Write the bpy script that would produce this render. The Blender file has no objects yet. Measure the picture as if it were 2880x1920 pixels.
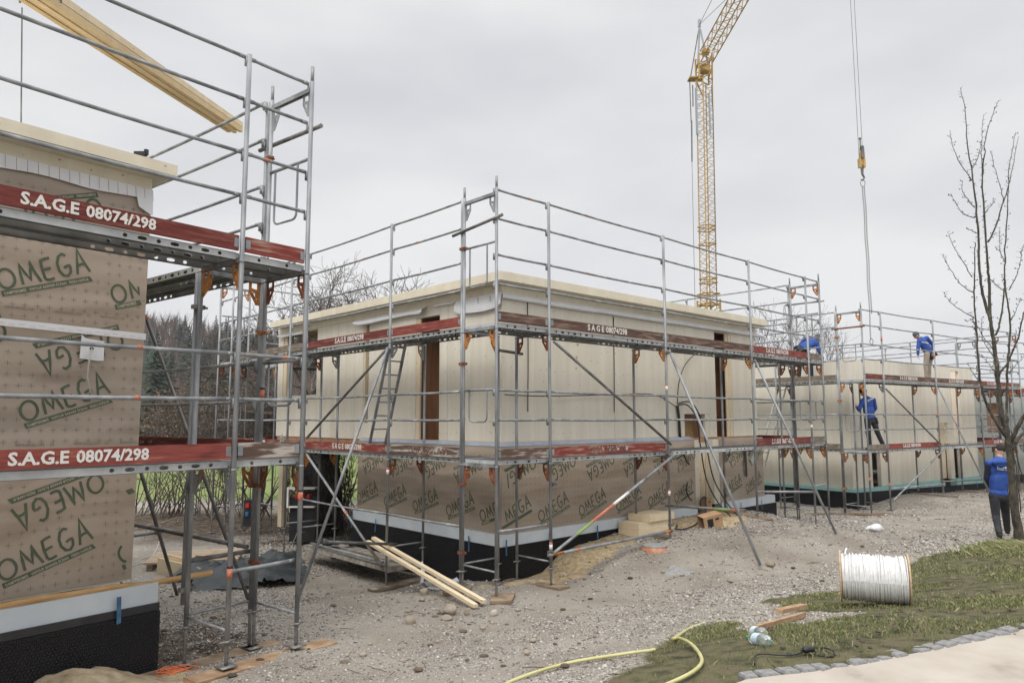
import bpy, math, random
import numpy as np
from mathutils import Vector, Matrix
random.seed(7); rng = np.random.default_rng(7)
R = math.radians
sc = bpy.context.scene
COL = sc.collection
# ------------------------------------------------------------------ camera, sky, sun, exposure
cam_d = bpy.data.cameras.new('camera'); cam = bpy.data.objects.new('camera', cam_d); COL.objects.link(cam)
FPX, PITCH, ROLL = 2028.4, 0.1064, -0.0016
cam.location = (0, 0, 0)
cam.matrix_world = Matrix.Rotation(math.pi/2 + PITCH, 4, 'X') @ Matrix.Rotation(ROLL, 4, 'Z')
cam_d.sensor_width = 36; cam_d.lens = FPX/2880*36; cam_d.clip_start = 0.05; cam_d.clip_end = 2000
sc.camera = cam
sc.view_settings.view_transform = 'Standard'; sc.view_settings.look = 'None'
sc.view_settings.exposure = 0.12; sc.view_settings.gamma = 1.0
SUN_EL, SUN_AZ = 50.0, 200.0           # azimuth clockwise from +Y: behind the camera, a little to the left
world = bpy.data.worlds.new('World'); sc.world = world; world.use_nodes = True
nt = world.node_tree; nt.nodes.clear()
def wn(t): return nt.nodes.new(t)
out = wn('ShaderNodeOutputWorld'); bg = wn('ShaderNodeBackground'); sky = wn('ShaderNodeTexSky')
sky.sky_type = 'NISHITA'; sky.sun_disc = False; sky.sun_elevation = R(SUN_EL); sky.sun_rotation = R(SUN_AZ)
sky.dust_density = 4; sky.air_density = 1
tc = wn('ShaderNodeTexCoord'); sep = wn('ShaderNodeSeparateXYZ')
nt.links.new(tc.outputs['Generated'], sep.inputs[0])
mp = wn('ShaderNodeMapping'); mp.inputs['Scale'].default_value = (1.1, 1.1, 3.0)
nt.links.new(tc.outputs['Generated'], mp.inputs[0])
ns = wn('ShaderNodeTexNoise'); ns.inputs['Scale'].default_value = 1.7; ns.inputs['Detail'].default_value = 5; ns.inputs['Roughness'].default_value = .45
nt.links.new(mp.outputs[0], ns.inputs['Vector'])
rp = wn('ShaderNodeValToRGB')
rp.color_ramp.elements[0].position = .36; rp.color_ramp.elements[0].color = (6.2, 6.35, 6.7, 1)
rp.color_ramp.elements[1].position = .62; rp.color_ramp.elements[1].color = (8.1, 8.12, 8.2, 1)
nt.links.new(ns.outputs['Fac'], rp.inputs[0])
# overcast deck: brighter overhead than towards the horizon
mr = wn('ShaderNodeMapRange'); mr.interpolation_type = 'SMOOTHSTEP'
mr.inputs['From Min'].default_value = .5; mr.inputs['From Max'].default_value = .95
mr.inputs['To Min'].default_value = 1.0; mr.inputs['To Max'].default_value = 3.0
nt.links.new(sep.outputs['Z'], mr.inputs['Value'])
ml = wn('ShaderNodeVectorMath'); ml.operation = 'SCALE'
nt.links.new(rp.outputs[0], ml.inputs[0]); nt.links.new(mr.outputs[0], ml.inputs['Scale'])
hs = wn('ShaderNodeHueSaturation'); hs.inputs['Saturation'].default_value = .25
nt.links.new(sky.outputs[0], hs.inputs['Color'])
mx = wn('ShaderNodeMixRGB'); mx.inputs[0].default_value = .06
nt.links.new(ml.outputs[0], mx.inputs[1]); nt.links.new(hs.outputs[0], mx.inputs[2])
nt.links.new(mx.outputs[0], bg.inputs[0]); bg.inputs['Strength'].default_value = 0.1
nt.links.new(bg.outputs[0], out.inputs[0])
sun_d = bpy.data.lights.new('sun', 'SUN'); sun_d.energy = 2.0; sun_d.angle = R(35); sun_d.color = (1, .97, .92)
sun = bpy.data.objects.new('sun', sun_d); COL.objects.link(sun)
sd = Vector((math.sin(R(SUN_AZ))*math.cos(R(SUN_EL)), math.cos(R(SUN_AZ))*math.cos(R(SUN_EL)), math.sin(R(SUN_EL))))
sun.rotation_euler = sd.to_track_quat('Z', 'Y').to_euler()

# ------------------------------------------------------------------ scene helpers
# heights are measured from the camera's eye level (z = 0); the ground lies 1.6 to 2.8 m below it
def ray(px, py):
    u = (px-1440)/FPX; v = -(py-960)/FPX
    cr, sr = math.cos(ROLL), math.sin(ROLL); u, v = u*cr-v*sr, u*sr+v*cr
    c, s = math.cos(PITCH), math.sin(PITCH)
    return Vector((u, c-v*s, s+v*c))
def at(px, py, d):                       # survey point: a sight line cut at distance d
    r = ray(px, py); return r*(d/r.y)
FR = dict(A=(-2.162, 7.481, .6705, -.388), B=(-.2257, 10.4259, .8199, -.5989), C=(9.957, 20.382, .957, -.906), D=(17.6, 27.2, 1.13, -1.05))
def axes(b):
    x0, y0, th, zd = FR[b]; return (Vector((x0, y0, 0)), Vector((math.sin(th), math.cos(th), 0)), Vector((-math.cos(th), math.sin(th), 0)))
def l2w(b, x, y, z):
    o, ex, ey = axes(b); p = o+ex*x+ey*y; return Vector((p.x, p.y, z))

def tag(o, label=None, cat=None, group=None, kind=None):
    if label: o['label'] = label
    if cat: o['category'] = cat
    if group: o['group'] = group
    if kind: o['kind'] = kind
    return o
def thing(name, label, cat, loc=(0, 0, 0), rotz=0, group=None, off=None):
    o = bpy.data.objects.new(name, None); COL.objects.link(o); o.location = loc; o.rotation_euler = (0, 0, rotz)
    o.empty_display_size = .2
    o['off'] = [0.0, 0.0, float(loc[2])] if off is None else [float(q) for q in off]
    return tag(o, label, cat, group)

class MB:
    def __init__(s): s.v = []; s.f = []; s.m = []; s.n = 0
    def add(s, v, f, m=0):
        b = s.n; s.v += [tuple(p) for p in v]; s.n += len(v)
        s.f += [tuple(i+b for i in q) for q in f]; s.m += [m]*len(f)
    def box(s, x0, x1, y0, y1, z0, z1, m=0):
        s.add([(x0,y0,z0),(x1,y0,z0),(x1,y1,z0),(x0,y1,z0),(x0,y0,z1),(x1,y0,z1),(x1,y1,z1),(x0,y1,z1)],
              [(0,3,2,1),(4,5,6,7),(0,1,5,4),(1,2,6,5),(2,3,7,6),(3,0,4,7)], m)
    def beam(s, p, q, w, h, up=(0,0,1), m=0):          # rectangular bar from p to q, w sideways, h along up
        p = Vector(p); q = Vector(q); d = (q-p).normalized(); up = Vector(up)
        if abs(d.dot(up)) > .99: up = Vector((1,0,0))
        a = d.cross(up).normalized()*(w/2); b = a.cross(d).normalized()*(h/2)
        vs = [e+i*a+j*b for e in (p,q) for i,j in ((-1,-1),(1,-1),(1,1),(-1,1))]
        s.add(vs, [(3,2,1,0),(4,5,6,7),(0,1,5,4),(1,2,6,5),(2,3,7,6),(3,0,4,7)], m)
    def tube(s, pts, r, n=10, m=0, cap=True):
        pts = [Vector(p) for p in pts]; k = len(pts)
        rr = r if isinstance(r, (list, tuple)) else [r]*k
        prev = None; rings = []
        for i, p in enumerate(pts):
            d = (pts[min(i+1,k-1)]-pts[max(i-1,0)])
            d = d.normalized() if d.length > 1e-9 else Vector((0,0,1))
            if prev is None:
                a = d.cross(Vector((0,0,1)) if abs(d.z) < .9 else Vector((1,0,0))).normalized()
            else:
                a = prev - d*prev.dot(d)
                a = a.normalized() if a.length > 1e-6 else d.cross(Vector((1,0,0))).normalized()
            prev = a; b = d.cross(a)
            rings.append([p + (a*math.cos(2*math.pi*j/n) + b*math.sin(2*math.pi*j/n))*rr[i] for j in range(n)])
        v = [q for g in rings for q in g]; f = []
        for i in range(k-1):
            for j in range(n):
                f.append((i*n+j, i*n+(j+1)%n, (i+1)*n+(j+1)%n, (i+1)*n+j))
        if cap: f.append(tuple(range(n-1, -1, -1))); f.append(tuple((k-1)*n+j for j in range(n)))
        s.add(v, f, m)
    def prism(s, poly, d, m=0):                        # poly: 3D points in a plane, d: extrusion vector
        n = len(poly); d = Vector(d); v = [Vector(p) for p in poly]; v += [p+d for p in v]
        s.add(v, [tuple(range(n-1,-1,-1)), tuple(range(n,2*n))]+[(i,(i+1)%n,n+(i+1)%n,n+i) for i in range(n)], m)
    def ellipsoid(s, c, ax, n=12, k=8, m=0):           # ax: three half-axis vectors
        c = Vector(c); a, b, e = [Vector(t) for t in ax]; v = []; f = []
        for i in range(1, k):
            t = math.pi*i/k
            for j in range(n):
                p = 2*math.pi*j/n; v.append(c + a*math.sin(t)*math.cos(p) + b*math.sin(t)*math.sin(p) + e*math.cos(t))
        v.append(c+e); v.append(c-e); T = len(v)-2; Bm = len(v)-1
        for i in range(k-2):
            for j in range(n): f.append((i*n+j, (i+1)*n+j, (i+1)*n+(j+1)%n, i*n+(j+1)%n))
        for j in range(n): f.append((T, j, (j+1)%n)); f.append((Bm, (k-2)*n+(j+1)%n, (k-2)*n+j))
        s.add(v, f, m)
    def sphere(s, c, r, n=12, k=8, m=0): s.ellipsoid(c, ((r,0,0),(0,r,0),(0,0,r)), n, k, m)
    def cap(s, p, q, r0, r1, n=12, m=0):               # tapered limb with rounded ends
        p = Vector(p); q = Vector(q); d = (q-p).normalized()
        pts = []; rs = []
        for t in (-1, -.85, -.5): pts.append(p+d*t*r0); rs.append(r0*math.sqrt(max(0, 1-t*t))+1e-4)
        pts += [p, q]; rs += [r0, r1]
        for t in (.5, .85, 1): pts.append(q+d*t*r1); rs.append(r1*math.sqrt(max(0, 1-t*t))+1e-4)
        s.tube(pts, rs, n, m)
    def build(s, name, mat, parent=None, smooth=False, label=None):
        me = bpy.data.meshes.new(name)
        zr = (0,0,0) if parent is None else tuple(parent.get('off', (0,0,0)))
        if s.n:
            va = np.array(s.v, dtype=float)
            if parent is not None: va -= np.array(zr)
            me.from_pydata([tuple(p) for p in va], [], s.f)
        mats = mat if isinstance(mat, (list, tuple)) else [mat]
        for q in mats: me.materials.append(q)
        if len(mats) > 1: me.polygons.foreach_set('material_index', s.m)
        if smooth: me.polygons.foreach_set('use_smooth', [len(q) <= 4 for q in s.f])
        me.update()
        o = bpy.data.objects.new(name, me); COL.objects.link(o)
        if parent is not None: o.parent = parent; o['off'] = list(zr)
        if label: o['label'] = label
        return o
def fast_mesh(name, V, F, mats, parent=None, smooth=False, mi=None):
    me = bpy.data.meshes.new(name); V = np.asarray(V, dtype=np.float32); F = np.asarray(F, dtype=np.int32)
    me.vertices.add(len(V)); me.vertices.foreach_set('co', V.ravel())
    k = F.shape[1]; me.loops.add(F.size); me.loops.foreach_set('vertex_index', F.ravel())
    me.polygons.add(len(F)); me.polygons.foreach_set('loop_start', np.arange(0, F.size, k, dtype=np.int32))
    me.polygons.foreach_set('loop_total', np.full(len(F), k, dtype=np.int32))
    for q in mats: me.materials.append(q)
    if mi is not None: me.polygons.foreach_set('material_index', np.asarray(mi, dtype=np.int32))
    if smooth: me.polygons.foreach_set('use_smooth', np.ones(len(F), dtype=bool))
    me.update(calc_edges=True); me.validate()
    o = bpy.data.objects.new(name, me); COL.objects.link(o)
    if parent is not None: o.parent = parent
    return o

# ------------------------------------------------------------------ materials
def mat(name, stops, rough=.8, metal=0, scale=8, stretch=(1,1,1), bump=0, bscale=None, detail=6, coords='Object', spec=.5, trans=0, dist=0, bdist=.01):
    m = bpy.data.materials.new(name); m.use_nodes = True; t = m.node_tree; b = t.nodes['Principled BSDF']
    b.inputs['Roughness'].default_value = rough; b.inputs['Metallic'].default_value = metal
    b.inputs['Specular IOR Level'].default_value = spec
    if trans: b.inputs['Transmission Weight'].default_value = trans
    if len(stops) == 1: b.inputs['Base Color'].default_value = (*stops[0][1], 1)
    tcn = t.nodes.new('ShaderNodeTexCoord'); mpn = t.nodes.new('ShaderNodeMapping'); mpn.inputs['Scale'].default_value = stretch
    t.links.new(tcn.outputs[coords], mpn.inputs[0])
    if len(stops) > 1:
        n = t.nodes.new('ShaderNodeTexNoise'); n.inputs['Scale'].default_value = scale; n.inputs['Detail'].default_value = detail
        n.inputs['Distortion'].default_value = dist
        t.links.new(mpn.outputs[0], n.inputs['Vector'])
        r = t.nodes.new('ShaderNodeValToRGB'); cr = r.color_ramp
        while len(cr.elements) < len(stops): cr.elements.new(.5)
        for e, (p, c) in zip(cr.elements, stops): e.position = p; e.color = (*c, 1)
        t.links.new(n.outputs['Fac'], r.inputs[0]); t.links.new(r.outputs[0], b.inputs['Base Color'])
    if bump:
        n2 = t.nodes.new('ShaderNodeTexNoise'); n2.inputs['Scale'].default_value = bscale or scale*3; n2.inputs['Detail'].default_value = 5
        t.links.new(mpn.outputs[0], n2.inputs['Vector'])
        bp = t.nodes.new('ShaderNodeBump'); bp.inputs['Strength'].default_value = bump; bp.inputs['Distance'].default_value = bdist
        t.links.new(n2.outputs['Fac'], bp.inputs['Height']); t.links.new(bp.outputs[0], b.inputs['Normal'])
    return m
def nod(m): return m.node_tree, m.node_tree.nodes['Principled BSDF']

steel = mat('galvanised_steel', [(.27,(.13,.115,.10)),(.36,(.19,.20,.21)),(.55,(.28,.29,.30)),(.66,(.36,.37,.38)),(.74,(.52,.52,.50))], .55, .3, 7, (1,1,.35), .06, 60)
steel_dark = mat('weathered_steel', [(.3,(.11,.105,.10)),(.55,(.18,.175,.17)),(.75,(.29,.27,.25))], .6, .5, 7, (1,1,.4), .1, 60)
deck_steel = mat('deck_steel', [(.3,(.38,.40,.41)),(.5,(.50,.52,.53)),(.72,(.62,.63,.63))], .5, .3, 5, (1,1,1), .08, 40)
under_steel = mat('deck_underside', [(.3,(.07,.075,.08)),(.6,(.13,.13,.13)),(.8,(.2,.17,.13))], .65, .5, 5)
orange_paint = mat('orange_paint', [(.35,(.20,.06,.02)),(.5,(.42,.16,.03)),(.7,(.50,.23,.06))], .55, .1, 14, bump=.1)
rust = mat('rust', [(.3,(.12,.04,.02)),(.6,(.26,.09,.04)),(.8,(.36,.16,.08))], .8, .1, 18)
tag_orange = mat('orange_tag', [(.4,(.42,.12,.07)),(.7,(.58,.25,.16))], .6, 0, 40)
tag_white = mat('white_tag', [(.4,(.7,.6,.55)),(.7,(.8,.78,.75))], .6, 0, 40)
black = mat('black_plastic', [(.4,(.012,.013,.016)),(.7,(.022,.023,.028))], .45, 0, 6)
black_rub = mat('black_rubber', [(0,(.015,.015,.017))], .5)
white_paint = mat('white_paint', [(.3,(.62,.62,.6)),(.7,(.78,.78,.76))], .6, 0, 12)

def clt_mat(name, base, knots=True, axis='x', lam=.0):
    # planed spruce boards: grain along z, faint lamella seams, small dark knots
    m = bpy.data.materials.new(name); m.use_nodes = True; t, b = nod(m)
    b.inputs['Roughness'].default_value = .75; b.inputs['Specular IOR Level'].default_value = .25
    N = t.nodes.new; Lk = t.links.new
    tcn = N('ShaderNodeTexCoord')
    sx_ = N('ShaderNodeSeparateXYZ'); Lk(tcn.outputs['Object'], sx_.inputs[0]); ad_ = N('ShaderNodeMath'); Lk(sx_.outputs[0], ad_.inputs[0]); Lk(sx_.outputs[1], ad_.inputs[1]); cb_ = N('ShaderNodeCombineXYZ'); Lk(ad_.outputs[0], cb_.inputs[0]); Lk(sx_.outputs[2], cb_.inputs[1])
    mp1 = N('ShaderNodeMapping'); mp1.inputs['Scale'].default_value = {'x': (1,1,.045), 'z': (.05,.05,1)}[axis]
    Lk(tcn.outputs['Object'], mp1.inputs[0])
    n1 = N('ShaderNodeTexNoise'); n1.inputs['Scale'].default_value = 30; n1.inputs['Detail'].default_value = 6; n1.inputs['Distortion'].default_value = .4
    Lk(mp1.outputs[0], n1.inputs['Vector'])
    r1 = N('ShaderNodeValToRGB'); e = r1.color_ramp.elements
    e[0].position = .28; e[0].color = (base[0]*.955, base[1]*.945, base[2]*.93, 1); e[1].position = .66; e[1].color = (*base, 1)
    Lk(n1.outputs['Fac'], r1.inputs[0])
    # board-to-board tone
    mp2 = N('ShaderNodeMapping'); mp2.inputs['Scale'].default_value = {'x': (4.5,4.5,.18), 'z': (.2,.2,5)}[axis]
    Lk(tcn.outputs['Object'], mp2.inputs[0])
    v = N('ShaderNodeTexVoronoi'); v.inputs['Scale'].default_value = 1.0; v.distance = 'CHEBYCHEV'; Lk(mp2.outputs[0], v.inputs['Vector'])
    hsv = N('ShaderNodeSeparateColor'); Lk(v.outputs['Color'], hsv.inputs[0])
    mrr = N('ShaderNodeMapRange'); mrr.inputs['To Min'].default_value = .975; mrr.inputs['To Max'].default_value = 1.01; Lk(hsv.outputs[0], mrr.inputs['Value'])
    sc_ = N('ShaderNodeVectorMath'); sc_.operation = 'SCALE'; Lk(r1.outputs[0], sc_.inputs[0]); Lk(mrr.outputs[0], sc_.inputs['Scale'])
    # weather streaks running down
    mp3 = N('ShaderNodeMapping'); mp3.inputs['Scale'].default_value = (3,3,.35); Lk(tcn.outputs['Object'], mp3.inputs[0])
    n3 = N('ShaderNodeTexNoise'); n3.inputs['Scale'].default_value = 1.6; n3.inputs['Detail'].default_value = 4; Lk(mp3.outputs[0], n3.inputs['Vector'])
    r3 = N('ShaderNodeValToRGB'); q = r3.color_ramp.elements; q[0].position = .4; q[0].color = (.93,.92,.905,1); q[1].position = .62; q[1].color = (1,1,1,1)
    Lk(n3.outputs['Fac'], r3.inputs[0])
    mul = N('ShaderNodeMixRGB'); mul.blend_type = 'MULTIPLY'; mul.inputs[0].default_value = 1; Lk(sc_.outputs[0], mul.inputs[1]); Lk(r3.outputs[0], mul.inputs[2])
    last = mul.outputs[0]
    if knots:
        vk = N('ShaderNodeTexVoronoi'); vk.inputs['Scale'].default_value = 4.6; vk.inputs['Randomness'].default_value = 1; vk.voronoi_dimensions = '2D'
        mpk = N('ShaderNodeMapping'); mpk.inputs['Scale'].default_value = {'x': (1.5,1,1), 'z': (1,1.6,1)}[axis]; Lk(cb_.outputs[0], mpk.inputs[0]); Lk(mpk.outputs[0], vk.inputs['Vector'])
        rk = N('ShaderNodeValToRGB'); q = rk.color_ramp.elements; q[0].position = .036; q[0].color = (.30,.20,.13,1); q[1].position = .07; q[1].color = (1,1,1,1)
        Lk(vk.outputs['Distance'], rk.inputs[0])
        m2 = N('ShaderNodeMixRGB'); m2.blend_type = 'MULTIPLY'; ks_ = N('ShaderNodeSeparateColor'); Lk(vk.outputs['Color'], ks_.inputs[0]); kg_ = N('ShaderNodeMapRange'); kg_.inputs['From Min'].default_value = .55; kg_.inputs['From Max'].default_value = .75; kg_.inputs['To Max'].default_value = .85; Lk(ks_.outputs[1], kg_.inputs['Value']); Lk(kg_.outputs[0], m2.inputs[0]); Lk(last, m2.inputs[1]); Lk(rk.outputs[0], m2.inputs[2]); last = m2.outputs[0]
    Lk(last, b.inputs['Base Color'])
    return m
clt = clt_mat('spruce_panel', (.79,.745,.64))
clt_h = clt_mat('spruce_fascia', (.77,.71,.57), axis='z')
fresh_wood = clt_mat('fresh_spruce', (.76,.64,.45), axis='z')
fresh_wood_v = clt_mat('fresh_spruce_upright', (.76,.65,.48), axis='x')
amber_wood = mat('amber_larch', [(.3,(.48,.27,.10)),(.5,(.58,.35,.15)),(.7,(.66,.43,.21))], .7, 0, 5, (1,1,6), .15)
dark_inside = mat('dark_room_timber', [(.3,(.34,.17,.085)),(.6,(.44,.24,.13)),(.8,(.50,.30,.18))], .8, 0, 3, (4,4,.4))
osb = mat('chip_board', [(.3,(.24,.13,.05)),(.5,(.40,.25,.11)),(.7,(.55,.38,.19))], .85, 0, 26, dist=2)
old_board = mat('old_board', [(.3,(.10,.075,.055)),(.5,(.17,.135,.10)),(.72,(.30,.26,.21))], .85, 0, 5, (1,1,7), .3, dist=.6)
sole_wood = mat('sole_board', [(.3,(.13,.09,.055)),(.5,(.22,.155,.10)),(.72,(.33,.25,.17))], .9, 0, 6, (1,1,3), .3)
red_board = mat('red_board', [(.3,(.11,.022,.017)),(.46,(.21,.04,.03)),(.62,(.26,.06,.042)),(.72,(.34,.17,.12))], .7, 0, 7, (.5,.5,4), .2)
def worn(name, a, b, lo, hi, scale=4):
    return mat(name, [(lo-.12,(a[0]*.75,a[1]*.75,a[2]*.75)),(lo,a),(hi,b)], .85, 0, scale*1.6, (.4,.4,3.2), .35, detail=11, dist=.2)
red_worn = worn('red_board_worn', (.22,.04,.03), (.36,.24,.18), .50, .66)
red_dark = worn('red_board_dark', (.15,.028,.022), (.24,.11,.08), .5, .7)
brown_board = worn('brown_board', (.10,.055,.042), (.25,.17,.13), .48, .68)
brown_worn = worn('brown_board_worn', (.12,.075,.055), (.45,.40,.35), .5, .62)
def stencil(name, under, thr, col=(.72,.70,.66)):
    return mat(name, [(thr-.05, under), (thr, col)], .75, 0, 16, (1,1,1), 0, detail=8)
st_clean = stencil('stencil_white', (.28,.07,.055), .355, (.66,.63,.59))
st_worn = stencil('stencil_worn', (.20,.10,.08), .46)
st_faint = stencil('stencil_faint', (.16,.09,.07), .58, (.5,.45,.4))

def membrane_mat():
    m = mat('vapour_membrane', [(.25,(.375,.30,.235)),(.5,(.415,.34,.27)),(.75,(.45,.375,.30))], .5, 0, 1.2, (1,1,1), 0, detail=3, spec=.35)
    t, b = nod(m); N = t.nodes.new; Lk = t.links.new
    tcn = N('ShaderNodeTexCoord'); mp_ = N('ShaderNodeMapping'); mp_.inputs['Scale'].default_value = (.9,.9,2.6); mp_.inputs['Rotation'].default_value = (0,.35,0); Lk(tcn.outputs['Object'], mp_.inputs[0])
    n = N('ShaderNodeTexNoise'); n.inputs['Scale'].default_value = 1.1; n.inputs['Detail'].default_value = 1.5; n.inputs['Distortion'].default_value = .2; Lk(mp_.outputs[0], n.inputs['Vector'])
    n2 = N('ShaderNodeTexNoise'); n2.inputs['Scale'].default_value = 9; Lk(tcn.outputs['Object'], n2.inputs['Vector'])
    ad = N('ShaderNodeMath'); ad.operation = 'MULTIPLY_ADD'; ad.inputs[1].default_value = .03; Lk(n2.outputs['Fac'], ad.inputs[0]); Lk(n.outputs['Fac'], ad.inputs[2])
    bp = N('ShaderNodeBump'); bp.inputs['Strength'].default_value = .75; bp.inputs['Distance'].default_value = .14; Lk(ad.outputs[0], bp.inputs['Height']); Lk(bp.outputs[0], b.inputs['Normal'])
    return m
membrane = membrane_mat()
print_green = mat('green_print', [(.3,(.075,.10,.06)),(.7,(.11,.135,.085))], .7, 0, 9)
print_tan = mat('pale_print', [(0,(.50,.46,.35))], .7)
print_brown = mat('brown_print', [(0,(.22,.17,.125))], .7)
xps_white = mat('white_insulation', [(.3,(.56,.62,.67)),(.7,(.66,.71,.75))], .8, 0, 3, (1,1,1), .1, 30)
xps_aqua = mat('aqua_insulation', [(.3,(.25,.47,.46)),(.7,(.33,.55,.53))], .8, 0, 3)
flash_white = mat('white_flashing', [(.3,(.78,.79,.81)),(.7,(.86,.865,.88))], .5, 0, 4, bump=.2, bscale=5, bdist=.03)
blue_tape = mat('blue_tape', [(.4,(.025,.095,.19)),(.6,(.05,.16,.28))], .4, 0, 9)
ledge_blue = mat('blue_ledge', [(.3,(.26,.30,.38)),(.7,(.36,.41,.50))], .6, 0, 5)
def dimple_mat():
    m = bpy.data.materials.new('dimpled_membrane'); m.use_nodes = True; t, b = nod(m); N = t.nodes.new; Lk = t.links.new
    b.inputs['Base Color'].default_value = (.008,.0085,.011,1); b.inputs['Roughness'].default_value = .45; b.inputs['Specular IOR Level'].default_value = .2
    tcn = N('ShaderNodeTexCoord'); v = N('ShaderNodeTexVoronoi'); v.inputs['Scale'].default_value = 36; v.inputs['Randomness'].default_value = .12
    Lk(tcn.outputs['Object'], v.inputs['Vector'])
    mr_ = N('ShaderNodeMapRange'); mr_.inputs['From Min'].default_value = .25; mr_.inputs['From Max'].default_value = .5; Lk(v.outputs['Distance'], mr_.inputs['Value'])
    cr_ = N('ShaderNodeValToRGB'); cr_.color_ramp.elements[0].position = .25; cr_.color_ramp.elements[0].color = (.004,.0045,.006,1); cr_.color_ramp.elements[1].position = .62; cr_.color_ramp.elements[1].color = (.018,.019,.022,1); Lk(v.outputs['Distance'], cr_.inputs[0]); Lk(cr_.outputs[0], b.inputs['Base Color'])  # rims tinted lighter than dimple centres: tiny highlights painted into the black
    bp = N('ShaderNodeBump'); bp.inputs['Strength'].default_value = 1; bp.inputs['Distance'].default_value = .03; Lk(mr_.outputs[0], bp.inputs['Height']); Lk(bp.outputs[0], b.inputs['Normal'])
    return m
dimple = dimple_mat()
# ------------------------------------------------------------------ terrain
CP=[(-.23,10.43,-2.52),(.58,11.18,-2.52),(.07,11.73,-2.55),(-.77,11.01,-2.53),(-2.12,12.45,-2.85),(-4.69,15.21,-2.77),(2.84,13.29,-2.15),(2.33,13.84,-2.12),(5.15,15.44,-2.07),
(7.13,17.29,-2.5),(7.68,17.8,-2.55),(-2.63,6.89,-2.3),(-2.16,7.48,-2.29),(-3.25,7.39,-2.44),(-2.79,7.98,-2.46),(9.96,20.38,-2.66),(10.81,20.98,-2.64),(13.43,22.83,-2.42),(15.95,24.6,-2.5),(12.2,22.9,-2.42),(14.6,24.7,-2.5),(9.5,21.03,-2.74),
(1.6,4.75,-1.6),(3.8,5.58,-1.6),(5.5,6.2,-1.6),(1.67,5.33,-1.64),(-.2,4.2,-1.75),(-2.0,4.5,-2.0),(-1.9,6.0,-2.18),(0,5.48,-1.9),(4.0,8.18,-2.02),(8.29,12.2,-2.1),(9.54,14.41,-2.33),(3.97,11.9,-2.4),(6.5,14.0,-2.4),(2.5,8.5,-2.2),(0,8.0,-2.4),(6.3,9.2,-2.0),
(0,0,-1.6),(5,2,-1.6),(-5,2,-2.0),(10,8,-1.7),(14,16,-2.2),(20,22,-2.4),(-3,10,-2.55),(-6,11,-2.65),(-10,20,-2.8),(-5,20,-2.8),(-9,14,-2.75),(-5,6,-2.5),(3,20,-2.6),(8,26,-2.7),(20,30,-2.6),(2,26,-2.8),(-15,27,-2.85),(-20,18,-2.8),(-14,8,-2.7),(30,30,-2.6),(25,10,-1.9),(12,3,-1.6),(0,30,-2.85),(14,20,-2.45)]
# along B right face (local x, z) at y=.95
o=np.array([-.2257,10.4259]);ex=np.array([np.sin(.8199),np.cos(.8199)]);ey=np.array([-np.cos(.8199),np.sin(.8199)])
for x,z in [(.95,-2.58),(1.85,-2.58),(2.35,-2.33),(2.9,-2.22),(3.9,-2.13),(4.6,-2.08),(5.8,-2.05),(7.5,-2.0),(9.1,-2.2)]:
    p=o+ex*x+ey*.95; CP.append((p[0],p[1],z))
for x,y,z in [(2.6,-.6,-2.42),(4,-.9,-2.25),(5.5,-1,-2.2),(7.5,-1.2,-2.3),(4.3,-1.9,-2.4),(.3,3.5,-2.85),(.8,5.5,-2.85)]:
    p=o+ex*x+ey*y; CP.append((p[0],p[1],z))
_P=np.array(CP)
def _tps(P,lam=.02):
    n=len(P);d=np.linalg.norm(P[:,None,:2]-P[None,:,:2],axis=2)
    K=np.where(d>0,d*d*np.log(d+1e-12),0)+lam*np.eye(n)
    Q=np.c_[np.ones(n),P[:,:2]]
    A=np.block([[K,Q],[Q.T,np.zeros((3,3))]])
    return np.linalg.solve(A,np.r_[P[:,2],0,0,0])
_w=_tps(_P)
def gz0(x,y):
    x=np.atleast_1d(np.asarray(x,float));y=np.atleast_1d(np.asarray(y,float))
    d=np.sqrt((x[:,None]-_P[None,:,0])**2+(y[:,None]-_P[None,:,1])**2)
    K=np.where(d>0,d*d*np.log(d+1e-12),0)
    z=K@_w[:-3]+_w[-3]+_w[-2]*x+_w[-1]*y
    r=np.hypot(x-3,y-12); t=np.clip((r-16)/10,0,1); t=t*t*(3-2*t)
    base=np.where(y>6,-2.8,-1.6-1.2*np.clip((y+2)/8,0,1))
    base=np.where(x>12,np.minimum(-1.7,np.maximum(base,-2.6)),base)
    z=np.clip(z,-3.0,-1.5)
    return z*(1-t)+base*t
def gz(x, y): return float(gz0(x, y)[0])
_ts = np.linspace(3, 60, 6000)
def gpt(px, py, dz=0):                    # where a sight line meets the ground
    r = ray(px, py); t = _ts/r.y
    P = np.array(r)[None]*t[:, None]; z = gz0(P[:, 0], P[:, 1]); i = int(np.argmax(P[:, 2] < z)); p = P[i]
    return Vector((p[0], p[1], gz(p[0], p[1])+dz))
def vnoise(x, y, f, seed=0):
    # cheap smooth value noise on arrays
    x = np.asarray(x)*f+seed*17.3; y = np.asarray(y)*f-seed*9.1
    xi = np.floor(x).astype(int); yi = np.floor(y).astype(int); fx = x-xi; fy = y-yi; fx = fx*fx*(3-2*fx); fy = fy*fy*(3-2*fy)
    def h(a, b): 
        n = (a*374761393 + b*668265263 + seed*1442695) & 0x7fffffff; n = (n ^ (n >> 13))*1274126177 & 0x7fffffff; return ((n ^ (n >> 16)) & 0xffff)/65535.
    return (h(xi,yi)*(1-fx)+h(xi+1,yi)*fx)*(1-fy)+(h(xi,yi+1)*(1-fx)+h(xi+1,yi+1)*fx)*fy
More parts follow.
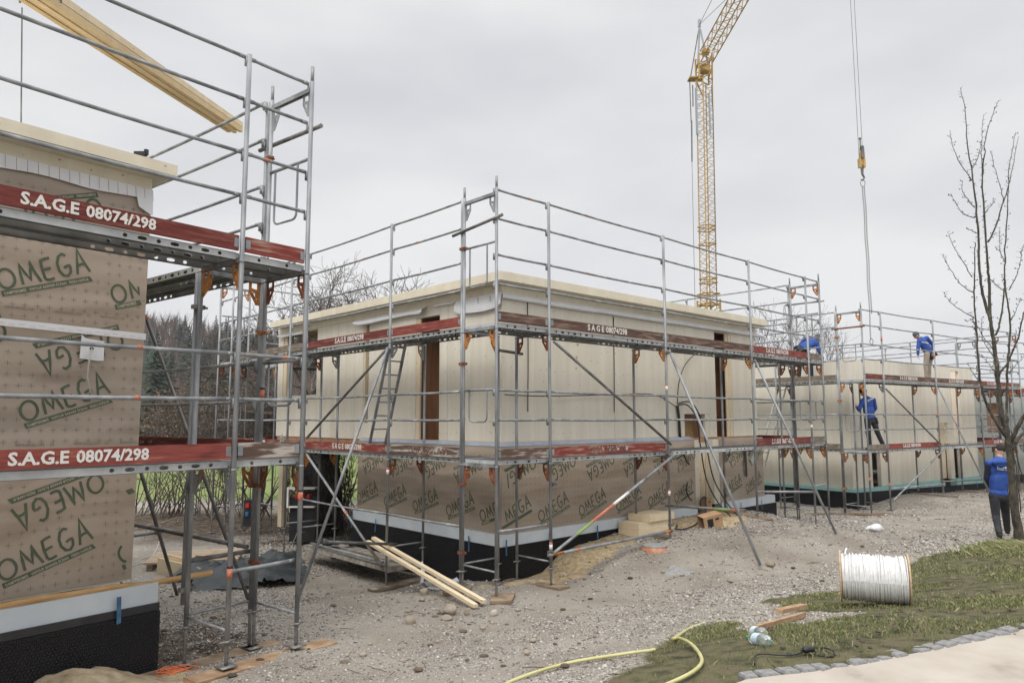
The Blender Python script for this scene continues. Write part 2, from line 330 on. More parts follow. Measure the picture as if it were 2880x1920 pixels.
def inpoly(x, y, poly):
    x = np.asarray(x, float); y = np.asarray(y, float); c = np.zeros(x.shape, bool); n = len(poly)
    for i in range(n):
        x0, y0 = poly[i][:2]; x1, y1 = poly[(i+1) % n][:2]
        m = ((y0 > y) != (y1 > y)); c ^= m & (x < (x1-x0)*(y-y0)/((y1-y0) if y1 != y0 else 1e-9)+x0)
    return c
def pxpoly(L): return [tuple(gpt(*p)[:2]) for p in L]
lawn_poly = pxpoly([(1660,1935),(1760,1880),(1800,1835),(1850,1812),(1905,1795),(1960,1768),(2030,1752),(2080,1765),(2130,1772),(2200,1752),(2290,1752),(2380,1745),(2410,1732),(2390,1722),(2300,1722),(2220,1725),(2180,1712),(2175,1695),(2220,1675),(2300,1665),(2370,1655)]) + \
    pxpoly([(2530,1600),(2570,1568),(2700,1550),(2760,1530),(2800,1528),(2870,1500)]) + [(13,14.5),(16,11),(12,5.5)] + [(7.5,6.7)] + pxpoly([(2879,1800),(2600,1835),(2300,1888),(2150,1918)]) + [(1.2,4.3),(0.6,4.2)]
pave_poly = pxpoly([(2100,1919),(2300,1880),(2600,1826),(2879,1776)]) + [(7.5,6.45),(14,5),(14,-4),(-3,-4),(-2,2.2),(.9,4.2)]
sand_poly = [tuple(l2w('B',x,y,0)[:2]) for x,y in [(.3,.95),(1.3,.2),(2.0,.05),(3.2,.25),(4.4,.5),(5.2,.2),(6.2,-.3),(7.4,.2),(7.6,.95)]]
sand2_poly = pxpoly([(120,1919),(200,1880),(300,1865),(420,1885),(520,1895),(600,1919)]) + [(-3.2,5.6),(-4.6,6.4)]
mud_poly = pxpoly([(418,1780),(520,1750),(620,1760),(700,1790),(740,1830),(600,1870),(500,1890),(420,1885)])
cement_poly = pxpoly([(1830,1560),(1870,1558),(1900,1580),(1960,1610),(1900,1622),(1850,1618),(1830,1590)])
gravel_dark = [tuple(l2w('B',x,y,0)[:2]) for x,y in [(2.2,-.1),(3,0),(5,0),(7.5,-.4),(9.5,-.9),(8.5,-1.7),(6,-1.5),(4,-1.1),(2.6,-.9)]]
track = [gpt(*p) for p in [(850,1640),(1000,1668),(1150,1700),(1350,1740),(1560,1690),(1800,1640),(2150,1580),(2500,1500),(2700,1440)]]
def dist_line(x, y, L):
    d = np.full(np.shape(x), 1e9)
    for a, b in zip(L[:-1], L[1:]):
        ax, ay, bx, by = a[0], a[1], b[0], b[1]; l2 = (bx-ax)**2+(by-ay)**2
        t = np.clip(((x-ax)*(bx-ax)+(y-ay)*(by-ay))/l2, 0, 1); d = np.minimum(d, np.hypot(x-ax-t*(bx-ax), y-ay-t*(by-ay)))
    return d
def zones(X, Y):
    wx = X+(vnoise(X,Y,3.1,1)-.5)*.3+(vnoise(X,Y,11,2)-.5)*.1; wy = Y+(vnoise(X,Y,3.1,3)-.5)*.3+(vnoise(X,Y,11,4)-.5)*.1
    lawn = inpoly(wx, wy, lawn_poly) & ~inpoly(X, Y, pave_poly)
    sand = inpoly(wx, wy, sand_poly) | inpoly(wx, wy, sand2_poly)
    mud = inpoly(wx, wy, mud_poly)
    return lawn, sand, mud
def ground_h(X, Y):
    z = gz0(X, Y)
    z = z + (vnoise(X,Y,1.3,5)-.5)*.05 + (vnoise(X,Y,4,6)-.5)*.02
    d = inpoly(X+(vnoise(X,Y,3.1,1)-.5)*.3, Y, gravel_dark); z = z + d*.04*(.5+vnoise(X,Y,2.2,44))
    dr_ = dist_line(X, Y, track); z = z-.022*np.exp(-((dr_-.62+.12*(vnoise(X,Y,.8,61)-.5))/.13)**2)*vnoise(X,Y,1.5,62)
    lawn, sand, mud = zones(X, Y)
    z = z + mud*(vnoise(X,Y,7,8)-.4)*.05 + sand*(vnoise(X,Y,6,9)-.4)*.05
    return z
# one ground sheet: fine near the site, coarse towards the horizon
def axis_pts(segs):
    o = []
    for a, b, s in segs: o += list(np.arange(a, b, s))
    return np.array(o+[segs[-1][1]])
xs = axis_pts([(-420,-60,20),(-60,-16,2),(-16,-7,.4),(-7,12,.075),(12,22,.3),(22,60,2),(60,420,20)])
ys = axis_pts([(-30,2,2),(2,3,.25),(3,17,.075),(17,28,.2),(28,60,1.5),(60,160,8),(160,420,20)])
GX, GY = np.meshgrid(xs, ys); gx = GX.ravel(); gy = GY.ravel()
gzv = np.concatenate([ground_h(gx[i:i+20000], gy[i:i+20000]) for i in range(0, len(gx), 20000)])
far = (gy > 30) | (np.abs(gx) > 30); gzv = np.where(far, -2.8, gzv)
gzv = np.where(inpoly(gx, gy, pave_poly), gzv-.3, gzv)
nx, ny = len(xs), len(ys)
ii = (np.arange(ny-1)[:, None]*nx+np.arange(nx-1)[None, :]).ravel()
F = np.stack([ii, ii+1, ii+nx+1, ii+nx], 1)

def ground_mat():
    m = bpy.data.materials.new('site_ground'); m.use_nodes = True; t, b = nod(m); N = t.nodes.new; Lk = t.links.new
    b.inputs['Roughness'].default_value = .95; b.inputs['Specular IOR Level'].default_value = .2
    g = N('ShaderNodeNewGeometry'); at1 = N('ShaderNodeAttribute'); at1.attribute_name = 'zones'; sp = N('ShaderNodeSeparateColor'); Lk(at1.outputs['Color'], sp.inputs[0])
    at2 = N('ShaderNodeAttribute'); at2.attribute_name = 'zones_b'; sp2 = N('ShaderNodeSeparateColor'); Lk(at2.outputs['Color'], sp2.inputs[0])
    def noise(s, d=4): 
        n = N('ShaderNodeTexNoise'); n.inputs['Scale'].default_value = s; n.inputs['Detail'].default_value = d; Lk(g.outputs['Position'], n.inputs['Vector']); return n.outputs['Fac']
    def ramp(f, st):
        r = N('ShaderNodeValToRGB'); cr = r.color_ramp
        while len(cr.elements) < len(st): cr.elements.new(.5)
        for e, (p, c) in zip(cr.elements, st): e.position = p; e.color = (*c, 1)
        Lk(f, r.inputs[0]); return r.outputs[0]
    def mix(f, a, c, typ='MIX'):
        n = N('ShaderNodeMixRGB'); n.blend_type = typ
        if isinstance(f, (int, float)): n.inputs[0].default_value = f
        else: Lk(f, n.inputs[0])
        Lk(a, n.inputs[1]); Lk(c, n.inputs[2]); return n.outputs[0]
    v = N('ShaderNodeTexVoronoi'); v.inputs['Scale'].default_value = 55; Lk(g.outputs['Position'], v.inputs['Vector'])
    vs = N('ShaderNodeSeparateColor'); Lk(v.outputs['Color'], vs.inputs[0])
    stones = ramp(vs.outputs[0], [(0,(.10,.088,.075)),(.2,(.205,.183,.157)),(.55,(.30,.272,.24)),(.85,(.42,.392,.355)),(1,(.60,.58,.54))])
    v2 = N('ShaderNodeTexVoronoi'); v2.inputs['Scale'].default_value = 130; Lk(g.outputs['Position'], v2.inputs['Vector'])
    vs2 = N('ShaderNodeSeparateColor'); Lk(v2.outputs['Color'], vs2.inputs[0])
    fine = ramp(vs2.outputs[0], [(0,(.18,.155,.13)),(.5,(.295,.263,.228)),(1,(.40,.37,.33))])
    dust = ramp(noise(38, 6), [(.35,(.265,.238,.20)),(.65,(.345,.315,.272))])
    cover = ramp(noise(.9, 5), [(.34,(0,0,0)),(.50,(1,1,1))])
    base = mix(cover, stones, mix(.5, fine, dust))
    base = mix(sp2.outputs[0], base, mix(.45, fine, dust))                      # rolled track: fines
    base = mix(1, base, ramp(noise(.8, 8), [(.3,(.70,.67,.63)),(.5,(.95,.94,.92)),(.68,(1.08,1.08,1.07))]), 'MULTIPLY')
    sand = ramp(noise(12, 7), [(.3,(.30,.22,.12)),(.5,(.42,.325,.20)),(.7,(.52,.42,.27))])
    base = mix(sp.outputs[1], base, sand)
    mud = ramp(noise(9, 7), [(.35,(.045,.034,.024)),(.55,(.12,.09,.065)),(.72,(.24,.20,.16))])
    base = mix(sp.outputs[2], base, mud)
    soil = ramp(noise(7, 7), [(.3,(.035,.032,.02)),(.45,(.085,.08,.042)),(.58,(.12,.11,.06)),(.68,(.13,.095,.065))])
    base = mix(sp.outputs[0], base, soil)
    field = ramp(noise(.12, 6), [(.35,(.125,.165,.055)),(.5,(.165,.21,.07)),(.65,(.22,.24,.10))])
    base = mix(sp2.outputs[1], base, field)
    litter = ramp(noise(5, 8), [(.35,(.035,.026,.018)),(.55,(.10,.075,.052)),(.7,(.19,.15,.11))])
    base = mix(sp2.outputs[2], base, litter)
    Lk(base, b.inputs['Base Color'])
    h = N('ShaderNodeMath'); h.operation = 'MULTIPLY_ADD'; h.inputs[1].default_value = -.9; Lk(v.outputs['Distance'], h.inputs[0]); Lk(noise(20, 6), h.inputs[2])
    bp = N('ShaderNodeBump'); bp.inputs['Strength'].default_value = .75; bp.inputs['Distance'].default_value = .015; Lk(h.outputs[0], bp.inputs['Height']); Lk(bp.outputs[0], b.inputs['Normal'])
    return m
gm = ground_mat()
ground = fast_mesh('ground', np.stack([gx, gy, gzv], 1), F, [gm], smooth=True); tag(ground, kind='structure')
lawn, sand, mud = zones(gx, gy)
dtr = dist_line(gx, gy, track)
trk = np.clip(1.25-dtr/(.9+.5*vnoise(gx,gy,.7,11)), 0, 1)
field = np.clip((gy-25.0-.5*np.clip(gx,-50,0)*0)/1.5+(vnoise(gx,gy,.8,12)-.5), 0, 1)*np.where(gx < 3, 1, np.clip((gy-38)/4, 0, 1))
path = np.clip(1.2-np.abs(gy-24.0+.1*gx)/1.6, 0, 1)*0
litter = np.clip((gy-15.4+.15*gx*(gx<0))/1.8+(vnoise(gx,gy,1.1,13)-.5)*1.5, 0, 1)*(gx < -1.5)*np.clip((22.5-gy)/1.5+.5, 0, 1)
litter = np.maximum(litter, .38*np.exp(-((dtr-.62+.12*(vnoise(gx,gy,.8,61)-.5))/.12)**2)*vnoise(gx,gy,1.5,62)*(vnoise(gx,gy,9,63)))
litter = np.maximum(litter, np.clip((gx-12)/4, 0, 1)*np.clip((gy-22)/4, 0, 1)*.6)
for nm, arr in (('zones', (lawn, sand, mud)), ('zones_b', (trk, field, litter))):
    ca = ground.data.color_attributes.new(nm, 'FLOAT_COLOR', 'POINT')
    buf = np.ones((len(gx), 4), dtype=np.float32)
    for k in range(3): buf[:, k] = arr[k]
    ca.data.foreach_set('color', buf.ravel())

# cement spilled down the slope below the pipe
mb = MB(); cs = [gpt(*p) for p in [(1845,1568),(1875,1566),(1905,1585),(1935,1600),(1968,1612),(1935,1622),(1900,1620),(1868,1624),(1850,1608),(1840,1588)]]
cc = sum(cs, Vector())/len(cs)
ring2 = [c.lerp(cc, .35)+Vector((0,0,.02+.02*random.random())) for c in cs]
mb.add([c-Vector((0,0,.02)) for c in cs]+ring2+[cc+Vector((0,0,.045))], [(i,(i+1)%10,10+(i+1)%10,10+i) for i in range(10)]+[(10+i,10+(i+1)%10,20) for i in range(10)])
cement = mat('cement_slurry', [(.35,(.20,.20,.195)),(.65,(.30,.295,.285))], .8, 0, 14, bump=.6, bscale=30)
tag(mb.build('cement_spill', cement, smooth=True), 'grey cement spilled down the gravel bank below the pipe', 'cement')

# pavement and its edging of cobbles
pave_m = mat('pale_paving', [(.28,(.25,.215,.175)),(.42,(.37,.325,.27)),(.6,(.425,.38,.32)),(.75,(.47,.42,.36))], .85, 0, 2.2, (1,1,1), .35, 60, detail=12)
px_ = axis_pts([(-3,14.2,.25)]); py_ = axis_pts([(-4,7,.25)])
mb = MB(); V = []
ed = [gpt(*p) for p in [(2100,1919),(2300,1880),(2600,1826),(2879,1776)]]
edge = [Vector((-2,2.2,0)), Vector((.9,4.2,0))]+ed+[Vector((7.5,6.45,0)), Vector((14,5,0))]
top = [Vector((e.x, e.y, -1.585)) for e in edge]; bot = [Vector((e.x, -4, -1.585)) for e in edge]
n = len(edge); mb.add(top+bot+[p-Vector((0,0,.2)) for p in top], [(i, n+i, n+i+1, i+1) for i in range(n-1)]+[(i, i+1, 2*n+i+1, 2*n+i) for i in range(n-1)])
tag(mb.build('pavement', pave_m), kind='structure')
cob = mat('cobble_granite', [(.3,(.15,.147,.143)),(.6,(.24,.235,.23)),(.8,(.32,.315,.31))], .85, 0, 25, bump=.5)
pl = [gpt(px, py) for px, py in [(2085,1912),(2300,1874),(2500,1838),(2700,1805),(2879,1772),(2960,1757)]]
tot = 0; segs = []
for a, b in zip(pl[:-1], pl[1:]): segs.append((tot, (b-a).length, a, b)); tot += (b-a).length
s_ = 0; first = None; k = 0
while s_ < tot-.1:
    w = random.uniform(.105, .15)
    q = [g for g in segs if g[0] <= s_+w/2][-1]; p = q[2].lerp(q[3], min(1, (s_+w/2-q[0])/q[1])); d = (q[3]-q[2]).normalized()
    mb = MB(); L_, D_, H_ = w*.9, random.uniform(.095, .12), .1
    c = [(-L_/2,-D_/2),(L_/2,-D_/2),(L_/2,D_/2),(-L_/2,D_/2)]
    c = [(x+random.uniform(-.008,.008), y+random.uniform(-.008,.008)) for x, y in c]
    vs = [(x,y,-H_) for x,y in c]+[(x,y,-.014) for x,y in c]+[(x*.86,y*.84,0) for x,y in c]
    mb.add(vs, [(3,2,1,0)]+[(i,(i+1)%4,4+(i+1)%4,4+i) for i in range(4)]+[(4+i,4+(i+1)%4,8+(i+1)%4,8+i) for i in range(4)]+[(8,9,10,11)])
    if random.random() > .1 or k % 9:
        o = mb.build('cobble', cob); o.location = (p.x, p.y, -1.572+random.uniform(-.006,.006)); o.rotation_euler = (random.uniform(-.04,.04), random.uniform(-.04,.04), math.atan2(d.y, d.x)+random.uniform(-.08,.08))
        tag(o, 'grey granite cobble set in the edging row between lawn and pale paving', 'cobble', 'cobbles edging the lawn')
    s_ += w+random.uniform(.004,.02) + (.12 if random.random() < .08 else 0); k += 1

# loose gravel and grass blades near the camera
def scatter(n, x0, x1, y0, y1, wfun):
    x = rng.uniform(x0, x1, n); y = rng.uniform(y0, y1, n); k = rng.uniform(0, 1, n) < wfun(x, y); return x[k], y[k]
octv = np.array([(1,0,0),(-1,0,0),(0,1,0),(0,-1,0),(0,0,1),(0,0,-1)], float); octf = np.array([(0,2,4),(2,1,4),(1,3,4),(3,0,4),(2,0,5),(1,2,5),(3,1,5),(0,3,5)])
def infr(x, y): 
    a = x/np.maximum(y, .1); return (np.abs(a) < .78)
def wst(x, y):
    l, s_, m_ = zones(x, y); d = np.hypot(x, y)
    return infr(x, y)*(~l)*(~inpoly(x, y, pave_poly))*np.clip(110/d**2.1, 0, 1)*(1-.75*s_)*np.where(dist_line(x, y, track) < .7, .3, 1)*np.clip(vnoise(x,y,.9,21)*1.8, .15, 1)
x, y = scatter(620000, -6, 18, 4, 26, wst); n = len(x)
z = np.concatenate([ground_h(x[i:i+20000], y[i:i+20000]) for i in range(0, n, 20000)])
sz = (rng.gamma(3.2, .0024, n)+.0025)*np.clip(np.hypot(x,y)/8, .9, 2.0)
ax = rng.uniform(.6, 1.2, (n, 3)); ax[:, 2] *= .6
ang = rng.uniform(0, 2*np.pi, n); ca, sa = np.cos(ang), np.sin(ang)
V = octv[None]*(ax*sz[:, None])[:, None]*rng.uniform(.75, 1.15, (n, 6, 1))
tl = rng.uniform(-.5, .5, n)[:, None]; V[..., 2] += V[..., 0]*tl
vx = V[..., 0]*ca[:, None]-V[..., 1]*sa[:, None]; vy = V[..., 0]*sa[:, None]+V[..., 1]*ca[:, None]
V = np.stack([vx+x[:, None], vy+y[:, None], V[..., 2]+(z+sz*.15)[:, None]], 2).reshape(-1, 3)
Fs = (octf[None]+(np.arange(n)*6)[:, None, None]).reshape(-1, 3)
gms = [mat('gravel_stone_%s' % c, [(0, v)], .9) for c, v in (('pale',(.50,.475,.44)),('grey',(.33,.305,.27)),('dark',(.15,.13,.108)))]
gmi = np.repeat(rng.choice(3, n, p=[.19,.50,.31]), 8)
gr = fast_mesh('gravel', V, Fs, gms, mi=gmi); tag(gr, 'loose grey and white gravel strewn over the site track', 'gravel', kind='stuff')
def wgr(x, y):
    l, s_, m_ = zones(x, y); d = np.hypot(x, y)
    return l*infr(x, y)*np.clip(95/d**2, .1, 1)*np.clip((vnoise(x,y,1.7,31)-.30)*2.8, .06, 1)
x, y = scatter(430000, .3, 13, 4, 15.5, wgr); n = len(x)
z = np.concatenate([ground_h(x[i:i+20000], y[i:i+20000]) for i in range(0, n, 20000)])
h = rng.uniform(.012, .036, n)*(.6+.8*vnoise(x,y,2.2,33)); h = h + (np.hypot(x-8.4, y-12.1) < 1.3)*rng.uniform(0, .05, n)
w = rng.uniform(.0016, .0036, n)*np.clip(np.hypot(x,y)/6, 1, 2.4); a = rng.uniform(0, 2*np.pi, n); lx = rng.normal(0, .5, n)*h; ly = rng.normal(0, .5, n)*h
wx_, wy_ = np.cos(a)*w, np.sin(a)*w
V = np.stack([np.stack([x-wx_, y-wy_, z-.005], 1), np.stack([x+wx_, y+wy_, z-.005], 1), np.stack([x+lx*.45+wx_*.7, y+ly*.45+wy_*.7, z+h*.62], 1), np.stack([x+lx, y+ly, z+h], 1)], 1).reshape(-1, 3)
b4 = (np.arange(n)*4)[:, None]
Fg = np.concatenate([b4+np.array([[0,1,2]]), b4+np.array([[0,2,3]])], 1).reshape(-1, 3)
gm3 = [mat('grass_%s' % c, [(0, v)], .7) for c, v in (('mid',(.14,.165,.055)),('light',(.23,.25,.095)),('straw',(.35,.31,.17)),('dark',(.07,.085,.03)))]
gi = np.repeat(rng.choice(4, n, p=[.38,.24,.20,.18]), 2)
gs = fast_mesh('grass', V, Fg, gm3, mi=gi); tag(gs, 'short trampled lawn grass beside the paving', 'grass', kind='stuff')
# ------------------------------------------------------------------ text and print
_tc = {}
def text_geo(s, off=0.0, sp=1.0):
    k = (s, off, sp)
    if k not in _tc:
        c = bpy.data.curves.new('t', 'FONT'); c.body = s; c.size = 1; c.offset = off; c.space_character = sp; c.resolution_u = 2
        o = bpy.data.objects.new('t', c); COL.objects.link(o); dg = bpy.context.evaluated_depsgraph_get(); dg.update()
        me = bpy.data.meshes.new_from_object(o.evaluated_get(dg)); v = np.array([tuple(p.co[:2]) for p in me.vertices]); f = [tuple(p.vertices) for p in me.polygons]
        v = v-v.min(0); w, h = v.max(0)
        bpy.data.objects.remove(o); bpy.data.meshes.remove(me); bpy.data.curves.remove(c)
        _tc[k] = (v/h, f, w/h)
    return _tc[k]
def put_text(mb, s, org, u, w, height, width=None, off=0.0, m=0, sp=1.0):
    # org: lower left corner, u: reading direction, w: up direction
    v, f, asp = text_geo(s, off, sp); sx = height if width is None else width/asp
    org = Vector(org); u = Vector(u); w = Vector(w)
    mb.add([org+u*(p[0]*sx)+w*(p[1]*height) for p in v], f, m)

def text_map(mb, s, T, x0, y0, height, width, lift, m=0):
    v, f, asp = text_geo(s, 0.012); sx = width/asp
    mb.add([T(x0+p[0]*sx, y0+p[1]*height, lift) for p in v], f, m)

# ------------------------------------------------------------------ scaffold parts
def slotted_strip(mb, p0, p1, up, h, holes, m=0):
    # sheet-steel flange from p0 to p1 (lower edge), punched with holes (centre distance, half width)
    p0 = Vector(p0); p1 = Vector(p1); up = Vector(up); d = (p1-p0); L = d.length; d.normalize(); hh = h*.27; cuts = [0]
    for c, hw in holes:
        a, b = c-hw-.012, c+hw+.012
        if a < cuts[-1]+.002 or b > L-.01: continue
        if a > cuts[-1]: mb.add([p0+d*cuts[-1], p0+d*a, p0+d*a+up*h, p0+d*cuts[-1]+up*h], [(0,1,2,3)], m)
        cx = (a+b)/2; zc = h*.5
        outer = [(a,0),(cx,0),(b,0),(b,zc),(b,h),(cx,h),(a,h),(a,zc)]
        k = max(hw-hh, 0)
        inner = [(cx-k-hh*.7,zc-hh*.7),(cx,zc-hh),(cx+k+hh*.7,zc-hh*.7),(cx+k+hh,zc),(cx+k+hh*.7,zc+hh*.7),(cx,zc+hh),(cx-k-hh*.7,zc+hh*.7),(cx-k-hh,zc)]
        mb.add([p0+d*x+up*z for x, z in outer+inner], [(i,(i+1)%8,8+(i+1)%8,8+i) for i in range(8)], m)
        cuts.append(b)
    mb.add([p0+d*cuts[-1], p1, p1+up*h, p0+d*cuts[-1]+up*h], [(0,1,2,3)], m)
def hole_list(L):
    o = []
    if L < 1.3: return [(.22,.017),(.38,.03),(L-.38,.03),(L-.22,.017)] if L > .9 else [(.18,.017),(L-.18,.017)]
    n = 7
    for k in range(n):
        hw = .020 if k % 2 == 0 else .040
        o += [(.17+k*.145, hw)]
    for k in range(n):
        hw = .020 if (n-1-k) % 2 == 0 else .040
        o += [(L-.17-(n-1-k)*.145, hw)]
    return o
class Scaf:
    def __init__(s, b, name_label, feet=None, lod=0):
        x0, y0, th, zd = FR[b]; s.b = b; s.zd = zd; s.lod = lod
        s.o = thing('scaffold', name_label, 'scaffold', (x0, y0, zd-2), math.pi/2-th)
        s.D0 = zd; s.D1 = zd+2
        s.feet = feet or {}
    def foot(s, x, y):
        k = (round(x,2), round(y,2))
        if k in s.feet: return s.feet[k]
        p = l2w(s.b, x, y, 0); return gz(p.x, p.y)+.02
    def pole(s, x, y, top, rails=(), side=(0,0), bot=None, spigot=False):
        mb = MB(); f = s.foot(x, y) if bot is None else bot; zb = s.D0-1.63 if bot is None else bot
        zb = max(zb, f+.12)
        mb.tube([(x,y,zb),(x,y,top)], .0242, 10)
        if spigot: mb.tube([(x,y,top),(x,y,top+.17)], .019, 8)
        for z in (s.D0-.09, s.D1-.09): 
            if z < top: mb.tube([(x,y,z-.012),(x,y,z+.012)], .0275, 10)
        for z in rails:                                   # wedge boxes under the rail ends
            bx, by = x+side[0]*.04, y+side[1]*.04
            mb.box(bx-.019, bx+.019, by-.019, by+.019, z-.085, z+.012); mb.box(bx-.008, bx+.008, by-.024, by-.012, z-.115, z-.03)
        mb.build('pole', steel, s.o, True)
        if bot is None:
            j = MB(); j.tube([(x,y,f),(x,y,s.D0-1.5)], .0175, 8)
            if s.lod == 0:
                z = f+.03
                while z < zb-.03: j.tube([(x,y,z),(x,y,z+.004)], .0195, 8); z += .011
            j.tube([(x,y,zb-.03),(x,y,zb-.004)], .036, 8); j.box(x-.075, x+.075, y-.009, y+.009, zb-.024, zb-.010)
            j.box(x-.075, x+.075, y-.075, y+.075, f-.006, f+.004)
            j.build('base_jack', steel_dark if s.lod else sp_steel, s.o, True)
    def tubeP(s, name, p, q, r=.0242, m=None, flat=True, bands=()):
        p = Vector(p); q = Vector(q); d = (q-p).normalized(); L = (q-p).length
        mb = MB(); mb.tube([p, q], r, 10)
        ms = [m or steel]
        for a, b_, bm in bands:
            mb.tube([p+d*(a*L), p+d*(b_*L)], r+.0012, 10, len(ms)); ms.append(bm)
        return mb.build(name, ms, s.o, True)
    def rail(s, p, q, tagged=None):
        p = Vector(p); q = Vector(q); d = (q-p).normalized(); L = (q-p).length; e = min(.07, L*.15)
        sag = Vector((0,0,-.004*L))
        mb = MB(); k = 5; P = [p+d*e+(q-p-2*d*e)*(i/k)+sag*math.sin(math.pi*i/k) for i in range(k+1)]
        mb.tube(P, .0185, 8)
        for a, c in ((p, P[0]), (q, P[-1])):              # flattened, drilled ends
            dd = (c-a).normalized(); n = dd.cross(Vector((0,0,1))).normalized()*.006; u = Vector((0,0,1))
            vs = [a+n-u*.019, a-n-u*.019, a-n+u*.019, a+n+u*.019, c+n*2.5-u*.016, c-n*2.5-u*.016, c-n*2.5+u*.016, c+n*2.5+u*.016]
            mb.add(vs, [(0,1,2,3),(4,5,1,0),(5,6,2,1),(6,7,3,2),(7,4,0,3),(7,6,5,4)])
        ms = [steel]
        if tagged is not None: mb.tube([p+(q-p)*tagged+sag*.5, p+(q-p)*(tagged+.045/L)+sag*.5], .0205, 8, 1); ms.append(tag_orange)
        mb.build('guard_rail', ms, s.o, True)
    def gusset(s, x, y, z, ux, uy, m):
        # punched corner plate below the cross beam: leg at (x,y), beam runs along (ux,uy)
        mb = MB(); u = Vector((ux, uy, 0)); n = Vector((-uy, ux, 0))*.003; o = Vector((x, y, z))+u*.024
        W, Hh = .135, .27
        def P(a, b): return o+u*a-Vector((0,0,b))
        # frame of the plate around two openings
        parts = [[(0,0),(W,0),(W,.028),(0,.028)], [(0,.028),(.034,.028),(.034,Hh),(0,Hh)], [(W-.035,.028),(W,.028),(W,.12),(.045,Hh),(.034,Hh),(.034,Hh-.055),(W-.035,.115)], [(.034,.095),(W-.035,.085),(W-.035,.115),(.034,.15)], [(.034,.15),(.062,.14),(.05,.185),(.034,.20)]]
        for q in parts: mb.prism([P(a,b)-n for a, b in q], n*2)
        mb.build('gusset_plate', m, s.o)
    def crossbeam(s, p, q, z):
        p = Vector((p[0],p[1],z-.055)); q = Vector((q[0],q[1],z-.055)); mb = MB()
        d = (q-p).normalized(); mb.beam(p+d*.025, q-d*.025, .05, .008); n = d.cross(Vector((0,0,1)))
        for k in (-1, 1): mb.beam(p+d*.025+n*k*.023+Vector((0,0,-.024)), q-d*.025+n*k*.023+Vector((0,0,-.024)), .004, .04)
        mb.build('cross_beam', steel, s.o)
    def deck(s, M, a, b, z, under=True):
        # two sheet-steel planks between stations a and b; M maps (s,t,z) to local coordinates
        for t0 in (.045, .385):
            mb = MB(); t1 = t0+.32; a_, b_ = a+.035, b-.035; hh = .068
            def q(pts, m=0): mb.add([M(*p) for p in pts], [(0,1,2,3)], m)
            lo = z-.005
            vs = [M(x,y,zz) for x in (a_,b_) for y, zz in ((t0,z),(t1,z),(t1,lo),(t0,lo))]
            mb.add(vs, [(0,4,5,1),(1,5,6,2),(2,6,7,3),(3,7,4,0),(0,1,2,3),(7,6,5,4)], 1)
            for t in (t0, t1):
                if s.lod == 0: slotted_strip(mb, M(a_,t,z-hh), M(b_,t,z-hh), (0,0,1), hh-.003, hole_list(b_-a_), 0)
                else:
                    q([(a_,t,z-hh),(b_,t,z-hh),(b_,t,z-.003),(a_,t,z-.003)])
                    if t == t0:
                        for c, hw in hole_list(b_-a_): q([(a_+c-hw,t-.002,z-.048),(a_+c+hw,t-.002,z-.048),(a_+c+hw,t-.002,z-.022),(a_+c-hw,t-.002,z-.022)], 2)
                k = .03 if t == t0 else -.03
                vs = [M(x,y,zz) for x in (a_,b_) for y, zz in ((t,z-hh),(t+k,z-hh),(t+k,z-hh-.004),(t,z-hh-.004))]
                mb.add(vs, [(0,4,5,1),(1,5,6,2),(2,6,7,3),(3,7,4,0),(0,1,2,3),(7,6,5,4)], 1)
            for rt in (t0+.09, t0+.16, t0+.23):                 # stiffening ribs pressed into the sheet
                vs = [M(x,y,zz) for x in (a_,b_) for y, zz in ((rt-.014,lo),(rt-.007,lo-.014),(rt+.007,lo-.014),(rt+.014,lo))]
                mb.add(vs, [(0,4,5,1),(1,5,6,2),(2,6,7,3)], 1)
            for e0, e1 in ((a_-.03, a_), (b_, b_+.03)): mb.add([M(x,y,zz) for x in (e0,e1) for y, zz in ((t0,z-.004),(t1,z-.004),(t1,z-.05),(t0,z-.05))], [(0,4,5,1),(1,5,6,2),(2,6,7,3),(3,7,4,0),(0,1,2,3),(7,6,5,4)], 0)
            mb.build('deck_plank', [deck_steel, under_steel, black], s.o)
    def toe(s, M, a, b, z, m, text=None, flip=False, txc=None, inner=False, gap=.035):
        mb = MB(); t0, t1 = (-.002, .026) if not inner else (.725, .753); z0, z1 = z+.012, z+.162
        aa, bb = a+gap, b-gap
        nseg = max(2, int((bb-aa)/.3)); bow = random.uniform(-.004, .004); V = []
        for i in range(nseg+1):
            x = aa+(bb-aa)*i/nseg; w = bow*math.sin(math.pi*i/nseg)+random.uniform(-.0012,.0012)
            V += [M(x,t0+w,z0), M(x,t1+w,z0), M(x,t1+w,z1), M(x,t0+w,z1)]
        Fq = [(3,2,1,0), tuple(4*nseg+i for i in (0,1,2,3))]
        for i in range(nseg):
            for j in range(4): Fq.append((4*i+j, 4*i+(j+1)%4, 4*i+4+(j+1)%4, 4*i+4+j))
        mb.add(V, Fq, 0)
        for e in (aa, bb-.05):                               # end fittings
            mb.add([M(x,y,zz) for x in (e,e+.05) for y, zz in ((t0-.004,z0+.03),(t1+.004,z0+.03),(t1+.004,z1-.03),(t0-.004,z1-.03))], [(0,4,5,1),(1,5,6,2),(2,6,7,3),(3,7,4,0),(0,1,2,3),(7,6,5,4)], 1)
        o = mb.build('toe_board', [m, steel], s.o)
        if text:
            t = MB(); c = (a+b)/2 if txc is None else txc; W = 1.04
            u = Vector(M(1,0,0))-Vector(M(0,0,0)); sgn = -1 if flip else 1
            org = Vector(M(c-sgn*W/2, t0-.0065, z0+.028)); u = u*sgn
            put_text(t, text[0], org, u, (0,0,1), .104, W*.40, .032); put_text(t, text[1], org+u*W*.45, u, (0,0,1), .104, W*.55, .032)
            t.build('lettering', text[2], o)
        return o
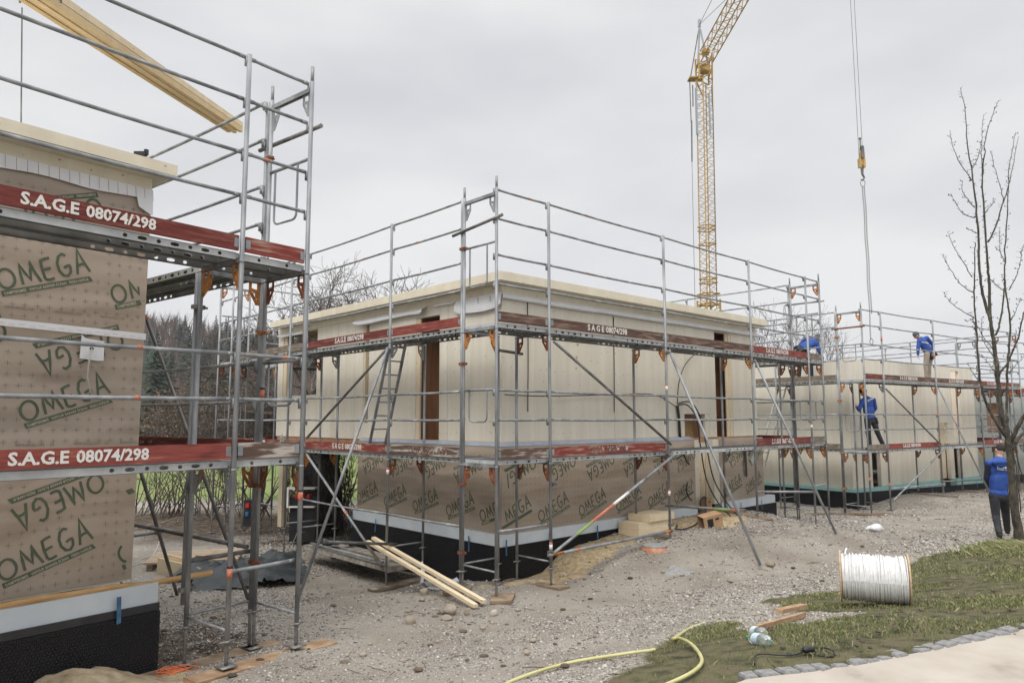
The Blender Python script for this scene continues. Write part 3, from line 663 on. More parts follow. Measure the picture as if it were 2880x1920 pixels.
    def gate(s, p, q, zt, drop=.43):
        # swing loop: a rail with a bent hoop hanging from it
        p = Vector((p[0],p[1],zt)); q = Vector((q[0],q[1],zt)); d = (q-p).normalized(); L = (q-p).length; mb = MB()
        mb.tube([p, q], .0185, 8); a = p+d*(L*.24); b = p+d*(L*.84); dn = Vector((0,0,-1)); r = .07
        pts = [a, a+dn*(drop-r)]+[a+dn*(drop-r)+d*(r*(1-math.cos(t)))+dn*(r*math.sin(t)) for t in (.5,1.0,1.57)]+[b+dn*(drop-r)-d*(r*(1-math.cos(t)))+dn*(r*math.sin(t)) for t in (1.57,1.0,.5)]+[b+dn*(drop-r), b]
        mb.tube(pts, .0125, 8, cap=False); mb.build('gate_loop', steel, s.o, True)
    def coupler(s, x, y, z, along=(1,0), m=None):
        mb = MB(); u = Vector((along[0],along[1],0)); v = Vector((-along[1],along[0],0)); c = Vector((x,y,z))
        mb.beam(c-u*.062, c+u*.062, .062, .042); mb.beam(c+u*.06, c+u*.10, .022, .022); mb.tube([c+u*.05-v*.05, c+u*.05+v*.05], .009, 6)
        mb.build('coupler', m or rust, s.o)
    def clamp(s, c, m=None, r=.036):
        mb = MB(); c = Vector(c); mb.box(c.x-r,c.x+r,c.y-r,c.y+r,c.z-.026,c.z+.026); mb.tube([c+Vector((r,0,0)), c+Vector((r+.05,0,0))], .008, 6); mb.tube([c+Vector((0,-r-.03,.012)), c+Vector((0,r+.03,.012))], .008, 6)
        mb.build('tube_clamp', m or steel_dark, s.o)
    def run(s, M, st, lv1=True, rails0=True, rails1=True, top=True, inner_full=(), toes0=None, toes1=None, gm=None, deck0=True, skip_rail=(), skip_pole=(), outdir=(0,-1), skip_inner=()):
        D0, D1 = s.D0, s.D1; rz1 = (D1+.578, D1+1.012, D1+1.56, D1+2.0); rz0 = (D0+.578, D0+1.012)
        along = Vector(M(1,0,0))-Vector(M(0,0,0)); inn = Vector(M(0,1,0))-Vector(M(0,0,0))
        for i, a in enumerate(st):
            if i in skip_pole: continue
            p = M(a,0,0); q = M(a,.75,0)
            tp = D1+2.02
            s.pole(p[0], p[1], tp, (rz0 if rails0 else ())+(rz1 if rails1 else ()), (inn.x, inn.y), spigot=(i in inner_full))
            if i not in skip_inner: s.pole(q[0], q[1], tp+.0 if i in inner_full else D1-.06, spigot=(i in inner_full))
            lv = [D0, D1]+([D1+2.0] if i in inner_full else [])
            for z in lv:
                s.crossbeam((p[0],p[1]), (q[0],q[1]), z)
                gmt = orange_paint if random.random() < .42 else (rust if random.random() < .55 else steel)
                s.gusset(p[0], p[1], z-.085, inn.x, inn.y, gmt); s.gusset(q[0], q[1], z-.085, -inn.x, -inn.y, gmt)
            zb = D0-1.55
            if zb > max(s.foot(p[0],p[1]), s.foot(q[0],q[1]))+.1: s.tubeP('base_strut', (p[0],p[1],zb), (q[0],q[1],zb), .014)
        for i, (a, b) in enumerate(zip(st[:-1], st[1:])):
            if rails1:
                for k, z in enumerate(rz1):
                    if (i, k) in skip_rail: continue
                    s.rail(M(a+.02,.04,z), M(b-.02,.04,z), random.choice([None, None, None, .3, .62]) if s.lod < 2 else None)
            if rails0:
                for z in rz0: s.rail(M(a+.02,.04,z), M(b-.02,.04,z), random.choice([None, None, None, .7]) if s.lod < 2 else None)
            s.deck(M, a, b, D1)
            if deck0: s.deck(M, a, b, D0)
            if toes1 and toes1[i]: s.toe(M, a, b, D1, **toes1[i])
            if toes0 and toes0[i]: s.toe(M, a, b, D0, **toes0[i])
sp_steel = mat('spindle_steel', [(.3,(.16,.15,.14)),(.6,(.26,.25,.235))], .55, .6, 30)
T1, T2 = 'S.A.G.E', '08074/298'
def tx(mt, ws=False): return (('S A G E' if ws else T1), T2, mt)

# ---- scaffold of the middle house
SB = Scaf('B', 'two-deck scaffold wrapped round the middle timber house', feet={(0,0):-2.5,(0,.75):-2.51,(1.1,0):-2.47,(1.1,.75):-2.47,(4.2,0):-2.13,(4.2,.75):-2.10,(7.35,0):-2.07,(7.35,.75):-2.04,(10.06,0):-2.53,(10.81,0):-2.6})
MR = lambda a, t, z: (a, t, z)
ML = lambda a, t, z: (t, a, z)
ME = lambda a, t, z: (10.81-t, a, z)
MK = lambda a, t, z: (a, 10.55-t, z)
SB.run(MR, [0, 1.107, 4.2, 7.353, 10.06, 10.81], inner_full=(0, 5),
    toes1=[dict(m=brown_board), dict(m=brown_board, text=tx(st_clean, True), txc=2.53), dict(m=brown_board), dict(m=red_board, text=tx(st_clean), txc=8.5), dict(m=old_board)],
    toes0=[dict(m=brown_worn), dict(m=red_worn, text=tx(st_faint, True), txc=2.5), None, dict(m=red_dark, text=tx(st_worn), txc=8.6), dict(m=old_board)])
SB.run(ML, [.8, 2.774, 5.84, 6.57, 9.70, 10.5], outdir=(-1,0), inner_full=(5,), skip_inner=(),
    toes1=[dict(m=red_board), dict(m=red_dark, text=tx(st_clean), flip=True, txc=4.15), dict(m=old_board), dict(m=old_board), None],
    toes0=[dict(m=brown_worn, text=tx(st_faint, True), flip=True, txc=1.66), dict(m=red_worn, text=tx(st_clean, True), flip=True, txc=4.15), dict(m=red_dark), dict(m=red_dark, text=tx(st_clean), flip=True), None])
SB.run(ME, [.80, 3.84, 6.9, 9.7], skip_inner=(0,), toes1=[dict(m=old_board)]*3, toes0=[dict(m=red_dark)]*3, skip_pole=())
SB.run(MK, [1.2, 4.2, 7.2, 10.1], toes1=[dict(m=old_board)]*3, toes0=[dict(m=red_dark)]*3)
D0, D1 = SB.D0, SB.D1
for (p, q) in (((0,.05),(0,.72)), ((10.81,.05),(10.81,.72)), ((.05,10.5),(.72,10.5))):
    SB.gate(p, q, D1+1.2, .62); SB.gate(p, q, D0+1.02, .47)
for a, b in ((0,1.107), (10.06,10.81)): SB.rail((a+.02,.04,D0-1.0), (b-.02,.04,D0-1.0))
SB.rail((.0,.82,D0-1.0), (.0,2.75,D0-1.0)); SB.rail((.0,2.8,D0-1.0), (.0,5.82,D0-1.0))
SB.tubeP('tie_tube', (-.03,1.0,D1+1.46), (-.03,-.16,D1+1.56), .0242, steel_dark)
SB.tubeP('tie_tube', (10.84,.9,D1+1.5), (10.84,-.1,D1+1.5)); SB.tubeP('tie_tube', (.74,.79,1.09), (1.28,.79,1.06), .0242, steel_dark)
for z in (2.62, .83, -.98, -1.98): SB.coupler(-.0, .775, z, (0,-1))
for z in (-.99,): SB.clamp((1.16,-.03,-1.0))
SB.tubeP('diagonal_brace', (1.13,-.07,1.19), (4.19,-.07,-.47), .0242, steel_dark)
SB.tubeP('diagonal_brace', (1.0,-.07,-2.05), (4.3,-.07,-.66), .0242, steel, bands=((.46,.58,white_paint),(.30,.46,tag_orange),(.18,.30,mat('lime_paint',[(0,(.24,.33,.10))],.6))))
SB.tubeP('base_ledger', (.98,-.07,-2.03), (4.15,-.07,-2.0), .0242, steel, bands=((.02,.10,orange_paint),(.19,.22,tag_orange),(.93,1.0,orange_paint)))
SB.tubeP('raker', (4.22,-.06,1.25), (4.13,-1.77,-2.36), .0242, steel)
SB.tubeP('raker_tie', (3.93,-.10,-1.53), (4.42,-1.38,-1.56), .0242, steel_dark, bands=((.6,.82,mat('green_band',[(0,(.17,.24,.08))],.6)),(.82,.98,tag_orange)))
SB.tubeP('raker', (7.36,-.06,1.25), (7.99,-1.35,-2.32), .0242, steel)
SB.tubeP('raker_tie', (7.2,-.10,-1.52), (7.85,-1.05,-1.5), .0242, steel)
SB.tubeP('raker', (-.06,2.74,1.22), (-1.80,2.345,-2.62), .0242, steel)
SB.tubeP('raker_tie', (.05,2.56,-2.08), (-1.42,2.45,-1.86), .0242, steel_dark)
SB.tubeP('diagonal_brace', (-.07,2.76,1.2), (-.07,5.58,-.38), .0242, steel_dark)
SB.tubeP('diagonal_brace', (-.07,5.56,-.70), (-.07,2.80,-2.46), .0242, steel, bands=((.55,.58,tag_orange),(.8,.97,old_board)))
for c in ((4.2,-.05,1.2),(4.16,-.04,-.62),(4.16,-.05,-1.9),(1.05,-.05,-2.0),(3.95,-.05,-1.5),(4.38,-1.35,-1.55),(7.35,-.05,1.2),(7.83,-1.0,-1.5),(-.05,2.75,1.18),(-1.36,2.42,-1.85),(-.03,2.6,-2.08)): SB.clamp(c)
for x, y, z in ((4.2,0,-.35+.9),(1.107,0,-1.93),(4.2,0,-1.35),(0,2.774,-.9),(10.06,0,-.2)):
    mb = MB(); mb.tube([(x,y,z-.04),(x,y,z+.04)], .0262, 10); mb.tube([(x,y,z+.04),(x,y,z+.07)], .0262, 10, 1); mb.build('tag_sleeve', [tag_white, tag_orange], SB.o, True)

# ---- scaffold of the left house (nearest)
SA = Scaf('A', 'nearest scaffold with red toe boards at the left edge of the photo', feet={(0,0):-2.245,(-.75,0):-2.25,(-.75,.75):-2.38,(0,.83):-2.40,(0,.75):-2.40})
D0a, D1a = SA.D0, SA.D1
SA.run(MR, [-6.9, -3.82, -.75, 0], inner_full=(3,), toes1=[dict(m=red_board), dict(m=red_dark, text=tx(st_clean), txc=-2.11), dict(m=red_worn)],
    toes0=[dict(m=red_board), dict(m=red_board, text=(T1, T2, st_clean), txc=-2.07), dict(m=brown_worn)])
MAE = lambda a, t, z: (-t, a, z)
SA.run(MAE, [.83, 3.9, 6.97], outdir=(1,0), toes1=[None, dict(m=red_dark)], toes0=[dict(m=red_dark), dict(m=red_dark)], skip_pole=(), skip_inner=(0,))
SA.gate((0,.05), (0,.75), D1a+1.16, .62); SA.gate((0,.05), (0,.75), D0a+1.0, .47)
SA.rail((-.73,.04,D0a-1.03), (-.02,.04,D0a-1.03)); 
SA.tubeP('tie_tube', (.03,1.02,D1a+1.50), (.03,-.14,D1a+1.50), .0242, steel_dark)
for z in (2.95+.0, .95, -.72, -1.53): SA.coupler(0, .79, z, (0,-1), random.choice([rust, orange_paint, steel_dark]))
for z in (1.15, -.72, -1.68): SA.coupler(-.75, .79, z, (1,0), random.choice([rust, steel_dark]))
SA.pole(-.75, .83, D1a-.1, bot=-1.95)
SA.tubeP('raker', (0,3.62,1.41), (1.098,2.5,-2.55), .0242, steel_dark)
SA.tubeP('raker', (-.28,3.36,-.05), (1.187,4.7,-2.66), .0242, steel_dark)
SA.tubeP('tie_tube', (-.05,.85,-1.37), (-.05,4.2,-1.37), .0242, steel_dark)
SA.tubeP('tie_tube', (-1.6,3.9,-1.62), (.80,4.3,-1.62), .0242, steel)
SA.tubeP('tie_tube', (-.72,.86,-1.42), (.0,.86,-1.42), .0242, steel_dark)
for c in ((0,3.62,1.36), (.62,4.25,-1.62)): SA.clamp(c, orange_paint)
for x, y, z in ((-.75,0,-1.42),(0,0,-.78),(0,.75,.28)):
    mb = MB(); mb.tube([(x,y,z-.05),(x,y,z+.04)], .0262, 10); mb.tube([(x,y,z+.04),(x,y,z+.065)], .0262, 10, 1); mb.build('tag_sleeve', [tag_orange, black], SA.o, True)

# ---- scaffold of the right house
SC_ = Scaf('C', 'scaffold round the roofless house on the right where two men work', lod=1)
Dc0, Dc1 = SC_.D0, SC_.D1
SC_.run(MR, [0, 1.05, 4.22, 7.3, 9.95, 10.66], inner_full=(0,5),
    toes1=[dict(m=red_dark), dict(m=brown_board, text=tx(st_clean, True), txc=2.5), dict(m=brown_board, text=tx(st_clean, True), txc=5.6), dict(m=red_board, text=tx(st_clean, True), txc=8.4), dict(m=old_board)],
    toes0=[dict(m=old_board), dict(m=red_board, text=tx(st_clean), txc=2.45), None, dict(m=red_board, text=tx(st_clean), txc=8.6), dict(m=old_board)])
SC_.run(ML, [.79, 2.86, 5.9, 8.97], toes1=[dict(m=old_board), dict(m=old_board), dict(m=brown_board)], toes0=[dict(m=old_board), dict(m=brown_board), dict(m=red_dark)])
MCE = lambda a, t, z: (10.66-t, a, z)
SC_.run(MCE, [.80, 3.84, 6.9], skip_inner=(0,), toes1=[dict(m=old_board), dict(m=red_dark)], toes0=[dict(m=red_dark)]*2)
MCK = lambda a, t, z: (a, 10.4-t, z)
SC_.run(MCK, [1.5, 4.5, 7.5, 10.2], toes1=[dict(m=old_board)]*3, toes0=[dict(m=red_dark)]*3)
SC_.gate((0,.05), (0,.72), Dc1+1.0, .47); SC_.gate((0,.05), (0,.72), Dc0+1.0, .47); SC_.gate((10.66,.05), (10.66,.72), Dc1+1.0, .47)
SC_.tubeP('diagonal_brace', (1.0,-.07,.84), (4.1,-.07,-.82), .0242, steel_dark)
SC_.tubeP('diagonal_brace', (4.3,-.07,-.98), (1.05,-.07,-2.35), .0242, steel)
SC_.tubeP('raker', (4.22,-.06,.95), (5.2,-.95,-2.4), .0242, steel)
SC_.tubeP('raker_tie', (3.9,-.1,-1.95), (5.1,-.8,-1.9), .0242, steel_dark)
SC_.tubeP('base_ledger', (1.05,-.06,-2.0), (4.2,-.06,-2.05), .0242, steel)
SC_.tubeP('tie_tube', (-.02,.9,Dc1+1.5), (-.02,-.1,Dc1+1.5), .0242, rust)
for z in (2.35, .5, -1.0, -2.0): SC_.coupler(0, .77, z, (0,-1), orange_paint)
for x, y, z in ((1.05,0,2.3),(4.22,0,1.95),(4.22,0,.1),(0,0,-1.7),(1.05,0,-1.9),(0,.79,2.0)):
    mb = MB(); mb.tube([(x,y,z-.06),(x,y,z+.05)], .027, 8); mb.build('tag_sleeve', tag_orange, SC_.o, True)

# ---- farthest scaffold, behind the bare tree
SD = Scaf('D', 'farthest scaffold with bright red boards behind the foreground tree', lod=2)
SD.run(MR, [0, 3.07, 6.14, 9.2], inner_full=(0,), toes1=[dict(m=red_board)]*3, toes0=[dict(m=red_board)]*3)
MDL = lambda a, t, z: (t, a, z)
SD.run(MDL, [.8, 3.87, 6.9], toes1=[dict(m=red_board)]*2, toes0=[dict(m=red_board)]*2)
# ------------------------------------------------------------------ houses
def house(b, label, z):
    p = l2w(b, 1.15, 1.15, z); x0, y0, th, zd = FR[b]
    return thing('timber_house', label, 'house', p, math.pi/2-th, off=(1.15, 1.15, z))
def wall(o, name, M, s0, s1, z0, z1, t, holes, m, reveal=None):
    # panel wall with real openings; M(s,d,z): s along, d inward from the outer face
    ss = sorted({s0, s1, *[h[0] for h in holes], *[h[1] for h in holes]}); zz = sorted({z0, z1, *[h[2] for h in holes], *[h[3] for h in holes]})
    ss = [s for s in ss if s0-1e-6 <= s <= s1+1e-6]; zz = [q for q in zz if z0-1e-6 <= q <= z1+1e-6]
    def solid(i, j):
        if i < 0 or j < 0 or i >= len(ss)-1 or j >= len(zz)-1: return False
        cs, cz = (ss[i]+ss[i+1])/2, (zz[j]+zz[j+1])/2
        return not any(h[0] < cs < h[1] and h[2] < cz < h[3] for h in holes)
    mb = MB()
    for i in range(len(ss)-1):
        for j in range(len(zz)-1):
            if not solid(i, j): continue
            a, c, e, f = ss[i], ss[i+1], zz[j], zz[j+1]
            mb.add([M(a,0,e), M(c,0,e), M(c,0,f), M(a,0,f)], [(0,1,2,3)]); mb.add([M(a,t,e), M(c,t,e), M(c,t,f), M(a,t,f)], [(3,2,1,0)])
            for (di, dj, q) in ((-1,0,(a,e,a,f)),(1,0,(c,e,c,f)),(0,-1,(a,e,c,e)),(0,1,(a,f,c,f))):
                if not solid(i+di, j+dj): mb.add([M(q[0],0,q[1]), M(q[2],0,q[3]), M(q[2],t,q[3]), M(q[0],t,q[1])], [(0,1,2,3)])
    return mb.build(name, m, o)
# hand-drawn lettering on the membrane, as strokes on a unit-high body
GL = {'O': [[(.45*math.cos(a)+.45, .52*math.sin(a)*(1+.04*math.sin(2*a))+.5) for a in [math.pi*.6+i*2*math.pi/20 for i in range(21)]]],
 'M': [[(.05,-.02),(.08,.55),(.12,1.02),(.34,.55),(.56,.18),(.66,.6),(.72,1.06),(.9,.5),(1.12,-.02)]],
 'E': [[(.10,1.0),(.06,.5),(.12,.05)],[(.02,.98),(.4,1.06),(.78,1.08)],[(.10,.5),(.4,.54),(.7,.56)],[(.10,.03),(.42,-.02),(.8,.02)]],
 'G': [[(.72,.98),(.52,1.08),(.25,.98),(.07,.65),(.08,.3),(.28,.03),(.55,-.02),(.78,.14),(.86,.42)],[(.42,.40),(.66,.47),(.90,.47)]],
 'A': [[(.04,-.04),(.24,.5),(.46,1.1),(.7,.5),(.98,.0)],[(.16,.33),(.5,.40),(.82,.38)]]}
def ribbon(mb, pts, w, P, lift, m=0):
    # flat brush stroke of width w along 2D points; P maps (x,y,lift) to 3D
    n = len(pts); closed = math.hypot(pts[0][0]-pts[-1][0], pts[0][1]-pts[-1][1]) < 1e-3; L = []
    for i, (x, y) in enumerate(pts):
        a = pts[(i-1) % (n-1)] if closed else pts[max(i-1,0)]; b = pts[(i+1) % (n-1)] if closed else pts[min(i+1,n-1)]
        dx, dy = b[0]-a[0], b[1]-a[1]; l = math.hypot(dx, dy) or 1
        if 0 < i < n-1 and not closed:
            u1 = (x-a[0], y-a[1]); u2 = (b[0]-x, b[1]-y); l1 = math.hypot(*u1) or 1; l2_ = math.hypot(*u2) or 1
            c = max(.35, math.sqrt(max(0,(1+(u1[0]*u2[0]+u1[1]*u2[1])/(l1*l2_))/2)))
        else: c = 1
        k = w/2/c; k = min(k, w*.85); L.append(((x-dy/l*k, y+dx/l*k), (x+dy/l*k, y-dx/l*k)))
    vs = [P(p[0], p[1], lift) for q in L for p in q]
    mb.add(vs, [(2*i, 2*i+1, 2*i+3, 2*i+2) for i in range(n-1)], m)
def logo(mb, P, s0, z0, ang, flip, clip=None, small=False, scale=1.0):
    # P(s,lift,z); banner starts at s0,z0 and rises at ang; flip turns the whole print upside down
    c, s_ = math.cos(ang), math.sin(ang); sg = -1 if flip else 1
    def T(x, y, lift=0): return P(s0+sg*scale*(x*c-y*s_), lift, z0+sg*scale*(x*s_+y*c))
    def inside(x): 
        if clip is None: return True
        q = s0+sg*scale*x*c; return clip[0] < q < clip[1]
    x = .0; hts = [.165,.175,.18,.19,.205]; wd = [.15,.140,.112,.135,.125]; xs_ = [.0,.180,.362,.495,.650]; base = [.068,.078,.082,.090,.094]
    for ch, X, h_, w_, b_ in zip('OMEGA', xs_, hts, wd, base):
        if not inside(X): continue
        for k, st in enumerate(GL[ch]):
            st2 = [(X+w_*u, b_+h_*v) for u, v in st]
            cut = next((i for i, q in enumerate(st2) if not inside(q[0])), len(st2)); st2 = st2[:cut]
            if len(st2) < 3 and len(st) > 2 or len(st2) < 2: continue
            ribbon(mb, st2, .0235, lambda a, b2, l: T(a, b2, l), .0015+.0006*k, 0)
    for q in range(24):
        a, b = q/24, (q+1)/24
        if inside(.775*a) and inside(.775*b): mb.add([T(*p, .0015) for p in ((.775*a,0),(.775*b,0),(-.005+.76*b,.050),(-.005+.76*a,.050))], [(0,1,2,3)], 0)
    if not small and inside(.02):
        if inside(.76): text_map(mb, 'DAMPFBREMSE   VAPOUR BARRIER ÉCRAN   FREIN-VAPEUR', T, .018, .009, .034, .72, .0035, 1)
        elif inside(.23): text_map(mb, 'DAMPFBREMSE', T, .018, .009, .034, .19, .0035, 1)
def crosses(mb, P, s0, s1, z0, z1, boxes, m=2, step=.1, tilt=.0, sz=.024, w=.0016):
    z = z0
    while z < z1:
        s = s0+random.uniform(0, .01)
        while s < s1:
            if not any(b[0] < s < b[1] and b[2]+(s-b[0])*b[4] < z < b[3]+(s-b[0])*b[4] for b in boxes):
                for (a, b2, c, d, l) in ((-sz,sz,-w,w,.0012),(-w,w,-sz,sz,.0015)):
                    mb.add([P(s+a,l,z+c), P(s+b2,l,z+c), P(s+b2,l,z+d), P(s+a,l,z+d)], [(0,1,2,3)], m)
            s += step
        z += step
def vec(f): return lambda a, d, z: Vector(f(a, d, z))
def print_part(o, P, logos, cr, small, parent, webs=()):
    mb = MB()
    for L in logos: logo(mb, P, *L, small=small)
    boxes = []
    for s0, z0, ang, flip, *r in logos:
        if not flip: boxes.append((s0-.06, s0+.80, z0-.03, z0+.30, .34))
        else: boxes.append((s0-.80, s0+.06, z0-.56, z0-.22, .34))
    crosses(mb, P, *cr, boxes)
    for s, z in webs:
        put_text(mb, 'WWW.ISOCELL.COM', P(s,.0012,z), (P(1,0,0)-P(0,0,0)).normalized(), (0,0,1), .024, .23, 0, 2); put_text(mb, 'CE', P(s+.28,.0012,z), (P(1,0,0)-P(0,0,0)).normalized(), (0,0,1), .024, .035, 0, 2)
    mb.build('printed_lettering', [print_green, print_tan, print_brown], parent)
TILT = R(18.8)
def sheet(M, s0, s1, z0, z1, amp, seed, bulge=.0, n=.055):
    # softly billowing membrane sheet, real relief; M(s,d,z) with d < 0 outward
    ns_, nz = max(2, int((s1-s0)/n)), max(2, int((z1-z0)/n)); mb = MB(); V = []
    for j in range(nz+1):
        for i in range(ns_+1):
            s = s0+(s1-s0)*i/ns_; z = z0+(z1-z0)*j/nz
            w = float(vnoise(s*.8+z*.9+50, z*2.2-s*.25+50, 1.3, seed))-.5; edge = min(1, 4*min(i, ns_-i)/ns_)*min(1, 4*min(j, nz-j)/nz)
            V.append(M(s, -amp*abs(w)*2*edge-.001, z))
    mb.add(V, [(j*(ns_+1)+i, j*(ns_+1)+i+1, (j+1)*(ns_+1)+i+1, (j+1)*(ns_+1)+i) for j in range(nz) for i in range(ns_)])
    return mb
def bill(s, z, amp, seed, s0, s1, z0, z1):
    w = float(vnoise(s*.8+z*.9+50, z*2.2-s*.25+50, 1.3, seed))-.5; e = max(0,min(1, 4*min(s-s0, s1-s)/(s1-s0)))*max(0,min(1, 4*min(z-z0, z1-z)/(z1-z0)))
    return amp*abs(w)*2*e+.001
def tapes(o, M, lst, z0, z1, w=.035):
    for s in lst:
        mb = MB(); d = random.uniform(-.012, .012); w_ = w*random.uniform(.8,1.1)
        mb.add([M(s-w_/2,-.004,z1), M(s+w_/2,-.004,z1), M(s+w_/2+d,-.006,(z0+z1)/2), M(s-w_/2+d,-.006,(z0+z1)/2), M(s+w_/2+d*1.5,-.014,z0), M(s-w_/2+d*1.5,-.014,z0-.01)], [(3,2,1,0),(5,4,2,3)])
        mb.build('tape_strip', blue_tape, o)
def flap(o, M, s0, s1, zt, drop, out_, seed, name='flashing_sheet', roll=False, n=.12):
    k = max(3, int((s1-s0)/n)); V = []; mb = MB(); prof = [(0,0),(.5,.25),(1,.6),(1.05,.9),(.95,1.0)] if not roll else [(0,0),(.25,.2),(.7,.3),(1,.55),(.85,.85),(.45,.95),(.3,.75)]
    for i in range(k+1):
        s = s0+(s1-s0)*i/k; w = float(vnoise(s*1.5+50, 50., 1.0, seed)); dz = drop*((.92+.16*w) if roll else (.65+.6*w)); ou = out_*((.9+.2*w) if roll else (.5+w))
        if not roll and (i == 0 or i == k): ou *= 1.4; dz *= .8
        V += [M(s, -.003-ou*a, zt-dz*b) for a, b in prof]
    q = len(prof); mb.add(V, [(i*q+j, (i+1)*q+j, (i+1)*q+j+1, i*q+j+1) for i in range(k) for j in range(q-1)])
    return mb.build(name, flash_white, o, True)

# ---- middle house
HB = house('B', 'middle house of pale timber panels over a brown-wrapped lower storey', -2.6)
MRw = vec(lambda s, d, z: (s, 1.15+d, z)); MLw = vec(lambda s, d, z: (1.15+d, s, z)); MEw = vec(lambda s, d, z: (9.62-d, s, z)); MKw = vec(lambda s, d, z: (s, 9.58-d, z))
XE, YE = 9.62, 9.58
wall(HB, 'wall', MRw, 1.15, XE, -.42, 2.255, .12, [(6.48,7.48,-.42,.094),(7.77,8.5,-.42,1.99)], clt)
wall(HB, 'wall', MLw, 1.27, YE, -.42, 2.255, .12, [(2.87,3.62,-.41,1.925),(5.30,5.52,-.08,1.975),(7.55,9.3,.56,2.09)], clt)
wall(HB, 'wall', MEw, 1.27, YE, -.42, 2.255, .12, [(3.0,4.6,.2,1.9),(6.2,8.4,-.3,1.9)], clt)
wall(HB, 'wall', MKw, 1.27, XE-.12, -.42, 2.255, .12, [(1.5,4.6,.45,2.1),(5.2,5.9,-.3,1.9)], clt)
mb = MB(); mb.box(.85, 9.72, .85, 9.45, 2.262, 2.41); rf = mb.build('roof', clt_h, HB)
mb = MB(); mb.box(1.12, XE+.02, 1.12, YE, 2.13, 2.252); mb2 = mb
o_ = MB(); o_.box(1.13, 9.64, 1.128, 1.148, 2.12, 2.258); o_.box(1.128, 1.148, 1.15, YE, 2.12, 2.258); o_.build('eaves_board', clt_h, HB)
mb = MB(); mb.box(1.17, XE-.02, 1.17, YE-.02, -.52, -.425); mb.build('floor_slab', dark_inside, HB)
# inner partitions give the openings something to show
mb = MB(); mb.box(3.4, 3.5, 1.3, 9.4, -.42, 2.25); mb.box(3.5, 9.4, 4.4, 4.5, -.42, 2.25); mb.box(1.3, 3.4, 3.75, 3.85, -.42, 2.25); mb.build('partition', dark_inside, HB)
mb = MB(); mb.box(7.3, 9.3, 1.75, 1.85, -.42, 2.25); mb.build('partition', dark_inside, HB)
# door and window frames: fresh jambs
def jamb(o, M, a, c, e, f, w=.05, name='door_frame', d0=-.004, d1=.14, bottom=False, m=None):
    mb = MB()
    for (s0, s1, z0, z1) in ((a-w,a-.002,e,f+w),(c+.002,c+w,e,f+w),(a-.002,c+.002,f+.002,f+w)):
        vs = [M(s,d,z) for z in (z0,z1) for s, d in ((s0,d0),(s1,d0),(s1,d1),(s0,d1))]
        mb.add(vs, [(0,3,2,1),(4,5,6,7),(0,1,5,4),(1,2,6,5),(2,3,7,6),(3,0,4,7)])
    mb.build(name, m or fresh_wood_v, o)
mb = MB(); mb.box(3.425, 3.428, 1, 1.01, 0, .01)
for (a, c) in ((2.87,3.42),):
    mb = MB(); mb.add([MLw(a+(c-a)*.0+.42, .02, -.41)+Vector((0,0,0)), MLw(c-.01,.02,-.41), MLw(c-.01,.02,1.92), MLw(a+.42,.02,1.92)], [(0,1,2,3)])
jb = MB(); jb.box(1.155, 1.19, 3.48, 3.615, -.41, 1.92); jb.build('door_frame', fresh_wood_v, HB)
jb = MB(); jb.box(1.155, 1.29, 5.44, 5.515, -.075, 1.97); jb.build('window_frame', fresh_wood_v, HB)
jb = MB(); jb.box(8.27, 8.38, 1.175, 1.20, -.42, 1.985); jb.box(8.382, 8.495, 1.155, 1.20, -.42, 1.985); jb.build('window_frame', fresh_wood_v, HB)
jb = MB(); jb.box(7.30, 7.475, 1.155, 1.30, -.42, .09); jb.build('hatch_frame', clt, HB)
jb = MB(); jb.beam((6.5,1.36,-.40), (7.28,1.36,-.40), .02, .001); 
pb = MB(); pb.prism([(6.52,1.42,-.43),(7.27,1.42,-.43),(7.27,1.50,-.02),(6.52,1.50,-.02)], (0,.018,0)); pb.build('leaning_board', osb, HB)
jb = MB(); jb.box(1.165, 1.28, 9.12, 9.29, .57, 2.08); jb.build('window_frame', fresh_wood_v, HB)
# vertical seams between panels
mb = MB()
for s in (4.1, 6.55): mb.add([MRw(s-.0025,-.0012,-.4), MRw(s+.0025,-.0012,-.4), MRw(s+.0025,-.0012,2.1), MRw(s-.0025,-.0012,2.1)], [(0,1,2,3)])
for s in (2.62, 6.6, 5.86): mb.add([MLw(s-.0025,-.0012,-.4), MLw(s+.0025,-.0012,-.4), MLw(s+.0025,-.0012,2.1), MLw(s-.0025,-.0012,2.1)], [(0,1,2,3)])
mb.build('panel_seam', old_board, HB)
# patches on the right wall
mb = MB()
for s, z, w, h in ((3.05,1.36,.10,.05),(3.02,1.12,.07,.07),(3.0,.92,.05,.05)):
    mb.add([MRw(s+w*.5*math.cos(a)*(.8+.3*math.sin(3*a)), -.0015, z+h*.5*math.sin(a)) for a in [i*.7 for i in range(9)]], [tuple(range(9))])
mb.build('glue_patch', mat('resin', [(.4,(.42,.30,.13)),(.6,(.6,.5,.3))], .6, 0, 30), HB)
# plain ledge where the upper storey stands back
mb = MB()
for f in (0, 1):
    g = (lambda a, d, z: (a, d, z)) if f == 0 else (lambda a, d, z: (d, a, z))
    s1 = 6.62 if f == 0 else 5.45; k = 1.0
    prof = [(1.145,-.385),(1.10,-.40),(1.02,-.455)]
    V = [g(max(s, d) if s < 2 else s, d, z) for s in (0, s1) for d, z in prof]
    mb.add(V, [(0,1,4,3)], 0); mb.add(V, [(1,2,5,4)], 1)
mb.build('ledge_strip', [membrane, ledge_blue], HB)
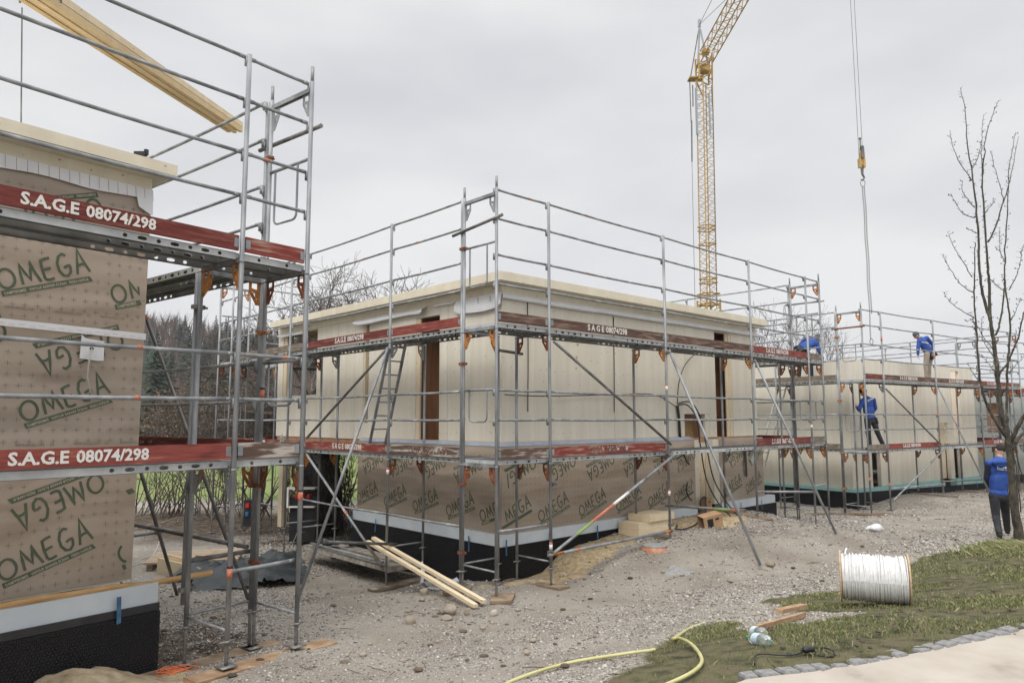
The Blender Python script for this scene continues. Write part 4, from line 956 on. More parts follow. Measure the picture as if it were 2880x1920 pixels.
# wrapped lower storey
MRm = vec(lambda s, d, z: (s, 1.03+d, z)); MLm = vec(lambda s, d, z: (1.03+d, s, z))
lo = MB(); lo.box(1.035, 6.60, 1.035, 5.44, -1.82, -.46); lo.box(7.65, 9.60, 1.035, 5.44, -1.82, -.46); lo.box(6.60, 7.65, 1.19, 5.44, -1.82, -.46); lo.build('lower_wall', clt, HB)
s_ = sheet(MRm, 1.025, 6.65, -1.86, -.455, .042, 41); m1 = s_.build('membrane', membrane, HB, True)
print_part(HB, vec(lambda s, d, z: (s, 1.03-.003-d-bill(s,z,.042,41,1.025,6.65,-1.86,-.455), z)), [(x, -1.80, TILT, False, (1.04,6.6)) for x in (1.0,1.93,2.95,4.0,5.0,5.9)]+[(x, -.60, TILT, True, (1.06,6.6)) for x in (1.75,2.75,3.82,4.87,5.87)]+[(6.6,-.60,TILT,True,(5.9,6.62))], (1.08,6.6,-1.80,-.5), False, m1)
s_ = sheet(MRm, 7.58, 9.62, -1.86, -.455, .026, 43); m1 = s_.build('membrane', membrane, HB, True)
print_part(HB, vec(lambda s, d, z: (s, 1.03-.003-d-bill(s,z,.026,43,7.58,9.62,-1.86,-.455), z)), [(7.82,-1.80,TILT,False,(7.6,9.6)),(8.78,-1.78,TILT,False,(7.6,9.6)),(8.70,-.60,TILT,True,(7.6,9.6)),(9.58,-.60,TILT,True,(7.6,9.6))], (7.65,9.6,-1.80,-.5), False, m1)
s_ = sheet(MLm, 1.025, 5.46, -1.86, -.455, .030, 44); m1 = s_.build('membrane', membrane, HB, True)
PLm = vec(lambda s, d, z: (1.03-.003-d-bill(6.5-s,z,.030,44,1.025,5.46,-1.86,-.455), 6.5-s, z))        # reading direction runs the other way on this side
print_part(HB, PLm, [(x, -1.76, TILT, False, (1.1,5.45)) for x in (1.12,2.12,3.1,4.1)]+[(5.0,-1.76,TILT,False,(1.1,5.45))]+[(x, -.60, TILT, True, (1.06,5.45)) for x in (1.95,2.95,3.95,4.95)], (1.08,5.42,-1.80,-.5), False, m1)
# niche with bare timber, post and leaning offcuts
mb = MB(); mb.box(6.66, 6.92, 1.10, 1.18, -1.9, -.47); mb.box(7.36, 7.60, 1.02, 1.18, -1.88, -.47); mb.build('niche_cladding', clt, HB)
mb = MB(); mb.beam((6.95,1.09,-2.0), (7.18,1.16,-.75), .10, .03); mb.beam((7.12,1.08,-2.05), (7.25,1.16,-.85), .08, .03); mb.build('leaning_offcut', fresh_wood_v, HB)
# perimeter insulation and dimpled membrane
for (x0_, x1_) in ((.975, 6.62), (7.60, 10.03)):
    mb = MB(); mb.box(x0_, x1_, .975, 1.16, -2.06, -1.862); mb.build('insulation_strip', xps_white, HB)
mb = MB(); mb.box(.975, 1.16, 1.162, 5.52, -2.06, -1.862); mb.build('insulation_strip', xps_white, HB)
mb = MB(); mb.box(.95, 10.04, .95, 1.2, -3.3, -2.045); mb.box(.95, 1.2, 1.202, 5.54, -3.3, -2.045); mb.box(9.9, 10.04, 1.202, 5.5, -3.3, -2.045); mb.build('foundation_membrane', dimple, HB)
MRb = vec(lambda s, d, z: (s, .945+d, z)); MLb = vec(lambda s, d, z: (.945+d, s, z))
tapes(HB, MRb, [1.06,2.05,3.3,4.4,5.6], -2.17, -1.93); tapes(HB, MRb, [7.75,8.35,9.3], -2.15, -1.92); tapes(HB, MLb, [1.75,4.6,5.5], -2.2, -1.95)
# white flashing hanging below the eaves
flap(HB, vec(lambda s, d, z: (s, 1.125+d, z)), 1.10, 9.95, 2.125, .13, .06, 51, roll=True)
F1 = vec(lambda s, d, z: (1.125+d, s, z))
f1 = flap(HB, F1, 1.10, 2.35, 2.125, .24, .03, 52); flap(HB, F1, 2.35, 3.0, 2.12, .05, .03, 53); flap(HB, F1, 3.25, 5.75, 2.12, .13, .07, 54); flap(HB, F1, 8.0, 9.45, 2.12, .10, .06, 55)
mb = MB()
for s, z in ((1.62,1.98),(1.3,1.97),(2.05,2.02)): put_text(mb, 'ISOCELL', F1(s,-.085,z), (0,.15,1), (0,1,0), .035, .11, .01)
mb.build('lettering', black_rub, f1)
# corner post that carries the overhang on the left
mb = MB(); mb.box(1.17, 1.37, 9.18, 9.38, -2.62, -.53); mb.build('corner_post', fresh_wood_v, HB)
mb = MB(); mb.tube([(1.27,9.28,-2.62),(1.27,9.28,-2.85)], .03, 8); mb.build('post_foot', steel_dark, HB)

# ---- left house
HA = house('A', 'nearest house wrapped in brown printed membrane at the left edge', -2.7); HA.location = l2w('A', -1.12, 1.15, -2.7); HA['off'] = [-1.12, 1.15, -2.7]
MAw = vec(lambda s, d, z: (s, 1.15+d, z))
mb = MB(); mb.box(-9.6, -1.14, 1.165, 9.5, -1.58, 2.50); mb.build('wall', clt_h, HA)
mb = MB(); mb.box(-9.8, -1.0, .86, 9.6, 2.49, 2.605); mb.build('roof', clt_h, HA)
mb = MB(); mb.box(-9.6, -1.125, 1.135, 1.163, 2.375, 2.488); mb.build('eaves_board', clt_h, HA)
s_ = sheet(MAw, -4.6, -1.118, .85, 2.27, .03, 61); mA1 = s_.build('membrane', membrane, HA, True, label='upper sheet of brown membrane')
s_ = sheet(MAw, -4.6, -1.118, -1.56, .85, .03, 62); mA2 = s_.build('membrane', membrane, HA, True, label='lower sheet of brown membrane')
mb = MB(); mb.box(-9.6, -4.6, 1.14, 1.163, -1.56, 2.27); mb.build('membrane', membrane, HA)
PA = vec(lambda s, d, z: (s, 1.15-.003-d-(bill(s,z,.03,61,-4.6,-1.118,.85,2.27) if z > .85 else bill(s,z,.03,62,-4.6,-1.118,-1.56,.85)), z)); clipA = (-4.5, -1.14)
print_part(HA, PA, [(-2.37,1.085,TILT,False,clipA),(-1.405,1.08,TILT,False,clipA),(-3.37,1.085,TILT,False,clipA),(-1.65,2.22,TILT,True,clipA)], (-3.2,-1.16,.93,2.2), False, mA1, [(x, .985) for x in (-2.35,-1.95,-1.55)])
print_part(HA, PA, [(-2.12,-.085,TILT,False,clipA),(-2.2,-1.465,TILT,False,clipA),(-1.20,-1.465,TILT,False,clipA),(-1.12,-.085,TILT,False,clipA),(-1.383,.934,TILT,True,clipA),(-1.489,-.45,TILT,True,clipA),(-.489,-.45,TILT,True,clipA),(-2.383,.934,TILT,True,clipA),(-2.489,-.45,TILT,True,clipA)], (-3.2,-1.16,-1.5,.70), False, mA2, [(x, -.24) for x in (-2.2,-1.72,-1.3)])
# white tapes with their fine grid
mb = MB(); V = []
for i in range(36): 
    s = -4.6+3.49*i/35
    V += [MAw(s, -.034-.003*math.sin(i*1.7), 2.245-.012*math.sin(i*.7)), MAw(s, -.012, 2.375)]
mb.add(V, [(2*i, 2*i+2, 2*i+3, 2*i+1) for i in range(35)], 0)
for s in np.arange(-3.4, -1.14, .088): mb.add([MAw(s-.0015,-.039,2.25), MAw(s+.0015,-.039,2.25), MAw(s+.0015,-.016,2.37), MAw(s-.0015,-.016,2.37)], [(0,1,2,3)], 1)
mb.add([MAw(-1.28,-.040,2.26), MAw(-1.122,-.050,2.26), MAw(-1.118,-.052,2.09), MAw(-1.19,-.058,2.12), MAw(-1.262,-.05,2.16)], [(0,1,2,3,4)], 0)
mb.build('white_tape', [flash_white, old_board], HA)
mb = MB(); mb.add([MAw(s, -.040, z) for s, z in ((-3.6,.845),(-1.118,.80),(-1.118,.865),(-3.6,.91))], [(0,1,2,3)], 0)
for k in range(26):
    s = -3.2+k*.08; mb.add([MAw(s,-.0415,.872-(s+3.6)*.018-.01*(k%2)), MAw(s+.05,-.0415,.871-(s+3.6)*.018-.01*(k%2)), MAw(s+.05,-.0415,.8735-(s+3.6)*.018-.01*(k%2)), MAw(s,-.0415,.8745-(s+3.6)*.018-.01*(k%2))], [(0,1,2,3)], 1)
mb.build('seam_tape', [flash_white, mat('tape_print', [(0,(.5,.25,.25))], .7)], HA)
mb = MB(); mb.add([MAw(s, -.043, z) for s, z in ((-1.725,.575),(-1.56,.56),(-1.51,.565),(-1.512,.755),(-1.60,.762),(-1.68,.77),(-1.72,.80))], [tuple(range(7))], 0)
mb.add([MAw(s, -.045, z) for s, z in ((-1.69,.60),(-1.57,.60),(-1.57,.72),(-1.69,.72))], [(0,1,2,3)], 0)
for k in range(7): mb.add([MAw(-1.68+.02*k,-.0465,.585+.03*k), MAw(-1.65+.02*k,-.0465,.59+.03*k), MAw(-1.65+.02*k,-.0465,.592+.03*k), MAw(-1.68+.02*k,-.0465,.587+.03*k)], [(0,1,2,3)], 1)
mb.ellipsoid(MAw(-1.625,-.047,.675), ((.02,0,0),(0,.004,0),(0,0,.014)), 10, 6, 2)
mb.build('sealing_patch', [flash_white, mat('tape_print_grey', [(0,(.45,.3,.3))], .7), black_rub], HA)
mb = MB(); mb.tube([MAw(-1.625,-.05,.675), MAw(-1.65,-.10,.62), MAw(-1.672,-.12,.52), MAw(-1.672,-.11,.40), MAw(-1.64,-.10,.28), MAw(-1.59,-.09,.17)], .007, 8, 0, True); mb.build('cable', mat('pale_cable',[(0,(.5,.48,.42))],.5), HA, True)
mb = MB(); mb.box(-9.6, -.94, .96, 1.2, -1.80, -1.60); mb.build('insulation_strip', xps_white, HA)
mb = MB(); mb.box(-9.6, -.93, .935, 1.2, -1.86, -1.79); mb.build('membrane_collar', mat('black_collar', [(.3,(.02,.02,.023)),(.7,(.04,.04,.045))], .4, 0, 5), HA)
mb = MB(); mb.box(-9.6, -.925, .925, 1.2, -3.3, -1.865); mb.box(-1.1, -.925, 1.2, 9, -3.3, -1.86); mb.build('foundation_membrane', mat('sheet_black', [(0,(.008,.0085,.011))], .4), HA)
mb = MB()
for j in range(26):
    for i in range(84):
        s = -.945-.033*(i+.5*(j%2)); z = -1.885-.0286*j
        if s < -3.7: continue
        R_ = [(.0155,0),(.0120,.006),(.0075,.0015)]; V = [(s+r*math.cos(k*math.pi/3), .9245-o, z+r*math.sin(k*math.pi/3)) for r, o in R_ for k in range(6)]
        mb.add(V, [(q*6+k, q*6+(k+1)%6, q*6+6+(k+1)%6, q*6+6+k) for q in (0,1) for k in range(6)]+[(12,13,14,15,16,17)])
mb.build('dimples', mat('dimple_black', [(0,(.012,.0125,.016))], .28), HA)
tapes(HA, vec(lambda s, d, z: (s, .915+d, z)), [-1.33], -1.90, -1.66, .045)
mb = MB(); P0 = [Vector((-9.6+.0+i*.33, 1.03+random.uniform(-.004,.004), -1.555+random.uniform(-.005,.005)-(.03 if i > 25 else 0))) for i in range(29)]
mb.tube([Vector((p.x, p.y-.03, p.z-.02)) for p in P0], .028, 6); 
mb.build('sill_batten', amber_wood, HA)

# ---- right house, still without its roof
HC = house('C', 'roofless house of pale timber panels at right with a thin aqua base line', -2.8)
MCr = vec(lambda s, d, z: (s, 1.15+d, z)); MCl = vec(lambda s, d, z: (1.15+d, s, z)); MCe = vec(lambda s, d, z: (9.62-d, s, z)); MCk = vec(lambda s, d, z: (s, 9.58-d, z))
wall(HC, 'wall', MCr, 1.15, 9.62, -.90, 1.82, .12, [(6.62,7.4,-.90,-.17),(7.85,8.5,-.62,1.68)], clt, )
wall(HC, 'lower_wall', MCr, 1.15, 9.62, -2.12, -.905, .12, [(2.28,2.78,-2.12,-1.0),(6.62,7.45,-2.12,-.905),(7.74,8.24,-2.12,-1.0)], clt)
wall(HC, 'wall', MCl, 1.27, 9.58, -2.12, 1.78, .12, [(6.4,7.6,-.8,1.5)], clt)
wall(HC, 'wall', MCe, 1.27, 9.58, -2.12, 1.82, .12, [(3,4.5,0,1.4)], clt); wall(HC, 'wall', MCk, 1.27, 9.5, -2.12, 1.82, .12, [(3,4.5,0,1.4)], clt)
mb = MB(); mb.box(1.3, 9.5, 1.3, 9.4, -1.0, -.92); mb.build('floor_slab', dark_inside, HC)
mb = MB(); mb.box(6.5, 7.5, 1.7, 1.8, -2.1, -.2); mb.box(7.7, 8.7, 1.75, 1.85, -.6, 1.75); mb.build('partition', fresh_wood_v, HC)
mb = MB(); mb.box(2.80, 2.93, 1.155, 1.25, -2.1, -1.0); mb.box(8.25, 8.30, 1.14, 1.25, -2.1, -1.0); mb.build('door_frame', old_board, HC)
mb = MB(); mb.box(6.64, 6.95, 1.3, 1.34, -2.1, -.92); mb.box(6.98, 7.40, 1.28, 1.33, -2.1, -.3); mb.build('niche_panel', fresh_wood_v, HC)
mb = MB()
for s in (3.1, 5.2): mb.add([MCr(s-.003,-.0012,-.88), MCr(s+.003,-.0012,-.88), MCr(s+.003,-.0012,1.8), MCr(s-.003,-.0012,1.8)], [(0,1,2,3)])
mb.box(1.145, 9.6, 1.144, 1.149, -.912, -.900); mb.build('panel_seam', old_board, HC)
mb = MB(); mb.box(.99, 6.6, .99, 1.2, -2.45, -2.115); mb.build('insulation_strip', xps_aqua, HC); mb = MB(); mb.box(7.45, 9.9, .99, 1.2, -2.45, -2.115); mb.box(.99, 1.2, 1.202, 9.5, -2.30, -2.115); mb.build('insulation_strip', xps_aqua, HC)
mb = MB(); mb.prism([(.965,.965,-3.5),(9.9,.965,-3.5),(9.9,.965,-2.36),(7,.965,-2.31),(3.5,.965,-2.25),(.965,.965,-2.20)], (0,.024,0)); mb.box(.965, .989, .99, 9.5, -3.5, -2.205); mb.build('foundation_membrane', dimple, HC)
MCb = vec(lambda s, d, z: (s, .96+d, z)); tapes(HC, MCb, [1.8,3.9,5.6,6.4,8.9], -2.52, -2.25, .04); tapes(HC, vec(lambda s, d, z: (.96+d, s, z)), [4.5], -2.45, -2.2, .05)
# ---- farthest house
HD = house('D', 'pale greenish rendered house far right behind the red scaffold', -2.9)
MDr = vec(lambda s, d, z: (s, 1.15+d, z))
wall(HD, 'wall', MDr, 1.15, 9.6, -2.3, 1.2, .12, [(2.2,3.4,-.6,.6),(5.2,6.4,-.6,.6)], mat('pale_render', [(.3,(.42,.45,.42)),(.7,(.5,.52,.49))], .85, 0, 3))
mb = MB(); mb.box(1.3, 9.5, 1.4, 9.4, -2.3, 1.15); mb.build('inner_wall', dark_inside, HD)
mb = MB(); mb.box(1.0, 9.8, 1.0, 9.6, 1.21, 1.33); mb.build('roof', clt_h, HD)
mb = MB(); mb.box(.97, 9.7, .97, 1.3, -3.4, -2.3); mb.build('foundation_membrane', dimple, HD)

# ---- cables on the middle house
def cable(name, label, pts, r=.012, m=None, cat='cable', parent=None, w=True):
    P = [Vector(p) for p in pts]; Q = []
    for i in range(len(P)-1):
        p0, p1, p2, p3 = P[max(i-1,0)], P[i], P[i+1], P[min(i+2,len(P)-1)]
        for k in range(5):
            t = k/5; Q.append(.5*((2*p1)+(p2-p0)*t+(2*p0-5*p1+4*p2-p3)*t*t+(3*p1-p0-3*p2+p3)*t**3))
    Q.append(P[-1]); mb = MB(); mb.tube(Q, r, 8); o = mb.build(name, m or black_rub, parent, True)
    if parent is None: tag(o, label, cat)
    return o
def bl(x, y, z): return l2w('B', x, y, z)
cable('cable', 'black cable hanging straight down the wall behind the second scaffold post', [bl(1.74,1.135,2.02), bl(1.745,1.13,1.2), bl(1.733,1.13,.12)], .008)
cable('cable', 'black cable hanging straight down the middle of the right timber wall', [bl(4.1,1.135,1.98), bl(4.09,1.13,1.1), bl(4.07,1.13,.12)], .008)
cable('cable', 'long black cable strung level across the right timber wall', [bl(1.2,1.13,.40), bl(1.74,1.13,.39), bl(2.3,1.12,.40), bl(3.3,1.13,.43), bl(4.3,1.12,.47), bl(5.4,1.12,.48), bl(6.15,1.12,.24)], .008)
cable('cable', 'thick black cable bundle taped upright beside the hatch', [bl(6.18,1.12,.27), bl(6.2,1.1,.0), bl(6.25,1.12,-.40)], .03)
cable('cable', 'black cable arching up the wall to the right of the tall opening', [bl(6.17,1.11,.3), bl(6.2,1.08,.75), bl(6.45,1.08,1.15), bl(6.9,1.1,1.42)], .010)
cable('cable', 'black cable looping over the deck edge and down to the cardboard box, left one', [bl(6.18,1.1,.28), bl(6.38,1.0,.28), bl(6.55,.9,.0), bl(6.62,.86,-.6), bl(6.72,.8,-1.3), bl(6.85,.6,-1.8), bl(6.8,.3,-2.02)], .014)
cable('cable', 'black cable looping over the deck edge and down to the cardboard box, right one', [bl(6.2,1.1,.32), bl(6.52,1.0,.34), bl(6.72,.9,.0), bl(6.85,.86,-.6), bl(7.0,.8,-1.3), bl(7.1,.55,-1.8), bl(7.0,.25,-2.03)], .014)
for (x, z, k) in ((6.05,-.75,1), (6.1,-1.5,-1)):
    cable('cable_end', 'short black cable end poking through the brown membrane, %s one' % ('upper' if k > 0 else 'lower'), [bl(x+.18,.99,z+.12), bl(x,.90,z+.02), bl(x+.12,.92,z-.14), bl(x+.3,.97,z-.22)], .016)
mb = MB(); mb.add([bl(8.62,.985,-.62), bl(8.74,.985,-.62), bl(8.74,.975,-1.35), bl(8.66,.975,-1.36)], [(0,1,2,3)]); mb.add([bl(8.62,.98,-.62), bl(8.74,.98,-.62), bl(8.74,.97,-1.35), bl(8.66,.97,-1.36)], [(3,2,1,0)]); tag(mb.build('black_strap', black_rub), 'wide black strap hanging over the printed membrane at the right end', 'strap')
# ------------------------------------------------------------------ trees, hedge, hill
bark_dark = mat('bark_dark', [(.35,(.045,.036,.030)),(.6,(.085,.07,.058)),(.78,(.16,.15,.12))], .9, 0, 14, (1,1,.4), .5)
bark_lichen = mat('bark_lichen', [(.3,(.03,.024,.020)),(.5,(.06,.05,.038)),(.66,(.10,.095,.06)),(.76,(.30,.30,.26))], .9, 0, 16, (1,1,.6), .6)
twig_m = mat('twig_brown', [(.4,(.06,.045,.04)),(.7,(.12,.09,.075))], .9, 0, 5)
def grow(mb, p, d, L, r, depth, spread=.5, up=.1, kids=(3,5), wob=.18, minr=.004, seg=4, sides=5, kink=0.0):
    pts = [p]; q = p.copy(); dd = d.normalized()
    for k in range(seg):
        dd = (dd+Vector((random.gauss(0,wob), random.gauss(0,wob), random.gauss(0,wob)+up))).normalized(); q = q+dd*(L/seg); pts.append(q.copy())
    rr = [max(minr, r*(1-.6*i/seg)) for i in range(seg+1)]
    mb.tube(pts, rr, sides if r > .02 else 3, 0, cap=False)
    if depth <= 0: return
    n = random.randint(*kids)
    for k in range(n):
        t = random.uniform(.3, 1) if k else 1; i = min(int(t*seg), seg-1); b = pts[i].lerp(pts[i+1], t*seg-i)
        axd = (pts[i+1]-pts[i]).normalized(); a = Vector((random.gauss(0,1), random.gauss(0,1), random.gauss(0,1))); a = (a-axd*a.dot(axd)).normalized()
        nd = (axd+a*random.uniform(.5, 1.3)*spread*2).normalized()
        grow(mb, b, nd, L*random.uniform(.55, .8), max(minr, r*random.uniform(.45, .62)), depth-1, spread, up, kids, wob, minr, seg, sides)
def bare_tree(name, label, base, h, r, trunk_dir=(0,0,1), depth=4, group=None, seed=1, kids=(3,5), spread=.45, up=.08, m=None, limbs=None, minr=.006, cat='tree'):
    random.seed(seed); t = thing(name, label, cat, base, 0, group); t['off'] = [0,0,0]; t.location = (0,0,0)
    mb = MB(); b = Vector(base); td = Vector(trunk_dir).normalized(); top = b+td*h*.4
    mb.tube([b-Vector((0,0,.2)), b.lerp(top,.5)+Vector((random.uniform(-.08,.08),0,0)), top], [r*1.15, r, r*.85], 8); mb.build('trunk', m or bark_dark, t, True)
    c = MB()
    for k, ld in enumerate(limbs or [(random.gauss(0,.6), random.gauss(0,.6), 1) for _ in range(4)]):
        grow(c, top-td*h*.02*k, Vector(ld), h*.32, r*.6, depth, spread, up, kids, minr=minr)
    c.build('crown', m or bark_dark, t); return t
def conifer(name, label, base, h, w, group, seed, m, lo=.08):
    r_ = np.random.default_rng(seed); t = thing(name, label, 'conifer', (0,0,0), 0, group)
    mb = MB(); b = Vector(base); mb.tube([b-Vector((0,0,.5)), b+Vector((0,0,h*.97))], [h*.018, h*.003], 5); mb.build('trunk', bark_dark, t)
    V = []; F = []; n = 0; nl = 26
    for i in range(nl):
        f = i/(nl-1); z = h*(lo+(1-lo)*f); R0 = w*(1-f)**.85*(.8+.35*r_.random())+.02*h*(1-f)
        for k in range(int(9+7*(1-f))):
            a = r_.uniform(0, 2*math.pi); Rr = R0*r_.uniform(.65, 1.1); da = r_.uniform(.12, .26)*(1 if f < .7 else 1.6)
            p0 = (b.x, b.y, b.z+z+h*.012); dr = -.30*Rr
            p1 = (b.x+math.cos(a-da)*Rr*.62, b.y+math.sin(a-da)*Rr*.62, b.z+z+dr*.5); p2 = (b.x+math.cos(a)*Rr, b.y+math.sin(a)*Rr, b.z+z+dr+.06*Rr); p3 = (b.x+math.cos(a+da)*Rr*.62, b.y+math.sin(a+da)*Rr*.62, b.z+z+dr*.55-.02*h)
            V += [p0, p1, p2, p3]; F += [(n,n+1,n+2), (n,n+2,n+3)]; n += 4
    fast_mesh('foliage', V, F, [m], t); return t
conif_near = mat('spruce_needles', [(.35,(.018,.035,.022)),(.6,(.04,.065,.038)),(.8,(.07,.10,.06))], .9, 0, 1.2)
conif_far = mat('distant_spruce', [(.35,(.028,.045,.036)),(.6,(.05,.072,.056)),(.8,(.08,.10,.08))], .95, 0, .15)

# hill behind the field
def hill_z(x, y):
    # ridge height falls off to the right
    rid = 30-.16*np.clip(x+120, 0, 180)
    t = np.clip((y-150)/115., 0, 1); t = t*t*(3-2*t)
    return -2.8+t*np.maximum(rid, .5)*(1+.06*(vnoise(x+900,y+900,.02,71)-.5))
hx = np.arange(-420, 430, 8.0); hy = np.arange(146, 340, 6.0); HX, HY = np.meshgrid(hx, hy); hz = hill_z(HX.ravel(), HY.ravel())-.25
nx = len(hx); ii = (np.arange(len(hy)-1)[:, None]*nx+np.arange(nx-1)[None]).ravel()
hill = fast_mesh('hill', np.stack([HX.ravel(), HY.ravel(), hz], 1), np.stack([ii, ii+1, ii+nx+1, ii+nx], 1), [mat('hill_floor', [(.35,(.07,.05,.04)),(.55,(.12,.085,.07)),(.7,(.10,.09,.05))], .95, 0, .08, detail=8)], smooth=True)
tag(hill, kind='structure')
# leafless wood on the slope: one mass of slim crowns
V = []; F = []; mi = []; n = 0
def twigcrown(x, y, z, h, w, ns, mk):
    global n
    for k in range(ns):
        a = rng.uniform(0, 2*math.pi); u = rng.uniform(0, 1); bz = z+h*(.25+.45*u); e = rng.uniform(.35, 1.2); l = h*rng.uniform(.25, .5); dx, dy = math.cos(a)*w*e, math.sin(a)*w*e
        s = rng.uniform(.05, .13)*h/9; px2, py2 = -math.sin(a)*s, math.cos(a)*s
        V.extend([(x-px2+dx*.1, y-py2+dy*.1, bz), (x+px2+dx*.1+s, y+py2+dy*.1, bz), (x+dx, y+dy, bz+l)]); F.append((n, n+1, n+2)); mi.append(mk); n += 3
    s = .14*h/9; V.extend([(x-s, y, z), (x+s, y, z), (x, y, z+h*.8)]); F.append((n, n+1, n+2)); mi.append(2 if rng.random() < .3 else mk); n += 3
for k in range(5200):
    y = 150+115*rng.random()**.8; x = rng.uniform(-.75, .78)*y
    if x > -.15*y and rng.random() < .9: continue
    if x > .1*y: continue
    h = rng.uniform(8, 13); twigcrown(x, y, float(hill_z(np.array([x]), np.array([y]))[0])-.5, h, h*.22, 15, int(rng.choice([0,0,1,3])))
wood = fast_mesh('wood', V, F, [mat('bare_wood_brown', [(0,(.17,.13,.11))], .95), mat('bare_wood_red', [(0,(.19,.13,.105))], .95), mat('birch_bark', [(0,(.30,.27,.23))], .95), mat('bare_wood_grey', [(0,(.17,.15,.135))], .95)], mi=mi)
tag(wood, 'brown leafless wood covering the far slope', 'wood', kind='stuff')
random.seed(5)
for i, (px, d, h) in enumerate([(408,190,19),(428,176,22),(455,182,17),(476,185,15),(520,190,21),(542,188,20),(566,205,15),(580,215,14),(612,212,15),(636,205,19),(655,220,14),(672,225,13),(700,226,14),(715,228,15),(735,230,14),(752,230,15),(775,228,16),(790,232,14),(840,235,14),(492,225,15),(507,235,14),(596,236,15),(625,240,14),(688,240,13)]):
    x = ray(px, 1180).x/ray(px, 1180).y*d; z = float(hill_z(np.array([float(x)]), np.array([float(d)]))[0])
    conifer('ridge_conifer', 'dark spruce standing on the wooded ridge beyond the field', (x, d, z), h, h*.24, 'spruces along the ridge', 100+i, conif_far)
for i, (px, d, h, w, lab) in enumerate([(425,100,14.5,4.2,'broad dark spruce at the field edge, nearest the brown-wrapped wall'),(470,108,13,3.6,'dark spruce at the field edge, second from the brown-wrapped wall'),(545,104,12.5,3.4,'dark spruce at the field edge showing between the two steel posts'),(608,98,12.5,3.8,'dense dark spruce at the field edge, left of the twin far posts'),(640,112,11,3,'small dark spruce at the field edge behind the twin far posts')]):
    x = ray(px, 1180).x/ray(px, 1180).y*d; conifer('field_conifer', lab, (x, d, -2.9), h, w, 'spruces at the field edge', 200+i, conif_near, .02)
# russet beech scrub along the field edge
leaf_m = mat('dry_beech_leaf', [(.3,(.10,.055,.035)),(.6,(.19,.12,.075)),(.8,(.30,.22,.15))], .8, 0, .9)
def scrub(name, label, c, w, h, nst, nlf, seed, group):
    random.seed(seed); t = thing(name, label, 'shrub', (0,0,0), 0, group); mb = MB(); tips = []
    for k in range(nst):
        a = random.uniform(0, 6.28); b = Vector((c[0]+random.gauss(0,.22)*w, c[1]+random.gauss(0,.2)*w, c[2]-.1)); d = Vector((math.cos(a)*.45, math.sin(a)*.45, 1)); L = h*random.uniform(.6, 1.05)
        pts = [b]; q = b.copy()
        for s in range(5): d = (d+Vector((random.gauss(0,.14), random.gauss(0,.14), .02))).normalized(); q = q+d*L/5; pts.append(q.copy())
        r = h*.006*random.uniform(.6, 1.6); mb.tube(pts, [r, r*.85, r*.7, r*.55, r*.4, r*.25], 4, cap=False); tips += pts[2:]
        for s in range(4):
            i = random.randint(1, 4); e = pts[i]+Vector((random.gauss(0,.5), random.gauss(0,.5), random.uniform(.1,.7)))*L*.33; mb.tube([pts[i], pts[i].lerp(e,.5)+Vector((0,0,.03)), e], [r*.5, r*.35, r*.2], 3, cap=False); tips.append(e); tips.append(pts[i].lerp(e,.5))
    mb.build('stems', twig_m, t)
    if nlf:
        V = []; F = []; n_ = 0
        for k in range(nlf):
            p = random.choice(tips)+Vector((random.gauss(0,.07), random.gauss(0,.07), random.gauss(0,.08)))*h*.7; s = random.uniform(.03, .06)*h/3; a = Vector((random.gauss(0,1), random.gauss(0,1), random.gauss(0,1))).normalized()*s; b = Vector((random.gauss(0,1), random.gauss(0,1), random.gauss(0,1))).normalized()*s
            V += [p-a, p+b, p+a, p-b*.6]; F += [(n_,n_+1,n_+2),(n_,n_+2,n_+3)]; n_ += 4
        fast_mesh('foliage', V, F, [leaf_m], t)
    return t
for i, (px, d, w, h) in enumerate([(440,60,5,6.5),(500,58,5,6.8),(560,62,5,6.2),(650,60,5,5.8),(690,58,5,6.5),(740,62,5,6.5),(470,75,7,7),(590,75,7,7),(700,75,7,8),(760,72,6,8)]):
    x = ray(px, 1180).x/ray(px, 1180).y*d; scrub('beech_bush', 'leafy russet beech bush in the scrub at the edge of the green field', (x, d, -2.9), w, h, 34, 650 if i < 6 else 380, 300+i, 'beech bushes at the field edge')
# thin bare saplings between site and field
for i, (px, d, w, h) in enumerate([(440,21.5,1.0,2.9),(470,20.8,.8,2.6),(500,21.2,1.0,3.1),(530,22,.9,2.7),(575,21.5,.8,3.0),(612,20.5,.9,3.4),(655,21.2,.8,2.8),(690,20.2,.9,3.0),(745,20.6,.9,3.2),(405,22.3,.9,2.7),(960,22,.9,3.0),(990,22.5,1.0,3.0)]):
    x = ray(px, 1180).x/ray(px, 1180).y*d; scrub('bare_sapling', 'clump of thin leafless shoots between the site and the green field', (x, d, -2.8), w, h*.95, 8, 0, 340+i, 'bare shoots along the site edge')
